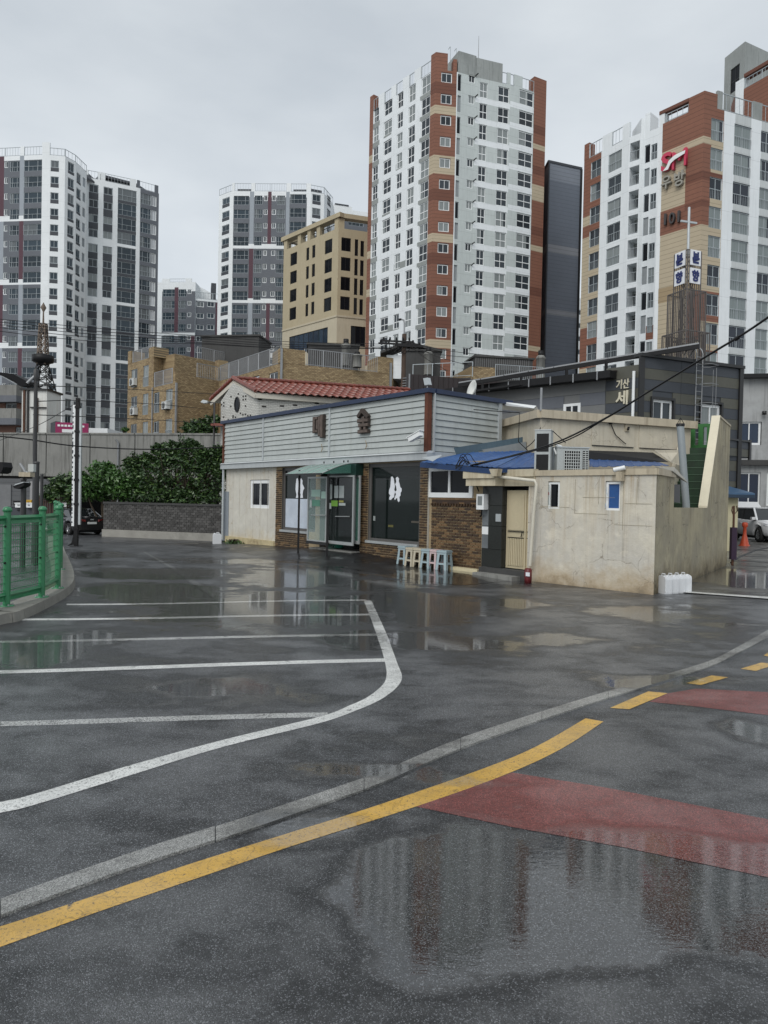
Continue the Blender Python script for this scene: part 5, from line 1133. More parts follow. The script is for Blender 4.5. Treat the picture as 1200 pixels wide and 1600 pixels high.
# ============================================================ KITCHEN LEAN-TO
KT = thing('kitchen_wall', 'brown brick kitchen lean-to with white sliding window', 'lean-to', FR.p(FR.L + 1, 0))
nk = -.06; kz0, kz1 = .12, ZF(700, 722, nk); ku0, ku1 = FR.L + .12, U(752, 850, nk)
kw = (U(669, 750, nk), U(740.5, 750, nk), ZF(705, 777.5, nk), ZF(690, 731, nk)); KF = Frame(FR.p(0, 0, nk), FR.p(1, 0, nk))
mb = MB(); facade(mb, KF, ku0 - .1, ku1, 0, kz1, [kw], mortar); mb.fbox(KF, ku1, ku1 + .01, 0, kz1, -1, 0, mortar); mb.build('wall', KT)
KW = put_window(KT, KF, *kw, 'slide', frame_w, pane_d, rec=-.03)
bm = MB(); bm.box(0, .172, -.02, .006, 0, .050, bk1); bme = bm.mesh('brick'); row = 0; z = kz0 + .01; rb_ = random.Random(5); br_names = 0
for i_, m_ in enumerate((bk1,)): pass
me2 = bme.copy(); me2.materials.clear(); me2.materials.append(bk3); me3 = bme.copy(); me3.materials.clear(); me3.materials.append(bk2)
while z < kw[2] - .14:
    x = ku0 - (.096 if row % 2 else 0)
    while x < ku1 - .03:
        a, c = max(x, ku0), min(x + .172, ku1)
        if c - a > .04:
            o = inst('brick', rb_.choice((bme, bme, me2, me3)), KT, KF.p(a, z, rb_.uniform(-.003, .003)), KF.ang); o.scale.x = (c - a) / .172
        x += .192
    z += .068; row += 1
mb = MB(); mb.fbox(KF, ku0, ku1, kw[2] - .14, kw[2] - .06, .002, .02, bk2)
for k in range(18): u = ku0 + (ku1 - ku0) * k / 18; mb.fbox(KF, u + .01, u + .055, kw[2] - .2, kw[2] - .145, .0, .06, bk1)
mb.fbox(KF, ku0, ku1, kw[2] - .055, kw[2] - .01, .002, .03, bk3); mb.build('dentil_course', KT, kind='stuff')
mb = MB(); mb.fbox(KF, U(711, 884, nk), ku1 + .05, 0, .12, .0, .18, mat('cream_kerb', (.62, .55, .36), .7, .1, 3)); mb.build('plinth', KT)
MT = thing('gas_meter', 'white gas meter box on the brick wall end', 'meter box', KF.p(ku1, 1.5)); a, z0 = FR.uv(745, 796, .1); c, z1 = FR.uv(757, 772, .1); mb = MB(); mb.fbox(FR, a, c, z0, z1, -.04, .12, frame_w); mb.build('box', MT); mb = MB(); mb.fbox(FR, a + .04, c - .05, z0 + .1, z1 - .05, .12, .125, mat('grey_dial', (.2, .22, .22))); mb.build('dial', MT); mb = MB(); mb.tube([FR.p(a + .1, z0, .04), FR.p(a + .1, z0 - .12, .04), FR.p(a + .02, z0 - .16, .0)], .02, blackm, 6); mb.build('pipe', MT)
# granite pillar, steel door, step
granite = mat('dark_granite', (.026, .028, .026), .22, .25, 30, spec=.4); granite_refl = mat('pale_polished_stone', (.15, .165, .175), .25, .15, 4)  # paler stone: the pillar's bright reflection is put into the colour
PO = thing('back_entrance', 'dark granite pillar and cream panelled steel door under a cream cornice', 'entrance', FR.p(U(790, 880), 0))
pu0, pu1 = U(763, 820), U(784, 820); pz1 = ZF(770, 758); pfz = [.12, .62, 1.15, 1.62, pz1]
for k in range(4):
    mb = MB(); mb.fbox(FR, pu0, pu1, pfz[k] + .004, pfz[k + 1] - .004, -.35, .0, granite if k else granite); mb.build('granite_panel', PO)
    mb = MB(); mb.fbox(FR, ku1 + .02, pu0 - .008, pfz[k] + .004, pfz[k + 1] - .004, -.3, -.05, granite_refl if 0 < k < 3 else granite); mb.build('granite_panel', PO)
mb = MB(); mb.fbox(FR, ku1 + .02, pu1 + .01, 0, .12, -.3, .01, blackm); mb.fbox(FR, ku1, pu1 + .02, .12, pz1, -.36, -.31, blackm); mb.pieces('base', PO)
mb = MB(); mb.fbox(FR, U(775, 820), U(783, 820), ZF(779, 815), ZF(779, 803), .001, .02, alu); mb.build('door_phone', PO)
mb = MB(); mb.fbox(FR, ku1 + .03, pu0 - .01, ZF(757, 835), ZF(757, 823), -.049, -.04, frame_w); mb.build('notice', PO)
dcol = mat('cream_steel_door', (.52, .45, .30), .5, .07, 2, streak=.15); dz0, dz1 = .22, ZF(800, 766, -.15); du0, du1 = pu1 + .01, U(832, 820, -.15); duM = U(822, 820, -.15)
mb = MB(); mb.fbox(FR, du0, du1, dz0, dz1, -.2, -.15, dcol); mb.build('door', PO)
mb = MB(); zm = ZF(800, 828, -.14)
for (a, c) in ((du0 + .06, duM - .05), (duM + .05, du1 - .03)):
    mb.fbox(FR, a, c, zm, dz1 - .1, -.149, -.135, dcol); n_ = max(2, int((c - a) / .05))
    for k in range(n_): mb.fbox(FR, a + (c - a) * k / n_ + .008, a + (c - a) * (k + 1) / n_ - .008, dz0 + .06, zm - .18, -.149, -.13, dcol)
    for z in (zm - .02, zm - .16): mb.fbox(FR, a, c, z - .015, z, -.149, -.12, blackm)
mb.fbox(FR, duM - .02, duM + .02, dz0, dz1, -.149, -.12, dcol); mb.pieces('door_panel', PO)
mb = MB(); mb.tube([FR.p(duM - .1, zm - .14, -.11), FR.p(duM - .06, zm - .03, -.09), FR.p(duM - .02, zm - .02, -.11)], .012, blackm, 6); mb.build('handle', PO)
ccor = mat('cream_cornice', (.56, .50, .37), .65, .08, 2, streak=.5, scol=(.25, .17, .08))
cz0, cz1 = ZF(760, 759, .3), ZF(760, 735, .3); cu0, cu1, cu2 = U(728, 747, .3), U(774, 747, .3), U(834, 747, .05)
mb = MB(); mb.fbox(FR, cu0, cu1, cz0, cz0 + .17, -.6, .3, ccor); mb.fbox(FR, cu0 - .05, cu1, cz0 + .17, cz1, -.65, .35, ccor); mb.fbox(FR, cu1 + .03, cu2, cz0 + .0, cz1 - .02, -.6, .03, ccor); mb.fbox(FR, cu1 + .03, cu2, cz1 - .14, cz1 + .02, -.65, .08, ccor); mb.fbox(FR, ku1, du1 + .3, cz0 - .4, cz0, -.8, -.35, blackm); mb.pieces('cornice', PO)
mb = MB(); mb.prism([FR.p(cu1 - .06, cz1 + .02, .45), FR.p(cu1 + .2, cz1 + .02, .45), FR.p(cu1 + .14, cz1 - .14, .42), FR.p(cu1, cz1 - .14, .42)], -FR.n * .15, ccor); mb.build('rain_hopper', PO)
mb = MB(); pz = [FR.p(*FR.uv(770, 744, .2), .2), FR.p(*FR.uv(836, 751, .15), .15), FR.p(*FR.uv(838, 757, .15), .15), FR.p(*FR.uv(834, 800, .15), .15), FR.p(*FR.uv(828, 884, .15), .15)]; mb.tube(pz, .036, mat('cream_pvc_pipe', (.6, .57, .48), .5, .08, 3, streak=.2), 10); mb.build('rainpipe', PO)
mb = MB(); mb.fbox(FR, ku1 + .1, du1 + .05, 0, .2, -.3, .12, concrete_d); mb.fbox(FR, ku1 + .15, du1 - .1, 0, .09, .12, .38, concrete); mb.pieces('step', PO)
EX = thing('red_can', 'dark red canister with a pale badge beside the cream door', 'canister', FR.p(U(825, 905, .3), 0, .3)); q = FR.p(U(825, 905, .3), 0, .3); rc_ = mat('dark_red_tin', (.12, .012, .015), .4)
mb = MB(); mb.lathe(q, [(0, 0), (.075, 0), (.08, .1), (.08, .28), (.055, .31), (0, .31)], rc_, 16); mb.build('body', EX); mb = MB(); mb.fbox(FR, U(822, 890, .38), U(828, 890, .38), .15, .23, .378, .39, decal); mb.build('badge', EX)
# blue tin roofs
blue = mat('blue_tin_roof', (.022, .085, .26), .4, .15, 2, coat=.2, mottle=.25, mcol=(.16, .27, .45)); blue_d = mat('blue_tin_edge', (.012, .04, .12), .5, .1, 2)
def tin(par, a, b, c, d, n, name='roof_sheet', m=blue):
    """corrugated sheet: a-b eave, d-c upper edge"""
    a, b, c, d = map(Vector, (a, b, c, d)); mb = MB(); vs = []; N_ = n * 6; up = (b - a).cross(d - a).normalized(); up = up if up.z > 0 else -up
    for i in range(N_ + 1):
        t = i / N_; h = max(0, math.sin(i / 6 * 2 * math.pi)) * .014; p0 = a.lerp(b, t) + up * h; p1 = d.lerp(c, t) + up * h; vs += [p0, p1, p0 - up * .012, p1 - up * .012]
    fs = []
    for i in range(N_):
        o = i * 4; fs += [(o, o + 4, o + 5, o + 1), (o + 2, o + 3, o + 7, o + 6), (o, o + 2, o + 6, o + 4)]
    mb.add(vs, fs, m); mb.build(name, par)
RF = thing('tin_roof', 'blue corrugated tin roof over the kitchen with tangled wires', 'roof', FR.p(FR.L + 1.2, 2.5))
ea, eb = FR.p(*FR.uv(657, 722, .35), .35), FR.p(*FR.uv(775, 732, .35), .35); ra, rb_2 = FR.p(FR.L + .25, 2.98, -1.2), P(826, 706, 17.4); eb2 = FR.p(*FR.uv(842, 733, .1), .1)
seg = [0, .36, .7, 1]
for k in range(3):
    e0, e1 = ea.lerp(eb, seg[k]), ea.lerp(eb, seg[k + 1]); r0, r1 = ra.lerp(rb_2, seg[k]), ra.lerp(rb_2, seg[k + 1]); tin(RF, e0 + Z * (.012 * k), e1 + Z * (.012 * k), r1 + Z * (.012 * k), r0 + Z * (.012 * k), 5)
tin(RF, eb + Z * .02, P(838, 731, 16), P(850, 712, 18), rb_2, 4)
mb = MB(); mb.beam(ea - Z * .07, eb - Z * .07, .03, .12, blue_d); mb.beam(eb - Z * .05, P(838, 733, 16), .03, .1, blue_d); mb.pieces('eave_board', RF)
mb = MB(); mb.prism([FR.p(*FR.uv(660, 716, .5), .5), FR.p(*FR.uv(690, 712, .4), .4), FR.p(*FR.uv(676, 721, .5), .5)], Z * .02, alu); mb.build('bent_flashing', RF)
GB = thing('gutter_beam', 'blue grey metal gutter crossing below the siding end', 'gutter', P(760, 700, 18.6)); mb = MB(); ga, gb = P(676, 711, 18.2), P(829, 687, 18.6); bgm = mat('blue_grey_metal', (.06, .1, .13), .5, .2, 2); mb.beam(ga, gb, .12, .2, bgm); mb.build('trough', GB)
mb = MB(); mb.prism([P(752, 703, 18.2), P(822, 690, 18.2), P(822, 710, 18.2), P(765, 709, 18.2)], Vector((.1, .3, 0)), mat('grey_flashing', (.2, .22, .23), .5, .1)); mb.build('flashing', GB)
WR = thing('tangled_wires', 'black wires bunched over the blue tin roof eave', 'wires', P(720, 722, 16.8)); mb = MB(); r = random.Random(4)
for k in range(7):
    a_ = r.uniform(712, 718); c_ = r.uniform(728, 748); hh_ = r.uniform(9, 20); y_ = r.uniform(-2, 4); pts = catmull([P(a_ + (c_ - a_) * t / 6 + r.uniform(-1.5, 1.5), 731 + y_ - math.sin(t / 6 * math.pi) * hh_ - t * .5, 16.4) for t in range(7)], 3); mb.tube(pts, .009, blackm, 4)
mb.tube([P(730, 738, 16.6), P(745, 760, 16.4), P(748, 768, 16.3)], .016, blackm, 5); mb.tube([P(740, 640, 18), P(812, 645, 18), P(810, 690, 18), P(826, 705, 17.6)], .012, blackm, 4); mb.build('wires', WR, kind='stuff')
# ============================================================ ANNEX
AF = Frame(G(829, 908), G(1021, 929.5)); AS = Frame(G(1021, 929.5), G(1135, 884))
plaster = oldplaster('stained_cream_plaster', (.64, .60, .50), (.52, .50, .45), (.36, .26, .14), (.16, .13, .09), 2.35, .75, .75, 3)
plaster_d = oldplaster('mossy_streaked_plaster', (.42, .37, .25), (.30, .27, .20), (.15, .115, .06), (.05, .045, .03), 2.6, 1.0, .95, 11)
plaster_u = oldplaster('upper_cream_plaster', (.58, .53, .42), (.53, .49, .40), (.38, .32, .22), (.22, .19, .14), 4.0, .5, .0, 7, .005)
coping = mat('cream_coping', (.50, .44, .33), .8, .1, 1.5, streak=.5, scol=(.15, .11, .07))
AN = thing('annex', 'stained cream plaster annex with two small windows and flat roof', 'annex', AF.p(AF.L / 2, 0))
az = 2.4; aw1 = (AF.u(856, 775), AF.u(874.5, 775), AF.z(866, 795), AF.z(866, 752)); aw2 = (AF.u(946, 775), AF.u(969, 775), AF.z(958, 797.5), AF.z(958, 751.5))
mb = MB(); facade(mb, AF, -.1, AF.L, 0, az - .12, [aw1, aw2], plaster)
us = AS.u(1054, 745)
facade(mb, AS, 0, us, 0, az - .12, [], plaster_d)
mb.poly([AF.p(-.1, az - .13), AF.p(AF.L, az - .13), AS.p(us, az - .13), AF.p(-.1, az - .13, -3.2)], roofm); mb.build('wall', AN)
mb = MB(); mb.fbox(AF, -.1, AF.L + .02, az - .12, az, -.25, .035, coping); mb.fbox(AS, 0.0, us, az - .12, az, -.25, .035, coping); mb.pieces('coping', AN)
o = put_window(AN, AF, *aw1, 'thin', frame_w, pane_d, rec=.03); mb = MB(); mb.fbox(AF, (aw1[0] + aw1[1]) / 2 - .01, aw1[1] - .06, aw1[2] + .08, aw1[3] - .06, -.0, .004, mat('pale_poster', (.4, .45, .43), .6)); mb.fbox(AF, (aw1[0] + aw1[1]) / 2 + .0, aw1[1] - .07, aw1[2] + .3, aw1[2] + .36, 0.004, .008, mat('red_print', (.3, .04, .05))); mb.build('poster', o)
o = put_window(AN, AF, *aw2, 'thin', frame_w, mat('blue_blind', (.02, .09, .28), .5, .15, 3), rec=.03)
mb = MB(); [mb.fbox(AF, aw2[0] + x, aw2[0] + x + w_, aw2[2] + z, aw2[2] + z + h, -.0, .003, mat('paint_chip', (.4, .5, .6))) for x, w_, z, h in ((.08, .02, .33, .09), (.12, .015, .4, .07), (.05, .03, .05, .09), (.17, .012, .3, .06))]; mb.build('paint_chips', o, kind='stuff')
# drawn joints of the old render
mb = MB()
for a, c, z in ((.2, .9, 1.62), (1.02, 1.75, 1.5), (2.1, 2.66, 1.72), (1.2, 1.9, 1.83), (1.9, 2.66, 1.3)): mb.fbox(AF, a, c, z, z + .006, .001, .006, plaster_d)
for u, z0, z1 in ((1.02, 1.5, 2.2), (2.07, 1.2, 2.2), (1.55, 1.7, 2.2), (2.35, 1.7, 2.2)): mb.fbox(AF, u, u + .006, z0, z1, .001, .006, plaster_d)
mb.build('render_joints', AN, kind='stuff')
C3 = thing('security_camera', 'small beige security camera above the blue window', 'camera', AF.p(AF.u(969, 740), 2.2, .1)); a, z = AF.uv(969, 742, .1); mb = MB(); mb.fbox(AF, a - .06, a + .06, z - .12, z + .06, .04, .16, coping); mb.build('box', C3); mb = MB(); dd = (-AF.e * .8 + AF.n * .3 - Z * .2).normalized(); hq = AF.p(a, z + .12, .12); mb.tube([hq - dd * .1, hq + dd * .12], .045, frame_w, 10); mb.build('housing', C3); mb = MB(); mb.lathe(hq + dd * .12, [(.03, 0), (.03, .01), (0, .01)], blackm, 10, ax=dd); mb.build('lens', C3)
# side boundary wall with the stair parapet
SW = thing('stair_wall', 'mossy cream boundary wall rising into a steep stair parapet', 'wall', AS.p(5, 0))
zl = 1.66; uA, uB, uC = AS.u(1104, 790), AS.u(1124, 655), AS.L; zt1 = AS.z(1124, 652); zt2 = AS.z(1136, 664)
pts = [(us + .003, 0), (uC, 0), (uC, zt2), (uB, zt1), (uA, zl), (us + .003, zl)]
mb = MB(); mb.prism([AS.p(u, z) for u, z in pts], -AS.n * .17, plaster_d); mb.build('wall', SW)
mb = MB(); mb.prism([AS.p(uA, zl + .003, .02), AS.p(uB, zt1 + .003, .02), AS.p(uB, zt1 + .003, -.19), AS.p(uA, zl + .003, -.19)], Z * .05, mat('pale_cream_cap', (.66, .61, .47), .7, .06, 2)); mb.prism([AS.p(uB, zt1 + .003, .02), AS.p(uC, zt2 + .003, .02), AS.p(uC, zt2 + .003, -.19), AS.p(uB, zt1 + .003, -.19)], Z * .05, coping); mb.pieces('cap', SW)
# stairs
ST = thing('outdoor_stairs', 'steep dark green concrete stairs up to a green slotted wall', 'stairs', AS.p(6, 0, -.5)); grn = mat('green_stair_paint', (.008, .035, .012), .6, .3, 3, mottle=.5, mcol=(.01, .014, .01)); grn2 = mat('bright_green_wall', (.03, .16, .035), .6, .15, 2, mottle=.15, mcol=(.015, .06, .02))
w0, w1_ = -.18, -.85; uT = uB + .05; zT = 3.28
for k in range(15):
    z = zT - .19 * (k + 1); u = uT - .16 * (k + 1)
    if z < .1: break
    mb = MB(); mb.fbox(AS, u, u + .163, 0 if k == 14 else z - .4, z, w1_, w0, grn); mb.fbox(AS, u - .015, u + .03, z + .001, z + .012, w1_, w0, mat('wet_step_edge', (.10, .17, .11), .3)); mb.build('step', ST)  # paler strip along each step edge
mb = MB(); mb.fbox(AS, uT, uT + 1, zT - .3, zT, w1_, w0, grn); mb.build('landing', ST)
gu = uT + .6; mb = MB(); zg = AS.z(1124, 660) + .05
q = lambda n, z: AS.p(gu, z, n)
GFm = Frame(AS.p(gu, 0, w1_ - .1), AS.p(gu, 0, w0)); sl = [(GFm.L * (.3 + .28 * k), GFm.L * (.3 + .28 * k) + .09, zT + .12, zT + .62, .12) for k in range(3)]
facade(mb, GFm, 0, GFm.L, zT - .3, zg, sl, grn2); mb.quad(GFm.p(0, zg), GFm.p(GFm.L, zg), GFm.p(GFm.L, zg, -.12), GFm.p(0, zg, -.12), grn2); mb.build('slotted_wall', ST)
mb = MB(); mb.prism([AS.p(uT - 1.9, 1.2, w1_), AS.p(uT - 1.9, 2.0, w1_), AS.p(uT + .4, 4.0, w1_), AS.p(uT + .4, 1.2, w1_)], -AS.n * .1, plaster_u); mb.build('inner_wall', ST)
VP = thing('vent_pipe', 'thick grey drain pipe with a wire cap beside the green stairs', 'pipe', AS.p(4.4, 0, -1.0)); pa_, pb_ = P(1072, 790, 16.6), P(1063, 666, 16.9); mb = MB(); mb.tube([pa_ - Z * .9, pa_, pb_], .085, mat('grey_pvc', (.24, .27, .28), .5, .08, 2), 14); mb.build('pipe', VP); mb = MB(); mb.lathe(pb_, [(.1, 0), (.1, .06), (.0, .06)], blackm, 12); [mb.tube([pb_ + Vector((.09 * math.cos(t), .09 * math.sin(t), .06)), pb_ + Z * .2], .008, blackm, 4) for t in (0, 2.1, 4.2)]; mb.build('wire_cap', VP)
# awning sheet at the corner
AW = thing('corner_awning', 'bent cream metal sheet overhanging the annex corner', 'awning', P(1060, 745, 14.5)); mb = MB(); mb.prism([P(1024, 730, 13.7), P(1054, 731, 15.0), P(1075, 755, 15.4), P(1052, 737, 14.2)], Z * .015, mat('grey_cream_sheet', (.3, .28, .23), .5, .1, 2)); mb.build('sheet', AW); mb = MB(); mb.prism([P(1048, 757, 14.6), P(1062, 757, 15.5), P(1062, 786, 15.5), P(1048, 784, 14.6)], (.02, .02, 0), blackm); mb.build('dark_opening', AW)  # black sheet: the shade of the opening built as a solid
# upper cream building
BF = Frame(P(845, 650, 17.45), P(1080, 655, 19.2)); BL = Frame(P(764, 650, 21), P(845, 650, 17.45)); bz = 4.0
UB = thing('upper_building', 'cream plaster upper storey with coping behind the annex roof', 'building', BF.p(2.5, 0))
mb = MB(); facade(mb, BF, 0, BF.L, 0, bz - .2, [], plaster_u); facade(mb, BL, 0, BL.L, 0, bz - .2, [], plaster_u); shell(mb, [BL.A, BL.B, BF.B], 3.2, 0, bz - .2, plaster_u, dx=1); mb.build('wall', UB)
mb = MB(); mb.fbox(BF, -.03, BF.L + .12, bz - .2, bz, -.3, .12, coping); mb.fbox(BL, 0, BL.L + .03, bz - .2, bz, -.3, .12, coping); mb.pieces('coping', UB)
for a, c in ((BF.u(924, 690), BF.u(990, 690)), (BF.u(998, 690), BF.u(1062, 690))):
    mb = MB(); z0, z1 = BF.z(960, 697), BF.z(960, 658); mb.fbox(BF, a, c, z0, z1, .003, .02, plaster_u); mb.fbox(BF, a + .02, c - .02, z0 - .02, z0 - .002, .003, .03, frame_d); mb.build('render_panel', UB)
mb = MB(); a, z = BF.uv(980, 668, .05); mb.fbox(BF, a - .06, a + .06, z - .1, z + .1, .01, .06, coping); mb.tube([BF.p(a + .02, z, .08), BF.p(a - .03, z - .06, .12)], .03, blackm, 6); a2, z2 = BF.uv(953, 660, .05); mb.lathe(BF.p(a2, z2, .05), [(.05, 0), (.05, .06), (0, .06)], blackm, 10, ax=BF.n); mb.tube([BF.p(a2, z2, .06), BF.p(*BF.uv(962, 680, .06), .06), BF.p(*BF.uv(978, 694, .06), .06)], .012, blackm, 5); mb.build('wall_fittings', UB, kind='stuff')
mb = MB(); mb.prism([P(772, 626, 20.2), P(838, 634, 17.6), P(834, 638, 17.6), P(772, 632, 20.2)], (.3, 1, 0), frame_w); mb.build('eave', UB)
VE = thing('thin_pole', 'thin grey pipe rising from the upper cream building corner', 'pole', P(845, 640, 17.4)); mb = MB(); mb.tube([P(845, 642, 17.4), P(846, 606, 17.4)], .03, steel, 8); mb.build('pipe', VE)
RF2 = thing('tin_roof', 'narrow blue tin roof strip between annex coping and upper cream wall', 'roof', AF.p(1.8, 2.5, -1))
tin(RF2, P(921, 729, 15.6), P(1045, 727, 15.2), P(1030, 722, 17.6), P(921, 718, 17), 9); mb = MB(); mb.prism([P(900, 703, 17.25), P(1020, 707, 18), P(1045, 722, 17.4), P(900, 719, 17.1)], (.02, .05, 0), blackm); mb.build('dark_gap', RF2)  # black panel stands for the shade above the roof strip
mb = MB(); mb.prism([P(1022, 703, 17.7), P(1062, 703, 18.2), P(1064, 728, 18.2), P(1048, 722, 17.7)], (.02, .06, 0), plaster_u); mb.build('cheek_wall', RF2)
# rooftop machines
def machine(name, label, cat, px, yb, Y, w_, d_, h_, rot, m=None):
    q = P(px, yb, Y); q.z = az - .13; r = thing(name, label, cat, q); r.rotation_euler.z = rot; m = m or mat('machine_grey', (.42, .45, .45), .45, .08, 2, streak=.3); mb = MB(); mb.box(-w_ / 2, w_ / 2, -d_ / 2, d_ / 2, 0, h_, m); mb.build('casing', r, local=True); return r
M1 = machine('cooling_unit', 'tall slim rooftop unit with two dark square openings', 'rooftop unit', 849, 733, 15.4, .34, .34, 1.0, rad(-22))
for z0, z1 in ((.08, .48), (.54, .93)):
    mb = MB(); mb.box(-.13, .13, -.176, -.171, z0, z1, blackm); mb.build('opening', M1, local=True)
mb = MB(); mb.box(-.176, -.171, -.13, .13, .06, .94, blackm); mb.build('side_opening', M1, local=True); mb = MB(); mb.box(-.18, .18, -.18, .18, 1.0, 1.02, alu); mb.build('lid', M1, local=True)
M2 = machine('air_conditioner', 'wide grey rooftop air conditioner with square wire grille', 'air conditioner', 890, 733, 15.5, .72, .34, .64, rad(8))
mb = MB(); mb.box(-.2, .16, -.176, -.171, .06, .58, blackm); mb.box(.22, .34, -.176, -.171, .06, .58, blackm); mb.build('opening', M2, local=True)
mb = MB(); wg = mat('wire_grille', (.55, .58, .57), .5)
for k in range(8): mb.box(-.2 + k * .36 / 7 - .006, -.2 + k * .36 / 7 + .006, -.186, -.178, .06, .58, wg)
for k in range(9): z = .06 + k * .065; mb.box(-.2, .16, -.188, -.18, z - .006, z + .006, wg)
mb.build('grille', M2, local=True); mb = MB()
for k in range(12): z = .08 + k * .042; mb.box(.22, .34, -.184, -.176, z, z + .014, wg)
mb.box(.275, .285, -.187, -.18, .06, .58, wg); mb.build('side_louvre', M2, local=True); mb = MB(); mb.box(-.38, .38, -.19, .19, .64, .665, alu); mb.tube([(-.36, -.1, .5), (-.42, -.12, .62), (-.36, -.1, .7), (-.2, 0, .68)], .02, frame_w, 6); mb.build('lid', M2, local=True)
# ============================================================ GROUND
def ell(cx, cy, rx, ry, s=1.0): 
    c = G(cx, cy); a, b_ = G(cx - rx, cy), G(cx + rx, cy); n, f = G(cx, cy + ry), G(cx, max(cy - ry, 800))
    yc = (n.y + f.y) / 2; return (c.x + (yc - c.y) * c.x / c.y, yc, (b_.x - a.x) / 2, (f.y - n.y) / 2, s)
PUD = [ell(250, 896, 130, 9), ell(470, 902, 100, 20, .95), ell(230, 925, 130, 16, .9), ell(715, 903, 115, 12, 1.1), ell(60, 1018, 110, 34, .95), ell(420, 955, 240, 32, .95), ell(670, 955, 110, 28, .95), ell(700, 1005, 130, 20, .75), ell(860, 1000, 80, 10, .6), ell(620, 935, 120, 10, .9),
       ell(1010, 958, 90, 12, .8), ell(1160, 905, 110, 15, 1.2), ell(790, 943, 60, 8, .8), ell(330, 1075, 190, 26, .55), ell(1040, 1385, 240, 85, 1.3), ell(715, 1415, 165, 110, 1.35), ell(860, 1450, 160, 70, 1.15), ell(500, 1300, 130, 26, .75),
       ell(620, 1215, 160, 16, .7), ell(1010, 1062, 110, 12, .7), ell(1190, 1140, 60, 20, .8), ell(120, 868, 90, 8, .6), ell(380, 878, 150, 6, .6), ell(600, 915, 80, 12, .7), ell(560, 1000, 60, 25, .7), ell(1130, 975, 60, 14, .5)]
gw = bpy.data.node_groups.new('wetness', 'ShaderNodeTree'); gw.interface.new_socket('Wet', in_out='OUTPUT', socket_type='NodeSocketFloat'); gw.interface.new_socket('Film', in_out='OUTPUT', socket_type='NodeSocketFloat')
go = gw.nodes.new('NodeGroupOutput'); geo = gw.nodes.new('ShaderNodeNewGeometry'); pos = geo.outputs['Position']
def vmath(t, op, a, b):
    n = t.nodes.new('ShaderNodeVectorMath'); n.operation = op
    for i, v in enumerate((a, b)):
        if hasattr(v, 'is_linked'): t.links.new(v, n.inputs[i])
        else: n.inputs[i].default_value = v
    return n
wn = gw.nodes.new('ShaderNodeTexNoise'); wn.inputs['Scale'].default_value = .55; wn.inputs['Detail'].default_value = 5; gw.links.new(pos, wn.inputs[0])
wd = vmath(gw, 'SUBTRACT', wn.outputs['Color'], (.5, .5, .5)).outputs[0]; wsc = gw.nodes.new('ShaderNodeVectorMath'); wsc.operation = 'SCALE'; gw.links.new(wd, wsc.inputs[0]); wsc.inputs['Scale'].default_value = .9
pw = vmath(gw, 'MULTIPLY', vmath(gw, 'ADD', pos, wsc.outputs[0]).outputs[0], (1, 1, 0)).outputs[0]
acc = None
for (x, y, rx, ry, s) in PUD:
    d = vmath(gw, 'MULTIPLY', vmath(gw, 'SUBTRACT', pw, (x, y, 0)).outputs[0], (1 / rx, 1 / ry, 0)); ln = gw.nodes.new('ShaderNodeVectorMath'); ln.operation = 'LENGTH'; gw.links.new(d.outputs[0], ln.inputs[0])
    v = math_(gw, 'MULTIPLY', math_(gw, 'SUBTRACT', 1.42, ln.outputs['Value']), s * 1.12); acc = v if acc is None else math_(gw, 'MAXIMUM', acc, v)
big = noise(gw, pos, .35, 6, .6); acc = math_(gw, 'MAXIMUM', acc, math_(gw, 'MULTIPLY', math_(gw, 'SUBTRACT', big, .42), 1.6))
acc = math_(gw, 'ADD', acc, math_(gw, 'MULTIPLY', math_(gw, 'SUBTRACT', noise(gw, mapped(gw, pos, (.9, 1.3, 1)), 1.2, 8, .7), .5), 2.3))
gw.links.new(ramp(gw, acc, .18, .62), go.inputs[0]); gw.links.new(ramp(gw, acc, -.12, .34), go.inputs[1])
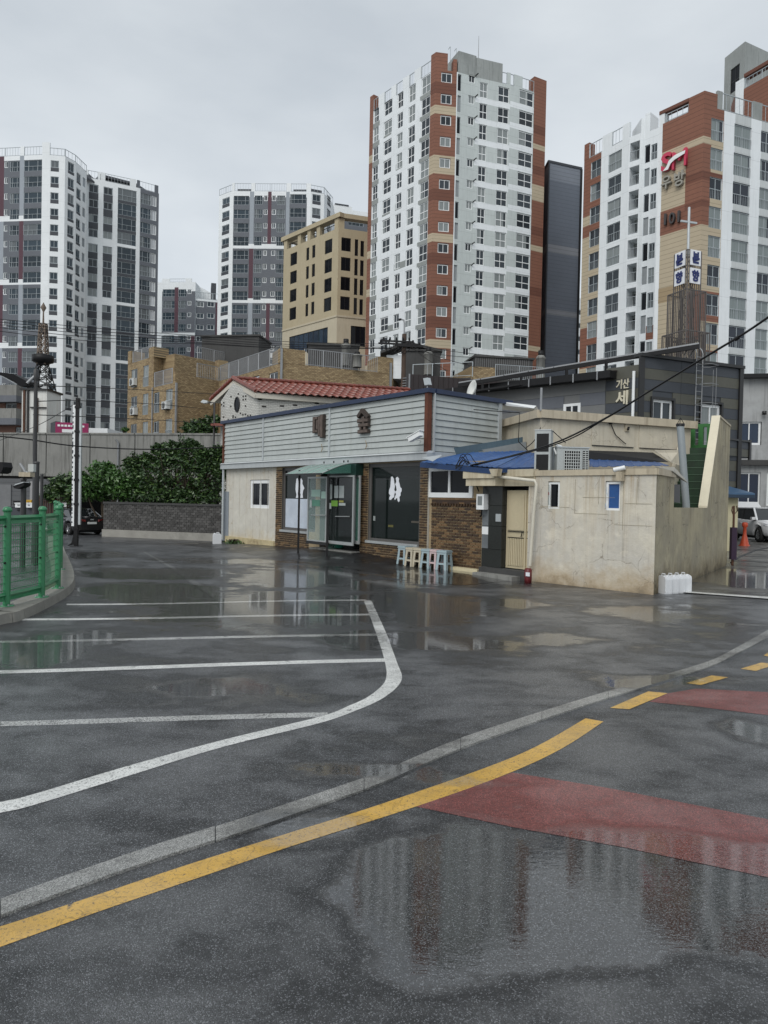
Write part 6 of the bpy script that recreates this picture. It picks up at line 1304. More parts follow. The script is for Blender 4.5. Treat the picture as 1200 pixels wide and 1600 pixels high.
def wetmat(name, c_dry, c_dark, grain=1.0, paint=None, wear=.5, rough=.5, coat=.7, speck=.5, wdark=.1):
    m, t, b = _new(name); g = t.nodes.new('ShaderNodeGroup'); g.node_tree = gw; wet, film_refl = g.outputs
    gm = t.nodes.new('ShaderNodeNewGeometry'); v = gm.outputs['Position']
    vo = t.nodes.new('ShaderNodeTexVoronoi'); vo.inputs['Scale'].default_value = 240; t.links.new(v, vo.inputs[0]); sc_ = t.nodes.new('ShaderNodeSeparateColor'); t.links.new(vo.outputs['Color'], sc_.inputs[0])
    fine = noise(t, v, 420, 2, .6); mid_ = noise(t, v, 22, 5, .65); lg = noise(t, v, .8, 6, .6)
    c = mixc(t, film_refl, c_dry, c_dark); c = mixc(t, ramp(t, lg, .35, .65, 0, .45), c, [x * .6 for x in c_dark]); c = mixc(t, ramp(t, mid_, .38, .7, 0, .5), c, [x * .45 for x in c_dark])  # film patches also carry dark reflections put into the colour
    mm_ = t.nodes.new('ShaderNodeVectorMath'); mm_.operation = 'SCALE'; t.links.new(c, mm_.inputs[0]); t.links.new(ramp(t, sc_.outputs[1], 0, 1, .25, 1.5), mm_.inputs['Scale']); c = mm_.outputs[0]; c = mixc(t, math_(t, 'MULTIPLY', wet, .95), c, [x * wdark for x in c_dark])
    stone = math_(t, 'MULTIPLY', ramp(t, sc_.outputs[0], .80, .97), ramp(t, wet, 0, 1, speck, speck * .8)); c = mixc(t, stone, c, [min(1, x * 4.5 + .02) for x in c_dry])
    if paint is not None:
        pc = mixc(t, ramp(t, noise(t, v, 3, 5), .3, .7), paint, [x * .7 for x in paint]); pc = mixc(t, ramp(t, noise(t, mapped(t, v, (5, 5, 1)), 3, 8, .75), .52, .62, 0, .5), pc, [x * .5 for x in paint]); pc = mixc(t, math_(t, 'MULTIPLY', wet, .6), pc, [x * .4 for x in paint])
        cr_ = t.nodes.new('ShaderNodeTexVoronoi'); cr_.feature = 'DISTANCE_TO_EDGE'; cr_.inputs['Scale'].default_value = 2.2
        wv = vmath(t, 'ADD', v, (0, 0, 0)).outputs[0]; nn_ = t.nodes.new('ShaderNodeTexNoise'); nn_.inputs['Scale'].default_value = 7; t.links.new(v, nn_.inputs[0]); sc2_ = t.nodes.new('ShaderNodeVectorMath'); sc2_.operation = 'SCALE'; sc2_.inputs['Scale'].default_value = .35; t.links.new(nn_.outputs['Color'], sc2_.inputs[0]); t.links.new(vmath(t, 'ADD', v, sc2_.outputs[0]).outputs[0], cr_.inputs[0])
        pc = mixc(t, ramp(t, cr_.outputs['Distance'], .004, .009, .5, 0), pc, [x * .25 for x in paint])
        hole = ramp(t, noise(t, v, 70, 6, .85), .34 + wear * .16, .42 + wear * .16, 0, 1); hole2 = ramp(t, noise(t, v, 6, 6, .8), .30 + wear * .14, .36 + wear * .14, 0, 1)
        c = mixc(t, math_(t, 'MULTIPLY', hole, hole2), c, pc)
    t.links.new(c, b.inputs['Base Color'])
    t.links.new(ramp(t, wet, 0, 1, rough, .25), b.inputs['Roughness']); t.links.new(ramp(t, film_refl, 0, 1, .45, .2), b.inputs['Specular IOR Level'])
    t.links.new(math_(t, 'MAXIMUM', ramp(t, film_refl, 0, 1, coat + .1, .3), wet), b.inputs['Coat Weight']); t.links.new(ramp(t, math_(t, 'MULTIPLY', wet, ramp(t, sc_.outputs[2], .86, .94, 1, .4)), 0, 1, .27, .012), b.inputs['Coat Roughness']); b.inputs['Coat IOR'].default_value = 2.05
    hgt = math_(t, 'ADD', math_(t, 'MULTIPLY', vo.outputs['Distance'], -1.0), math_(t, 'ADD', math_(t, 'MULTIPLY', fine, .3), math_(t, 'MULTIPLY', mid_, .8)))
    bn = t.nodes.new('ShaderNodeBump'); bn.inputs['Distance'].default_value = .0042 * grain; t.links.new(hgt, bn.inputs['Height']); t.links.new(ramp(t, wet, 0, 1, 1, .5), bn.inputs['Strength']); t.links.new(bn.outputs[0], b.inputs['Normal'])
    rip = noise(t, mapped(t, v, (5, 14, 1)), 2.2, 3, .6); hh = math_(t, 'ADD', math_(t, "MULTIPLY", rip, .07), math_(t, 'MULTIPLY', hgt, ramp(t, math_(t, 'MULTIPLY', wet, ramp(t, sc_.outputs[2], .74, .86, 1, .5)), 0, 1, .38, .003)))
    b2 = t.nodes.new('ShaderNodeBump'); b2.inputs['Distance'].default_value = .0036 * grain; b2.inputs['Strength'].default_value = 1; t.links.new(hh, b2.inputs['Height']); t.links.new(b2.outputs[0], b.inputs['Coat Normal'])
    return m
asphalt = wetmat('wet_asphalt', (.088, .092, .099), (.020, .0215, .024), 1.0)
road_m = wetmat('wet_road_asphalt', (.080, .084, .090), (.022, .0235, .026), 1.4, speck=.45)
apron_m = wetmat('new_black_asphalt', (.022, .022, .024), (.012, .012, .013), .8, speck=.2)
conc_p = wetmat('wet_concrete_paving', (.17, .165, .15), (.07, .068, .06), .7, speck=.2)
m_white = wetmat('worn_white_paint', (.05, .05, .05), (.02, .02, .02), .8, paint=(.9, .91, .88), wear=.3)
m_faint = wetmat('faded_white_paint', (.05, .05, .05), (.02, .02, .02), .8, paint=(.68, .69, .67), wear=.6)
m_yel = wetmat('yellow_road_paint', (.05, .05, .05), (.02, .02, .02), .6, paint=(.76, .45, .07), wear=.2, rough=.4)
m_red = wetmat('red_paving', (.30, .062, .052), (.20, .04, .034), 1.2, speck=.25, wdark=.55)
m_kerb = wetmat('granite_kerb', (.36, .36, .34), (.27, .27, .255), .5, speck=.1)
def structure(mb, name):
    o = mb.build(name); o['kind'] = 'structure'; return o
mb = MB(); mb.quad((-900, -60, 0), (900, -60, 0), (900, 1500, 0), (-900, 1500, 0), asphalt); structure(mb, 'ground')
# kerb line between lot and road
kt = [(-260, 1500), (-120, 1449), (0, 1405), (151, 1351), (261, 1314), (391, 1274), (491, 1241), (600, 1203), (720, 1153), (880, 1101), (1000, 1065), (1107, 1033), (1150, 1012), (1200, 984), (1260, 948)]
kb = [(-260, 1526), (-120, 1475), (0, 1430), (151, 1374), (261, 1336), (391, 1295), (491, 1260), (600, 1221), (720, 1169), (880, 1113), (1000, 1075), (1107, 1042), (1150, 1021.5), (1200, 995), (1260, 957)]
KA = catmull([G(*q, .015) for q in kt], 10); KB = catmull([G(*q, .015) for q in kb], 10)
# even kerb width from the two traced edges
road_poly = [p.copy() for p in KB] + [Vector((60, 14, 0)), Vector((60, -40, 0)), Vector((-12, -40, 0))]
mb = MB(); mb.poly([Vector((p.x, p.y, .002)) for p in road_poly], road_m); structure(mb, 'road')
K = bpy.data.objects.new('kerb', None); COL.objects.link(K); K['kind'] = 'structure'
cum = [0]
for i in range(1, len(KA)): cum.append(cum[-1] + (KA[i] - KA[i - 1]).length)
def at(arr, s):
    for i in range(1, len(cum)):
        if s <= cum[i]: t = (s - cum[i - 1]) / max(1e-6, cum[i] - cum[i - 1]); return arr[i - 1].lerp(arr[i], t)
    return arr[-1]
s = .0; kr = random.Random(2); first = True; j0 = None
# joint seen at the left edge of the photo
s0 = min(range(len(KA)), key=lambda i: (KA[i] - G(2, 1406)).length); off = cum[s0] % 1.0; s = off - 1.0
while s < cum[-1]:
    a, c = max(0, s + .003), min(cum[-1], s + .997)
    if c - a > .1:
        mb = MB(); kk = 4; dz = kr.uniform(0, .006); za = .014 + dz * .5
        A = [at(KA, a + (c - a) * i / kk) for i in range(kk + 1)]; Bq = [at(KB, a + (c - a) * i / kk) for i in range(kk + 1)]
        vs = [Vector((p.x, p.y, za)) for p in A + Bq] + [Vector((p.x, p.y, -.1)) for p in A + Bq]; n = kk + 1; fs = []
        for i in range(kk): fs += [(i, n + i, n + i + 1, i + 1), (i, i + 1, 2 * n + i + 1, 2 * n + i), (n + i, 3 * n + i, 3 * n + i + 1, n + i + 1)]
        fs += [(0, 2 * n, 3 * n, n), (kk, n + kk, 3 * n + kk, 2 * n + kk)]; mb.add(vs, fs, m_kerb); mb.build('kerb_stone', K)
    s += 1.0
mb = MB(); mb.poly([Vector((p.x, p.y, .009)) for p in KA] + [Vector((p.x, p.y, .009)) for p in reversed(KB)], apron_m); mb.build('kerb_bedding', K)
def strip(up, lo, m, name, z=.008, smooth=True, k=6):
    a = [G(*q) for q in up]; b_ = [G(*q) for q in lo]
    if smooth: a, b_ = catmull(a, k), catmull(b_, k)
    mb = MB()
    for i in range(len(a) - 1): mb.quad(*[Vector((p.x, p.y, z)) for p in (a[i], b_[i], b_[i + 1], a[i + 1])], m)
    return structure(mb, name)
strip([(-200, 1508), (0, 1449), (150, 1400), (300, 1350), (450, 1303), (587, 1260), (757, 1201), (840, 1166), (915, 1123)], [(-200, 1550), (0, 1481), (150, 1427), (300, 1376), (450, 1325), (653, 1260), (795, 1209), (880, 1169), (943, 1128)], m_yel, 'yellow_line', .0036)
for q in (((953, 1107), (1013, 1081), (1043, 1084), (983, 1109)), ((1072, 1068), (1112, 1056), (1138, 1059), (1095, 1071)), ((1157, 1045.6), (1189, 1036), (1215, 1038), (1181, 1049)), ((1193, 1025), (1205, 1017), (1222, 1018), (1205, 1027))):
    mb = MB(); mb.quad(*[Vector((G(*p).x, G(*p).y, .005)) for p in q], m_yel); structure(mb, 'yellow_dash')
for q, nm in (([(650, 1261), (800, 1293), (975, 1325), (1200, 1372), (1500, 1440), (1500, 1335), (1200, 1281), (950, 1232), (800, 1208)], 'red_paving_band'), ([(1015, 1097), (1093, 1105), (1200, 1118), (1400, 1142), (1400, 1092), (1200, 1082), (1088, 1076.5), (1043, 1084)], 'red_paving_band')):
    mb = MB(); mb.poly([Vector((G(*p).x, G(*p).y, .0035)) for p in q], m_red); structure(mb, nm)
outer = [(-150, 1298), (0, 1270.5), (57, 1257), (190, 1216), (350, 1167), (500, 1130), (560, 1109), (597, 1092), (621, 1073), (628, 1057), (621, 1037), (613, 1015), (605, 993), (592, 964), (580, 938)]
inner = [(-150, 1280), (0, 1253.5), (57, 1240), (190, 1200), (350, 1156), (500, 1120), (545, 1103), (575, 1089), (598, 1070), (604, 1055), (602, 1037), (597, 1018), (590, 997), (580, 968), (568, 938)]
strip(inner, outer, m_white, 'white_curved_line', .002)
for a, c, w_, m in (((-120, 1133.5), (512, 1117), 7.5, m_faint), ((-120, 1053), (602, 1031.5), 5.2, m_white), ((-120, 1004.5), (594, 992), 3.4, m_faint), ((34, 968), (584, 960.5), 2.8, m_white), ((104, 944.5), (572, 938), 2.0, m_white)):
    mid_ = [(a[0] + (c[0] - a[0]) * t / 6, a[1] + (c[1] - a[1]) * t / 6 + math.sin(t) * .8) for t in range(7)]
    strip([(x, y - w_ / 2) for x, y in mid_], [(x, y + w_ / 2) for x, y in mid_], m, 'bay_line', .001)
strip([(222, 862), (260, 884), (300, 912), (341, 940)], [(226, 862), (268, 884), (312, 912), (355, 940)], wetmat('ghost_paint', (.06, .06, .06), (.02, .02, .02), .8, paint=(.30, .31, .31), wear=.8), 'faded_line', .002)
# alley paving
mb = MB(); al = [G(1066, 926), G(1200, 936), G(1330, 944), Vector((60, 12, 0)), Vector((60, 60, 0)), Vector((14, 60, 0)), G(1132, 884)]; mb.poly([Vector((p.x, p.y, .004)) for p in al], conc_p); structure(mb, 'alley_pavement')
strip([(1068, 925), (1200, 934), (1330, 942)], [(1068, 927), (1200, 937), (1330, 946)], m_white, 'pale_kerb_edge', .02)
for ya, yb in ((868, 869), (876, 877.2), (858, 858.6), (883.5, 884.5)): strip([(1144, ya), (1320, ya + 6)], [(1144, yb), (1320, yb + 6)], mat('dark_joint', (.03, .03, .028), .3), 'slab_joint', .008, smooth=False)
CR = thing('drain_hose', 'thin dark hose snaking across the wet alley', 'hose', G(1170, 870)); mb = MB(); mb.tube(catmull([G(x, y, .02) for x, y in ((1142, 879), (1152, 872), (1168, 865), (1184, 859), (1200, 856), (1225, 855))], 5), .025, blackm, 6); mb.build('hose', CR)
# raised apron of newer asphalt in front of the restaurant
hs = [(0, .0), (u431, .08), (U(520, 857), .2), (U(564, 860), .2), (U(620, 873), .12), (FR.L - .2, .04), (FR.L + 1.6, .05), (FR.L + 3.1, .0)]
def hz(u):
    for (a, x), (c, y) in zip(hs, hs[1:]):
        if u <= c: t = (u - a) / (c - a); t = t * t * (3 - 2 * t); return x + (y - x) * t
    return 0
mb = MB(); NU, NN = 60, 10; vs = []
for i in range(NU + 1):
    u = (FR.L + 3.1) * i / NU
    for j in range(NN + 1): t = j / NN; n = -.02 + t * 2.0; vs.append(FR.p(u, .002 + hz(u) * (1 - t * t * (3 - 2 * t)) + .0, n))
mb.add(vs, [(i * (NN + 1) + j, (i + 1) * (NN + 1) + j, (i + 1) * (NN + 1) + j + 1, i * (NN + 1) + j + 1) for i in range(NU) for j in range(NN)], apron_m, True); structure(mb, 'asphalt_apron')
# ============================================================ ISLAND KERB + FENCE
IK = [G(*q) for q in ((-260, 1075), (-120, 1012), (0, 977), (34, 969), (80, 947), (106, 931), (117, 917), (116, 900), (110, 884), (102, 866), (97, 852), (95, 843))]
IK = catmull(IK, 8); cumk = [0]
for i in range(1, len(IK)): cumk.append(cumk[-1] + (IK[i] - IK[i - 1]).length)
IKR = bpy.data.objects.new('island_kerb', None); COL.objects.link(IKR); IKR['kind'] = 'structure'
def nrm(i): d = (IK[min(i + 1, len(IK) - 1)] - IK[max(0, i - 1)]).normalized(); return Vector((-d.y, d.x, 0))
IN = [IK[i] + nrm(i) * .42 for i in range(len(IK))]
kc = mat('pale_kerb_concrete', (.23, .225, .2), .75, .12, 3, bump=.004, bscale=40, mottle=.35); step_ = 5
for i0 in range(0, len(IK) - 1, step_):
    i1 = min(len(IK) - 1, i0 + step_); idx = list(range(i0, i1 + 1)); n = len(idx); mb = MB()
    sh = lambda p, z, j: Vector((p.x, p.y, z)) + ((IK[idx[-1]] - IK[idx[0]]).normalized() * (.004 if j == 0 else -.004 if j == n - 1 else 0))
    vs = [sh(IK[k], .0, j) for j, k in enumerate(idx)] + [sh(IK[k] + nrm(k) * .02, .13, j) for j, k in enumerate(idx)] + [sh(IN[k], .13, j) for j, k in enumerate(idx)] + [sh(IN[k], 0, j) for j, k in enumerate(idx)]
    fs = [(r * n + j, r * n + j + 1, (r + 1) * n + j + 1, (r + 1) * n + j) for r in range(3) for j in range(n - 1)] + [(0, n, 2 * n, 3 * n), (n - 1, 4 * n - 1, 3 * n - 1, 2 * n - 1)]
    mb.add(vs, fs, kc); mb.build('kerb_stone', IKR)
gpaint = mat('green_fence_paint', (.03, .205, .085), .35, .15, 2, coat=.3)
FP_ = [G(-75, 966, .13), G(10, 947, .13), G(65, 933, .13), G(90, 919, .13), G(94, 890, .13), G(90, 872, .13), G(86, 861, .13)]
FN = thing('mesh_fence', 'green welded mesh fence with round capped posts on the kerb island', 'fence', FP_[2])
for q in FP_:
    mb = MB(); mb.tube([q, q + Z * 1.3], .048, gpaint, 14, False); mb.lathe(q, [(.048, 1.3), (.062, 1.305), (.062, 1.335), (.045, 1.365), (0, 1.375)], gpaint, 14); mb.lathe(q, [(.1, 0), (.1, .012), (.05, .02)], gpaint, 12)
    po = mb.build('post', FN); mb = MB()
    for z in (.15, .6, 1.1): mb.lathe(q + Vector((.0, -.046, z)), [(.016, 0), (.016, .012), (0, .014)], blackm, 8, ax=(0, -1, 0))
    for t in range(4): mb.lathe(q + Vector((.08 * math.cos(t * 1.57 + .8), .08 * math.sin(t * 1.57 + .8), .012)), [(.012, 0), (.012, .02), (0, .022)], steel, 6)
    mb.build('bolts', po, kind='stuff')
for a, c in zip(FP_, FP_[1:]):
    mb = MB(); d = (c - a); Lp = d.length; e = d.normalized(); f = Frame(a, c); a0, c0 = a + e * .05, c - e * .05; z0, z1 = .12, 1.2
    nrows = 11
    for k in range(nrows + 1): z = z0 + (z1 - z0) * k / nrows; mb.beam(a0 + Z * z, c0 + Z * z, .009, .009, gpaint)
    nv = int(Lp / .055)
    for k in range(1, nv): q = a0.lerp(c0, k / nv); mb.beam(q + Z * z0, q + Z * z1, .0045, .0045, gpaint, side=X)
    mb.build('wire_mesh', FN, kind='stuff'); 
    for zz in (z1 - .02, z0):
        mb = MB(); mb.prism([a0 + Z * (zz), a0 + Z * (zz + .035) + f.n * .03, a0 + Z * (zz + .07), a0 + Z * (zz + .035) + f.n * .02], c0 - a0, gpaint); mb.prism([a0 + Z * (zz - .05), a0 + Z * (zz - .045) + f.n * .012, a0 + Z * (zz + .0)], c0 - a0, gpaint); mb.build('rail', FN)
# ============================================================ POLES
dpole = mat('dark_grey_pole', (.035, .035, .036), .45, .15, 2)
def pole_at(px, yb, yt, Y): a = P(px, yb, Y); a.z = 0; top = P(px + 0, yt, Y); return a, Vector((a.x, a.y, top.z))
SL = thing('street_lamp', 'tall dark street lamp with a flat head reaching left over the fence', 'street lamp', pole_at(52.5, 880, 578, 17)[0]); a, t = pole_at(54, 770, 578, 17)
mb = MB(); mb.tube([a, t], [.055, .042], dpole, 12); mb.build('pole', SL); mb = MB(); mb.lathe(t - Z * .25, [(.05, 0), (.06, .05), (.055, .25), (0, .3)], dpole, 12); mb.build('cap', SL)
mb = MB(); h0 = P(42, 599, 16.9); mb.tube([t - Z * .12, h0], .035, steel, 8); mb.build('arm', SL)
mb = MB(); h1 = P(-12, 582, 16.5); d = h1 - h0; mb.prism([h0 - Z * .05, h0 + Z * .05, h0 + d * .4 + Z * .12, h1 + Z * .03, h1, h0 + d * .45 - Z * .02, h0 + d * .2 - Z * .12], Vector((.06, .26, 0)), blackm); mb.build('lamp_head', SL)
mb = MB(); mb.prism([h0 + d * .3 - Z * .09, h0 + d * .75 - Z * .0, h0 + d * .75 - Z * .02, h0 + d * .3 - Z * .11], Vector((.05, .22, 0)), mat('lamp_lens', (.4, .42, .43), .3)); mb.build('lens', SL)
def simple_pole(name, label, cat, px, yt, Y, r, m=dpole):
    a, t = pole_at(px, 780, yt, Y); R = thing(name, label, cat, a); mb = MB(); mb.tube([a, t], r, m, 12); mb.build('pole', R); mb = MB(); mb.lathe(t, [(r * 1.15, -.03), (r * 1.15, .01), (0, .02)], m, 12); mb.build('cap', R); return R
simple_pole('sign_pole', 'thick short dark pole standing against the street lamp', 'pole', 56.5, 722, 16.5, .062); simple_pole('sign_pole', 'slim short dark pole right of the street lamp', 'pole', 65, 741, 19, .04)
CP = simple_pole('camera_pole', 'short pole with a traffic camera box and a floodlight', 'pole', 36.5, 748, 16, .06)
q = P(41, 745, 15.9); mb = MB(); mb.box(q.x - .12, q.x + .14, q.y - .1, q.y + .1, q.z, q.z + .1, coping); mb.build('camera_box', CP); mb = MB(); q = P(46, 737, 15.9); mb.box(q.x, q.x + .12, q.y - .06, q.y + .06, q.z, q.z + .17, mat('pale_box', (.5, .52, .5))); mb.tube([P(40, 738, 15.9), P(33, 727, 15.9), P(31, 724, 15.9)], [.035, .03, .02], steel, 8); mb.tube([P(43, 739, 15.9), P(36, 733, 15.9)], .02, alu, 6); mb.build('cameras', CP, kind='stuff')
mb = MB(); h = P(30, 757, 15.8); mb.prism([P(20, 760, 15.8), P(24, 756.5, 15.8), P(36, 753, 15.8), P(38, 755, 15.8), P(37, 759, 15.8), P(27, 764, 15.8), P(22, 763, 15.8)], (.05, .2, 0), blackm); mb.prism([P(21, 759, 15.78), P(24, 756.3, 15.78), P(36, 752.8, 15.78), P(37, 754, 15.78)], (.05, .16, .0), alu); mb.build('floodlight', CP)
mb = MB(); mb.prism([P(-4, 722, 15), P(3, 722, 15), P(5, 730, 15), P(2, 738, 15), P(-3, 740, 15)], (.1, .2, 0), blackm); LB = thing('lamp_fixture', 'black fixture cut by the left edge of the photo', 'lamp', P(0, 735, 15)); mb.build('body', LB); mb = MB(); q = P(-6, 735, 15); mb.tube([Vector((q.x, q.y, 0)), Vector((q.x, q.y, q.z + .4))], .04, dpole, 8); mb.build('pole', LB)
a = G(119, 853.5); t = P(122.5, 622, a.y); t.x = a.x; BP = thing('banner_pole', 'black square pole holding a tall narrow white sign board', 'sign pole', a); mb = MB(); mb.beam(a, t, .11, .11, blackm, side=X); mb.build('pole', BP)
mb = MB(); mb.prism([a + Vector((-.3, 0, .0)), a + Vector((-.08, 0, .05)), a + Vector((-.055, 0, .6)), a + Vector((-.1, 0, .35)), a + Vector((-.16, 0, .1))], (0, .02, 0), blackm); mb.lathe(a, [(.2, 0), (.2, .015), (0, .02)], blackm, 10); mb.build('base_bracket', BP)
z0, z1 = P(120, 822, a.y).z, P(120, 633, a.y).z; mb = MB(); mb.box(a.x - .14, a.x - .058, a.y - .05, a.y + .05, z0, z1, frame_w); mb.box(a.x + .058, a.x + .13, a.y - .03, a.y + .05, z0 + .05, z1 - .1, alu); mb.build('sign_board', BP)
mb = MB(); r = random.Random(8)
z = z0 + .1
while z < z1 - .2: h = r.uniform(.03, .12); mb.box(a.x - .146, a.x - .11, a.y - .055, a.y - .051, z, z + h, dgrey); z += h + r.uniform(.03, .12)
mb.build('print', BP, kind='stuff')
mb = MB()
for k in range(6): z = .55 + k * .78; mb.box(a.x - .075, a.x + .075, a.y - .075, a.y + .065, z, z + .07, blackm)
mb.build('clamps', BP, kind='stuff')
# utility pole
a, t = pole_at(628, 700, 556, 44); t.z = P(628, 500, 44).z; UPL = thing('utility_pole', 'brown wooden utility pole with crossarms and a curved lamp behind the tiled roof', 'utility pole', a); pw_ = mat('brown_pole', (.07, .045, .032), .8, .2, 3); z_ = lambda y: P(628, y, 44).z
mb = MB(); mb.tube([a, Vector((a.x, a.y, z_(522)))], [.19, .14], pw_, 10); mb.build('pole', UPL); mb = MB(); tt = Vector((a.x, a.y, z_(524))); mb.tube([tt, tt + Z * .75, tt + Z * .95 - X * .05, tt + Z * 1.0 - X * .22], .05, steel, 8); mb.build('lamp_arm', UPL); mb = MB(); mb.tube([tt + Z * 1.0 - X * .2, tt + Z * .96 - X * .36], [.06, .08], blackm, 8); mb.build('lamp', UPL)
for y, w0_, w1x in ((534, -1.4, .6), (538, -1.6, .9), (541, -.6, 1.2)):
    mb = MB(); q = Vector((a.x, a.y - .2, z_(y))); mb.beam(q + X * w0_, q + X * w1x + Z * -.05, .1, .1, blackm)
    for k in range(5): xx = w0_ + (w1x - w0_) * (k + .3) / 5; mb.lathe(q + X * xx, [(.05, .05), (.07, .1), (.05, .16), (.07, .2), (0, .24)], blackm, 8)
    mb.build('crossarm', UPL)
mb = MB()
for k in range(4): q = Vector((a.x - 1.2 + k * .25, a.y - .25, z_(539))); mb.tube([q, q + Vector((.15, 0, -.45)), q + Vector((.5, 0, -.6)), q + Vector((.9, 0, -.2))], .025, blackm, 5)
mb.build('jumper_wires', UPL, kind='stuff'); mb = MB(); 
for k in range(6): mb.tube([Vector((a.x - .05, a.y - .2, z_(592 + k * 4))), Vector((a.x + .5, a.y - .1, z_(590 + k * 4)))], .03, steel, 5)
mb.build('steps', UPL, kind='stuff')
LB2 = thing('wall_lamp', 'small street lamp on a thin post beside the white brick house', 'street lamp', P(333, 690, 33)); mb = MB(); q = P(335, 629, 33); mb.tube([Vector((q.x, q.y, 0)), q, P(326, 629, 33)], .05, dpole, 8); mb.build('pole', LB2); mb = MB(); mb.prism([P(313, 628, 33), P(317, 624.5, 33), P(324, 626, 33), P(324, 629, 33), P(318, 630, 33)], (0, .25, 0), alu); mb.build('lamp_head', LB2)
# ============================================================ OVERHEAD CABLES
def cable(pts, r, label, name='overhead_cable', group=None, k=10):
    R = thing(name, label, 'cable', pts[0], group); mb = MB(); mb.tube(catmull(pts, k), r, blackm, 5); mb.build('cable', R); return R
c0 = cable([P(735, 727, 16.2), P(800, 712, 15.3), P(870, 691, 14.2), P(945, 654, 13.1), P(1020, 608, 12), P(1110, 553, 10.8), P(1155, 526, 10.3), P(1200, 496, 9.8), P(1330, 405, 8.5)], .018, 'thick black cable sloping from the blue roof up to the right edge')
R2_ = cable([P(735, 729, 16.25), P(870, 694, 14.2), P(945, 655, 13.1), P(1000, 621, 12.3)], .013, 'second thinner black cable clipped under the thick one')
mb = MB(); d = (P(1158, 524, 10.3) - P(1148, 530, 10.35)); mb.tube([P(1148, 531, 10.35), P(1155, 526, 10.3)], .03, blackm, 6); mb.build('splice', c0)
grp = 'thin wires across the left sky'
for i, (ya, ym, yb, yc) in enumerate(((499, 520, 531, 538), (503, 524, 535, 541), (507, 528, 538, 543), (511, 531, 541, 545), (516, 533, 541, 544))):
    cable([P(-60, ya - 6, 34), P(130, ya + 12 + i, 36), P(300, ym + 4, 39), P(450, yb + 3, 41), P(612, yc, 43.7)], .016, ('highest', 'second highest', 'middle', 'second lowest', 'lowest')[i] + ' of the thin black wires sagging from the left edge to the utility pole', group=grp)
for i, (a_, b_) in enumerate((((640, 536), (772, 556)), ((640, 540), (752, 576)), ((640, 545), (760, 560)), ((640, 540), (700, 580)))):
    cable([P(*a_, 43.8), P((a_[0] + b_[0]) / 2, (a_[1] + b_[1]) / 2 + 3, 52), P(*b_, 60)], .02, ('uppermost', 'lowest', 'third from top', 'steepest')[i] + ' of the short wires running right from the utility pole', group='thin wires right of the pole')
cable([P(-40, 678, 20), P(40, 686, 20.5), P(120, 697, 21.5), P(230, 702, 24), P(350, 699, 26.2)], .02, 'dark cable drooping in front of the viaduct to the restaurant')
cable([P(124, 627, 22.9), P(60, 664, 27), P(0, 688, 32)], .012, 'thin guy wire from the white sign pole to the lower left'); cable([P(58, 627, 17), P(124, 626, 22.8), P(250, 632, 30), P(330, 640, 33)], .012, 'thin wire between the lamp pole and the white sign pole')
for i, y in enumerate((602, 648)): cable([P(52, y, 17), P(200, y + 6, 26), P(340, y + 14, 33)], .012, ('upper', 'lower')[i] + ' faint thin wire crossing behind the white sign pole', group='faint thin wires at the left')
cable([P(845, 668, 15.4), P(835, 688, 15.6), P(822, 700, 16)], .01, 'thin guy wire on the left of the tall rooftop unit'); cable([P(862, 672, 15.4), P(884, 692, 15.5)], .01, 'thin guy wire between the two rooftop units')
# ============================================================ STONE WALL AND BUSHES
RW = thing('garden_wall', 'low dark block wall with pale concrete footing below the bushes', 'wall', G(250, 842)); fw_ = Frame(G(161, 838), G(347, 846)); zt = 1.32
blk = [mat('dark_block', (.06, .058, .055), .8, .3, 4, bump=.006, bscale=30), mat('grey_block', (.095, .092, .088), .8, .3, 4, bump=.006, bscale=30)]
mb = MB(); mb.fbox(fw_, 0, fw_.L, 0, zt, -.25, -.02, mat('block_mortar', (.16, .155, .15), .9)); mb.build('wall', RW); mb = MB(); rr2 = random.Random(9); z = .3; row = 0
while z < zt - .05:
    x = -(.1 if row % 2 else 0)
    while x < fw_.L: a, c = max(0, x) + .008, min(fw_.L, x + .2) - .008; (c - a > .02) and mb.fbox(fw_, a, c, z + .006, z + .086, -.02, rr2.uniform(-.004, .008), rr2.choice(blk)); x += .2
    z += .095; row += 1
mb.build('blocks', RW, kind='stuff'); mb = MB(); mb.fbox(fw_, -.02, fw_.L, 0, .29, -.3, .05, mat('pale_footing', (.3, .29, .26), .8, .15, 2, mottle=.3)); mb.build('footing', RW); mb = MB(); mb.fbox(fw_, 0, fw_.L, zt, zt + .08, -.3, .04, concrete_d); mb.build('coping', RW)
mb = MB(); fw2 = Frame(G(161, 838) + Vector((-.1, 3.5, 0)), G(161, 838)); 
def leafmat(name, c1, c2, c3):
    m, t, b = _new(name); g = t.nodes.new('ShaderNodeNewGeometry'); at_ = t.nodes.new('ShaderNodeAttribute'); at_.attribute_name = 'tone'
    c = mixc(t, ramp(t, at_.outputs['Fac'], 0, .5), c1, c2); c = mixc(t, ramp(t, at_.outputs['Fac'], .5, 1), c, c3); t.links.new(c, b.inputs['Base Color']); b.inputs['Roughness'].default_value = .38; b.inputs['Subsurface Weight'].default_value = 0
    return m
lf_d = leafmat('dark_glossy_leaf', (.012, .026, .009), (.036, .08, .022), (.11, .18, .05)); lf_l = leafmat('fresh_leaf', (.02, .05, .012), (.05, .12, .025), (.09, .19, .045)); bark = mat('bark', (.06, .045, .03), .9, .3, 8)
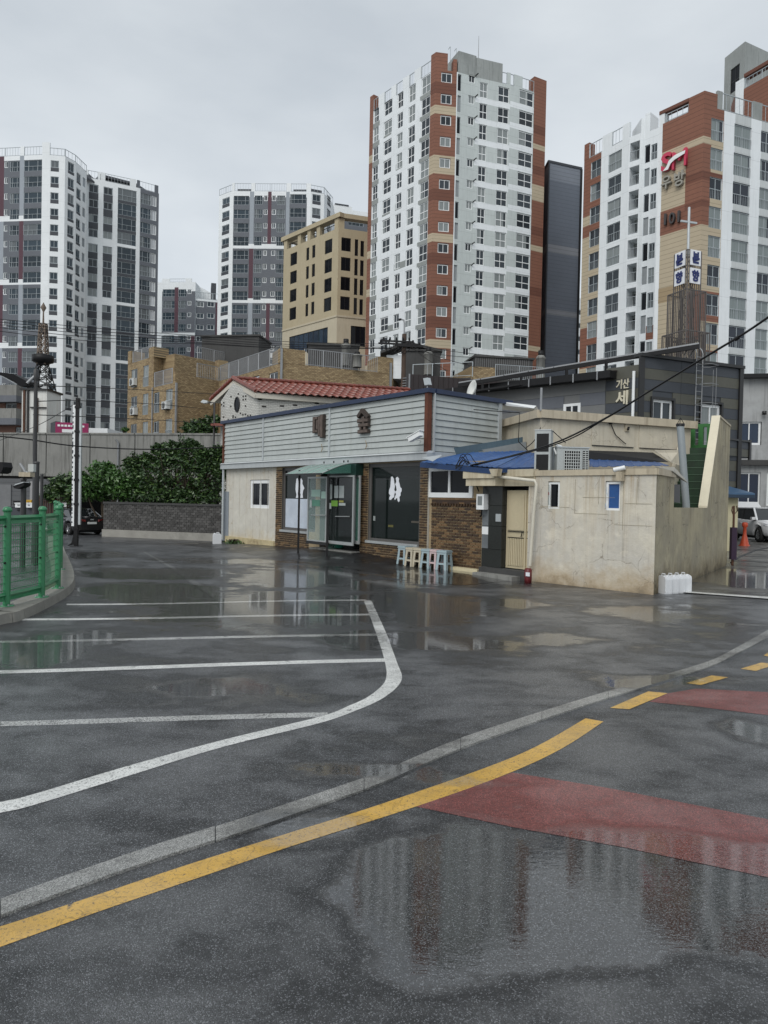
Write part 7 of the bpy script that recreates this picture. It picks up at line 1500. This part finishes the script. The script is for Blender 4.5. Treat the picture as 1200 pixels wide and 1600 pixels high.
def bush(name, label, clumps, n, size, lm, seed, base, group=None, cat='bush'):
    R = thing(name, label, cat, base, group); g = np.random.default_rng(seed); V = []; T = []
    per = n // len(clumps)
    for (c, r) in clumps:
        d = g.normal(size=(per, 3)); d /= np.linalg.norm(d, axis=1)[:, None]; rad_ = np.cbrt(g.uniform(.12, 1, per)) * (1 + .22 * np.sin(d[:, 0] * 5 + d[:, 2] * 7 + seed) + g.normal(0, .11, per))
        p = np.array(c) + d * rad_[:, None] * np.array(r); a = g.normal(size=(per, 3)); a[:, 2] *= .6; a /= np.linalg.norm(a, axis=1)[:, None]; nn = d * .5 + g.normal(size=(per, 3)) * .6 + np.array((0, 0, .6)); b_ = np.cross(a, nn); b_ /= np.linalg.norm(b_, axis=1)[:, None]
        s = (size * g.uniform(.6, 1.3, per))[:, None]; V.append(np.stack([p - a * s, p + b_ * s * .42, p + a * s, p - b_ * s * .42], 1).reshape(-1, 3)); T.append(np.clip(g.normal(.42, .27, per), 0, 1))
    V = np.concatenate(V); T = np.concatenate(T); nf = len(T); o0 = np.array(R.location); V = V - o0
    me = bpy.data.meshes.new('foliage'); me.vertices.add(len(V)); me.vertices.foreach_set('co', V.astype(np.float32).ravel()); me.loops.add(nf * 4); me.loops.foreach_set('vertex_index', np.arange(nf * 4)); me.polygons.add(nf); me.polygons.foreach_set('loop_start', np.arange(nf) * 4); me.update(calc_edges=True)
    at_ = me.attributes.new('tone', 'FLOAT', 'FACE'); at_.data.foreach_set('value', T.astype(np.float32)); me.materials.append(lm); o = bpy.data.objects.new('foliage', me); COL.objects.link(o); o.parent = R; o['kind'] = 'stuff'
    mb = MB(); g2 = random.Random(seed)
    for (c, r) in clumps:
        for k in range(3): e = Vector(c) + Vector((g2.uniform(-.6, .6) * r[0], g2.uniform(-.5, .5) * r[1], g2.uniform(.1, .9) * r[2])); b0 = Vector(base) + Vector((g2.uniform(-.15, .15), 0, 0)); md = b0.lerp(e, .5) + Vector((g2.uniform(-.2, .2), 0, .1)); mb.tube([b0, md, e], [.06, .035, .012], bark, 6)
    mb.build('branches', R); return R
def bc(px, py, Y, rx, rz, ry=None):
    c = P(px, py, Y); k = Y / FOC; return ((c.x, c.y, c.z), (rx * k, (ry or rx * .7) * k, rz * k))
def gb(px, Y): c = P(px, 800, Y); return (c.x, c.y, .0)
bush('bush', 'large dark green bush spilling over the garden wall beside the restaurant', [bc(280, 745, 29, 48, 45), bc(235, 752, 29, 38, 34), bc(325, 755, 28.8, 34, 40), bc(292, 712, 29.3, 24, 28), bc(322, 722, 29, 16, 20), bc(345, 725, 28.6, 13, 26), bc(215, 730, 29.4, 18, 20), bc(262, 712, 29.4, 22, 18), bc(300, 780, 28.6, 46, 14), bc(250, 775, 28.8, 48, 16), bc(272, 698, 29.3, 13, 9), bc(300, 694, 29.3, 11, 8), bc(316, 706, 29, 10, 8), bc(338, 704, 28.8, 9, 7), bc(351, 706, 28.5, 6, 9), bc(230, 716, 29.4, 12, 8), bc(204, 722, 29.4, 11, 7), bc(249, 702, 29.4, 12, 8)], 30000, .078, lf_d, 3, gb(280, 29.2), 'bushes behind the garden wall')
bush('bush', 'light green leafy bush left of the large dark one', [bc(170, 752, 29.5, 38, 24), bc(150, 765, 29.8, 36, 18), bc(200, 762, 29, 28, 22), bc(160, 736, 30, 18, 14)], 9000, .1, lf_l, 5, gb(168, 29.6), 'bushes behind the garden wall')
bush('bush', 'small dark bush behind the sign pole at the picket fence', [bc(98, 757, 31, 22, 14), bc(118, 768, 31, 24, 20), bc(125, 750, 31, 14, 14)], 4500, .09, lf_d, 8, gb(105, 31), 'bushes behind the garden wall')
bush('tree', 'dark green tree between the viaduct and the yellow brick flats', [bc(315, 668, 46, 22, 14), bc(298, 670, 46, 12, 10), bc(332, 660, 46, 12, 10), bc(310, 680, 46, 26, 10)], 6000, .13, lf_d, 12, gb(315, 46), cat='tree')
bush('shrub', 'tiny green shrub on the viaduct edge left of the flats', [bc(196, 671, 43, 5, 3)], 300, .09, lf_l, 21, (P(196, 675, 43).x, 43, 5.2)); bush('weeds', 'green weeds at the foot of the cream panel wall', [((FR.p(1.3, .05, .15).x, FR.p(1.3, .05, .15).y, .06), (.5, .2, .1)), ((FR.p(.9, .05, .15).x, FR.p(.9, .05, .15).y, .05), (.3, .15, .08))], 700, .04, lf_l, 31, tuple(FR.p(1.1, .0, .15)), cat='weeds')
bush('tree', 'dark green trees filling the gap behind the sign pole', [bc(115, 765, 36, 30, 22), bc(85, 770, 36, 16, 14)], 4000, .12, lf_d, 14, gb(105, 36), cat='tree')
# ============================================================ STOOLS, JUGS, SMALL THINGS
def stool(name, label, col_m, loc, rz):
    R = thing(name, label, 'stool', (0, 0, 0), 'plastic stools by the brick wall'); s, h = .15, .47; t = .125
    mb = MB(); mb.box(-t - .01, t + .01, -t - .01, t + .01, h - .025, h, col_m); mb.box(-t - .018, t + .018, -t - .018, t + .018, h - .05, h - .025, col_m); mb.build('seat', R)
    for sx, sy in ((-1, -1), (1, -1), (1, 1), (-1, 1)):
        mb = MB(); w_ = .072
        top = [Vector((sx * t, sy * t, h - .04)), Vector((sx * (t - w_), sy * t, h - .04)), Vector((sx * (t - w_), sy * (t - .012), h - .04)), Vector((sx * t, sy * (t - .012), h - .04))]
        bot = [Vector((sx * (s + .012), sy * (s + .012), 0)), Vector((sx * (s - w_ + .01), sy * (s + .012), 0)), Vector((sx * (s - w_ + .01), sy * s, 0)), Vector((sx * (s + .012), sy * s, 0))]
        def fr8(T_, B_): mb.add(B_ + T_, ((0, 1, 2, 3), (4, 5, 6, 7), (0, 1, 5, 4), (1, 2, 6, 5), (2, 3, 7, 6), (3, 0, 4, 7)), col_m)
        fr8(top, bot); sw_ = lambda L_: [Vector((abs(q.y) * sx, abs(q.x) * sy, q.z)) for q in L_]; fr8(sw_(top), sw_(bot)); mb.build('leg', R)
    mb = MB()
    for k in range(4):
        c_, s_ = math.cos(k * math.pi / 2), math.sin(k * math.pi / 2); rot = lambda x, y, z: Vector((x * c_ - y * s_, x * s_ + y * c_, z))
        for z0, z1 in ((.13, .17), (h - .1, h - .05)):
            y0 = s + .01 - (s + .01 - t) * z0 / h; y1 = s + .01 - (s + .01 - t) * z1 / h
            mb.add([rot(-y0, -y0, z0), rot(y0, -y0, z0), rot(y1, -y1, z1), rot(-y1, -y1, z1), rot(-y0, -y0 + .01, z0), rot(y0, -y0 + .01, z0), rot(y1, -y1 + .01, z1), rot(-y1, -y1 + .01, z1)], ((0, 1, 2, 3), (4, 5, 6, 7), (0, 1, 5, 4), (3, 2, 6, 7)), col_m)
    mb.build('stretcher', R); R.location = loc; R.rotation_euler.z = rz; return R
sb = mat('pale_blue_plastic', (.33, .42, .45), .4, .05); sc2 = mat('cream_plastic', (.52, .47, .36), .4, .05); spk = mat('pink_plastic', (.58, .45, .45), .4, .05)
SP = [(sb, 'blue plastic stool at the left end of the row'), (sc2, 'cream plastic stool next to the leftmost blue one'), (sc2, 'cream plastic stool just left of the middle blue one'), (sb, 'blue plastic stool between a cream and the pink one'), (spk, 'pink plastic stool second from the right'), (sb, 'blue plastic stool at the right end of the row')]
for k, (m, lab) in enumerate(SP):
    n_ = .26 + .02 * (k % 2); u_ = U(633 + 12.3 * k, 870, n_); t_ = n_ / 2.0; q = FR.p(u_, hz(u_) * (1 - t_ * t_ * (3 - 2 * t_)) + .002, n_); stool('plastic_stool', lab, m, q, FR.ang + rad((4, -3, 2, 5, -2, 14)[k]))
jm = mat('white_jerrycan_plastic', (.66, .68, .70), .45, .05)
def jug(label, loc, rz, sc=1, group='white water canisters'):
    R = thing('water_canister', label, 'canister', (0, 0, 0), group); mb = MB(); prof = [(-.14, 0), (.14, 0), (.145, .03), (.145, .3), (.11, .36), (-.06, .375), (-.13, .35), (-.145, .3), (-.145, .03)]
    mb.prism([Vector((x, -.085, z)) for x, z in prof], (0, .17, 0), jm)
    for y in (-.045, .045): mb.prism([Vector((x * 1.03, y - .012, z * 1.02)) for x, z in prof], (0, .024, 0), jm)
    mb.build('body', R); mb = MB(); mb.tube([(-.03, 0, .37), (-.02, 0, .41), (.06, 0, .41), (.08, 0, .36)], .014, jm, 6); mb.build('handle', R); mb = MB(); mb.lathe((-.09, 0, .35), [(.03, 0), (.03, .04), (0, .045)], jm, 10); mb.build('cap', R)
    R.location = loc; R.rotation_euler.z = rz; R.scale = (sc, sc, sc); return R
j0 = G(1037, 927); dj = Vector((.17, .10, 0))
for k, lab in enumerate(('white water canister nearest the annex corner', 'second white water canister from the annex corner', 'third white water canister beside the mossy wall', 'white water canister at the right end of the row')):
    jug(lab, j0 + dj * k, rad(0) + math.atan2(dj.y, dj.x) + rad(90) - rad(60) if False else rad(4), .92)
for o in [o for o in bpy.data.objects if o.get('category') == 'canister' and o.name.startswith('water_canister')]: o.rotation_euler.z = math.atan2(dj.y, dj.x) + rad(78)
jug('single white canister at the foot of the grey gate', G(339, 850), rad(20), 1.0, None)
CN2 = thing('traffic_post', 'orange traffic cone shaped post at the alley end', 'traffic cone', G(1163, 853)); q = G(1163, 853); om = mat('orange_plastic', (.5, .07, .025), .45, .08); mb = MB(); mb.lathe(q, [(.2, 0), (.19, .05), (.13, .3), (.075, .5), (.07, .8), (.12, .86), (.12, .98), (.08, 1.03), (0, 1.04)], om, 16); mb.build('body', CN2); mb = MB(); mb.lathe(q, [(.26, 0), (.26, .04), (0, .04)], om, 4); mb.build('base', CN2)
PP = thing('wrapped_post', 'dark purple wrapped post with a rusty top at the end of the mossy wall', 'post', G(1140, 884)); q = AS.p(AS.L + .25, 0, .12); zy2 = lambda y: P(1140, y, q.y).z; pur = mat('dark_purple_vinyl', (.03, .012, .035), .5, .1); mb = MB(); mb.box(q.x - .07, q.x + .08, q.y - .07, q.y + .07, zy2(874), zy2(824), pur); mb.build('wrap', PP)
mb = MB(); mb.tube([q, q + Z * zy2(800), q + Vector((0, 0, zy2(790)))], [.035, .03, .02], rust, 6); mb.tube([q + Z * zy2(804), q + Vector((.1, 0, zy2(798))), q + Vector((.08, 0, zy2(790)))], .018, rust, 5); mb.tube([q + Z * zy2(806), q + Vector((-.06, 0, zy2(798))), q + Vector((-.04, 0, zy2(791)))], .018, rust, 5); mb.build('post', PP)
# ============================================================ CARS
def car(name, label, cat, paint, loc, rz, L_=4.7, W=1.84, H_=1.45, suv=False, hatch=False, sc=1.0, plate=None):
    R = thing(name, label, cat, (0, 0, 0)); hw = W / 2; gb2 = .2 if not suv else .26
    tyre = mat('tyre_rubber', (.015, .015, .015), .8); rimm = mat('alloy_rim', (.4, .41, .42), .3, .05, metal=.8); glass = mat('car_glass', (.012, .014, .016), .03, .05, spec=.8)
    belt = .92 if not suv else 1.08; hood = .80 if not suv else 1.02; deck = .98 if not suv else 1.1
    if not suv: st = [(-L_ / 2, .80, .45, .93), (-L_ / 2 + .06, .88, .32, .99), (-L_ / 2 + .5, .97, .2, 1.0), (-1.3, 1, .2, .97), (-.3, 1, .2, .93), (.7, 1, .2, .93), (1.3, .98, .2, .88), (L_ / 2 - .5, .93, .2, .78), (L_ / 2 - .1, .84, .28, .68), (L_ / 2, .74, .4, .58)]
    else: st = [(-L_ / 2, .84, .5, 1.1), (-L_ / 2 + .08, .92, .34, 1.16), (-L_ / 2 + .5, .98, .28, 1.16), (-1.2, 1, .28, 1.12), (-.2, 1, .28, 1.08), (.8, 1, .28, 1.06), (1.25, .99, .28, 1.06), (L_ / 2 - .5, .95, .28, .98), (L_ / 2 - .1, .86, .34, .84), (L_ / 2, .78, .46, .7)]
    xs = []; 
    def interp(x):
        for a, c in zip(st, st[1:]):
            if a[0] <= x <= c[0]: t = (x - a[0]) / (c[0] - a[0]); return [a[i] + (c[i] - a[i]) * t for i in range(1, 4)]
        return st[-1][1:]
    wb = 1.38; rwh = .33 if not suv else .36; n = 46; vs = []; ax_ = (-wb, wb)
    for i in range(n + 1):
        x = -L_ / 2 + L_ * i / n; w_, zb, zt_ = interp(x); y = hw * w_
        for c in ax_:
            dx = abs(x - c)
            if dx < rwh + .06: zb = max(zb, rwh + math.sqrt(max(0, (rwh + .06) ** 2 - dx * dx)) - .0)
        ring = [(0, zb), (y * .86, zb), (y * .97, zb + .05), (y * 1.0, max(zb + .06, zb + (zt_ - zb) * .35)), (y * 1.0, max(zb + .07, zt_ - .22)), (y * .975, zt_ - .07), (y * .93, zt_ - .012), (y * .8, zt_ + .01), (0, zt_ + .03)]
        vs += [Vector((x, a, c)) for a, c in ring] + [Vector((x, -a, c)) for a, c in ring[::-1]]
    m_ = 18; fs = [(i * m_ + j, (i + 1) * m_ + j, (i + 1) * m_ + (j + 1) % m_, i * m_ + (j + 1) % m_) for i in range(n) for j in range(m_)]
    mb = MB(); mb.add(vs, fs, paint, True); mb.add(vs[:m_], (tuple(range(m_)),), paint); mb.add(vs[-m_:], (tuple(range(m_)),), paint); mb.box(-L_ / 2 + .3, L_ / 2 - .3, -hw * .8, hw * .8, .16, .5, blackm); bo = mb.build('body', R)
    if not suv: bx = [(-1.95, -1.15), (-.05, -.05), (1.35, .45)]
    x0, x1, x2, x3 = ((-1.85, -.95, .25, 1.15) if not suv else (-2.15, -1.75, .35, 1.2)); zb_ = interp(0)[2]; tw_ = .70; bw_ = .93
    def ringc(z, a, c, w_): return [Vector((a, -w_, z)), Vector((c, -w_, z)), Vector((c, w_, z)), Vector((a, w_, z))]
    zlo = zb_ - .02; zhi = H_ - .03; b4 = ringc(zlo, x0, x3, hw * bw_); t4 = ringc(zhi, x1, x2, hw * tw_)
    mb = MB()
    mb.add(b4 + t4, ((0, 1, 5, 4), (1, 2, 6, 5), (2, 3, 7, 6), (3, 0, 4, 7)), glass); mb.build('windows', R)
    mb = MB(); rf = []
    for i in range(9):
        x = x1 - .06 + (x2 - x1 + .12) * i / 8; hz_ = zhi + .06 * math.sin(i / 8 * math.pi) ** .6 if 0 < i < 8 else zhi
        for j in range(7): y = (j / 6 * 2 - 1); rf.append(Vector((x, y * hw * tw_ * 1.04, hz_ - .035 * abs(y) ** 3 + (.0 if 0 < i < 8 else -.02))))
    mb.add(rf, [(i * 7 + j, (i + 1) * 7 + j, (i + 1) * 7 + j + 1, i * 7 + j + 1) for i in range(8) for j in range(6)], paint, True)
    for s_ in (-1, 1):
        o_ = Vector((0, s_ * .008, .005)); k0, k1, k2, k3 = (0, 1, 5, 4) if s_ < 0 else (3, 2, 6, 7)
        V8 = b4 + t4
        mb.beam(V8[k0] + o_, V8[k3] + o_, .09, .06, paint); mb.beam(V8[k1] + o_, V8[k2] + o_, .08, .06, paint); mb.beam(V8[k3] + o_, V8[k2] + o_, .07, .05, paint)
        for t in (.5,): p0 = V8[k0].lerp(V8[k1], t) + o_; p1 = V8[k3].lerp(V8[k2], t) + o_; mb.beam(p0, p1, .06, .02, blackm)
        if suv: p0 = V8[k0].lerp(V8[k1], .13) + o_; p1 = V8[k3].lerp(V8[k2], .1) + o_; mb.prism([V8[k0] + o_, p0, p1, V8[k3] + o_], Vector((0, s_ * .02, 0)), paint)
    mb.build('roof', R)
    wt_ = MB(); wt_.lathe((0, 0, 0), [(rwh * .66, -.11), (rwh * .95, -.11), (rwh, -.08), (rwh, .08), (rwh * .95, .11), (rwh * .66, .11), (rwh * .66, -.11)], tyre, 24, ax=(0, 1, 0)); tme = wt_.mesh('tyre')
    for cx_ in ax_:
        for s_ in (-1, 1):
            w = bpy.data.objects.new('wheel', tme); COL.objects.link(w); w.parent = R; w.location = (cx_, s_ * (hw - .13), rwh)
            rm_ = MB(); rm_.lathe((0, 0, 0), [(rwh * .66, s_ * .07), (rwh * .6, s_ * .05), (rwh * .58, s_ * .02)], rimm, 20, ax=(0, 1, 0)); rm_.lathe((0, 0, 0), [(rwh * .6, s_ * .0), (0, s_ * .0)], blackm, 16, ax=(0, 1, 0))
            for k in range(5): t = k * 1.2566; rm_.beam((0, s_ * .07, 0), (math.cos(t) * rwh * .62, s_ * .07, math.sin(t) * rwh * .62), .06, .03, rimm, side=Y_)
            o = rm_.build('rim', None); o.parent = w
    fx = L_ / 2; redl = mat('tail_lamp', (.16, .006, .006), .2, .1, coat=.5); clr = mat('head_lamp', (.5, .52, .55), .1, .05)
    for s_ in (-1, 1):
        mb = MB(); z = .82 if not suv else 1.0; mb.prism([Vector((-fx + .0, s_ * hw * .38, z - .06)), Vector((-fx + .03, s_ * hw * .8, z - .08)), Vector((-fx + .22, s_ * hw * .955, z - .04)), Vector((-fx + .22, s_ * hw * .95, z + .07)), Vector((-fx + .03, s_ * hw * .82, z + .08)), Vector((-fx - .0, s_ * hw * .4, z + .05))], (-.03, s_ * .02, 0), redl); mb.build('tail_light', R)
        mb = MB(); zz = .6 if not suv else .8; mb.prism([Vector((fx - .05, s_ * hw * .45, zz - .05)), Vector((fx - .12, s_ * hw * .8, zz - .04)), Vector((fx - .45, s_ * hw * .9, zz + .04)), Vector((fx - .45, s_ * hw * .88, zz + .13)), Vector((fx - .15, s_ * hw * .7, zz + .07))], (.04, s_ * .04, .01), clr); mb.build('headlight', R)
        mb = MB(); mb.box(x3 - .35, x3 - .15, s_ * (hw + .02) - .1, s_ * (hw + .02) + .1, zb_ + .0, zb_ + .14, paint); mb.build('mirror', R)
        for dx_ in (-.55, .35):
            mb = MB(); mb.box(dx_ - .1, dx_ + .08, s_ * hw - .012 if s_ > 0 else -hw - .02, s_ * hw + .02 if s_ > 0 else -hw + .012, zb_ - .2, zb_ - .16, paint if suv else silver); mb.build('door_handle', R)
    mb = MB(); mb.box(-fx - .03, -fx + .1, -.26, .26, .62 if not suv else .8, .74 if not suv else .92, mat('number_plate', (.6, .62, .6), .5)); po = mb.build('number_plate', R)
    mb = MB(); mb.box(-fx - .04, -fx + .25, -hw * .82, hw * .82, .28, .46, blackm if suv else paint); mb.build('bumper', R); mb = MB(); mb.box(fx - .2, fx + .02, -hw * .5, hw * .5, .36, .62, blackm); mb.build('grille', R)
    mb = MB(); mb.box(-fx - .02, -fx + .02, -.09, .09, .84 if not suv else 1.02, .9 if not suv else 1.08, silver); mb.build('badge', R)
    if hatch:
        mb = MB(); hx = x1 - .1; mb.prism([Vector((hx, -hw * .7, zhi + .02)), Vector((hx - .5, -hw * .74, zhi + .28)), Vector((hx - 1.0, -hw * .78, zhi + .2)), Vector((hx - 1.0, hw * .78, zhi + .2)), Vector((hx - .5, hw * .74, zhi + .28)), Vector((hx, hw * .7, zhi + .02))], Z * .06, paint); mb.prism([Vector((hx - .1, -hw * .6, zhi + .03)), Vector((hx - .5, -hw * .6, zhi + .25)), Vector((hx - .5, hw * .6, zhi + .25)), Vector((hx - .1, hw * .6, zhi + .03))], Z * -.03, glass); mb.build('open_tailgate', R)
    R.location = loc; R.rotation_euler.z = rz; R.scale = (sc, sc, sc); return R
black_p = mat('black_car_paint', (.008, .008, .010), .25, .05, coat=.8); white_p = mat('white_car_paint', (.72, .73, .74), .3, .02, coat=.6)
rc = G(141, 836); fdir = Vector((-.75, .66, 0)); car('sedan', 'black sedan parked nose in beside the dark block wall', 'car', black_p, rc + fdir * 1.6, math.atan2(.66, -.75), sc=.74)
fwp = G(1190, 847); car('suv', 'white SUV with its tailgate open at the end of the alley', 'car', white_p, fwp + Vector((.85, 1.4, 0)), math.atan2(-1, -.07), L_=4.6, W=1.88, H_=1.68, suv=True, hatch=True)
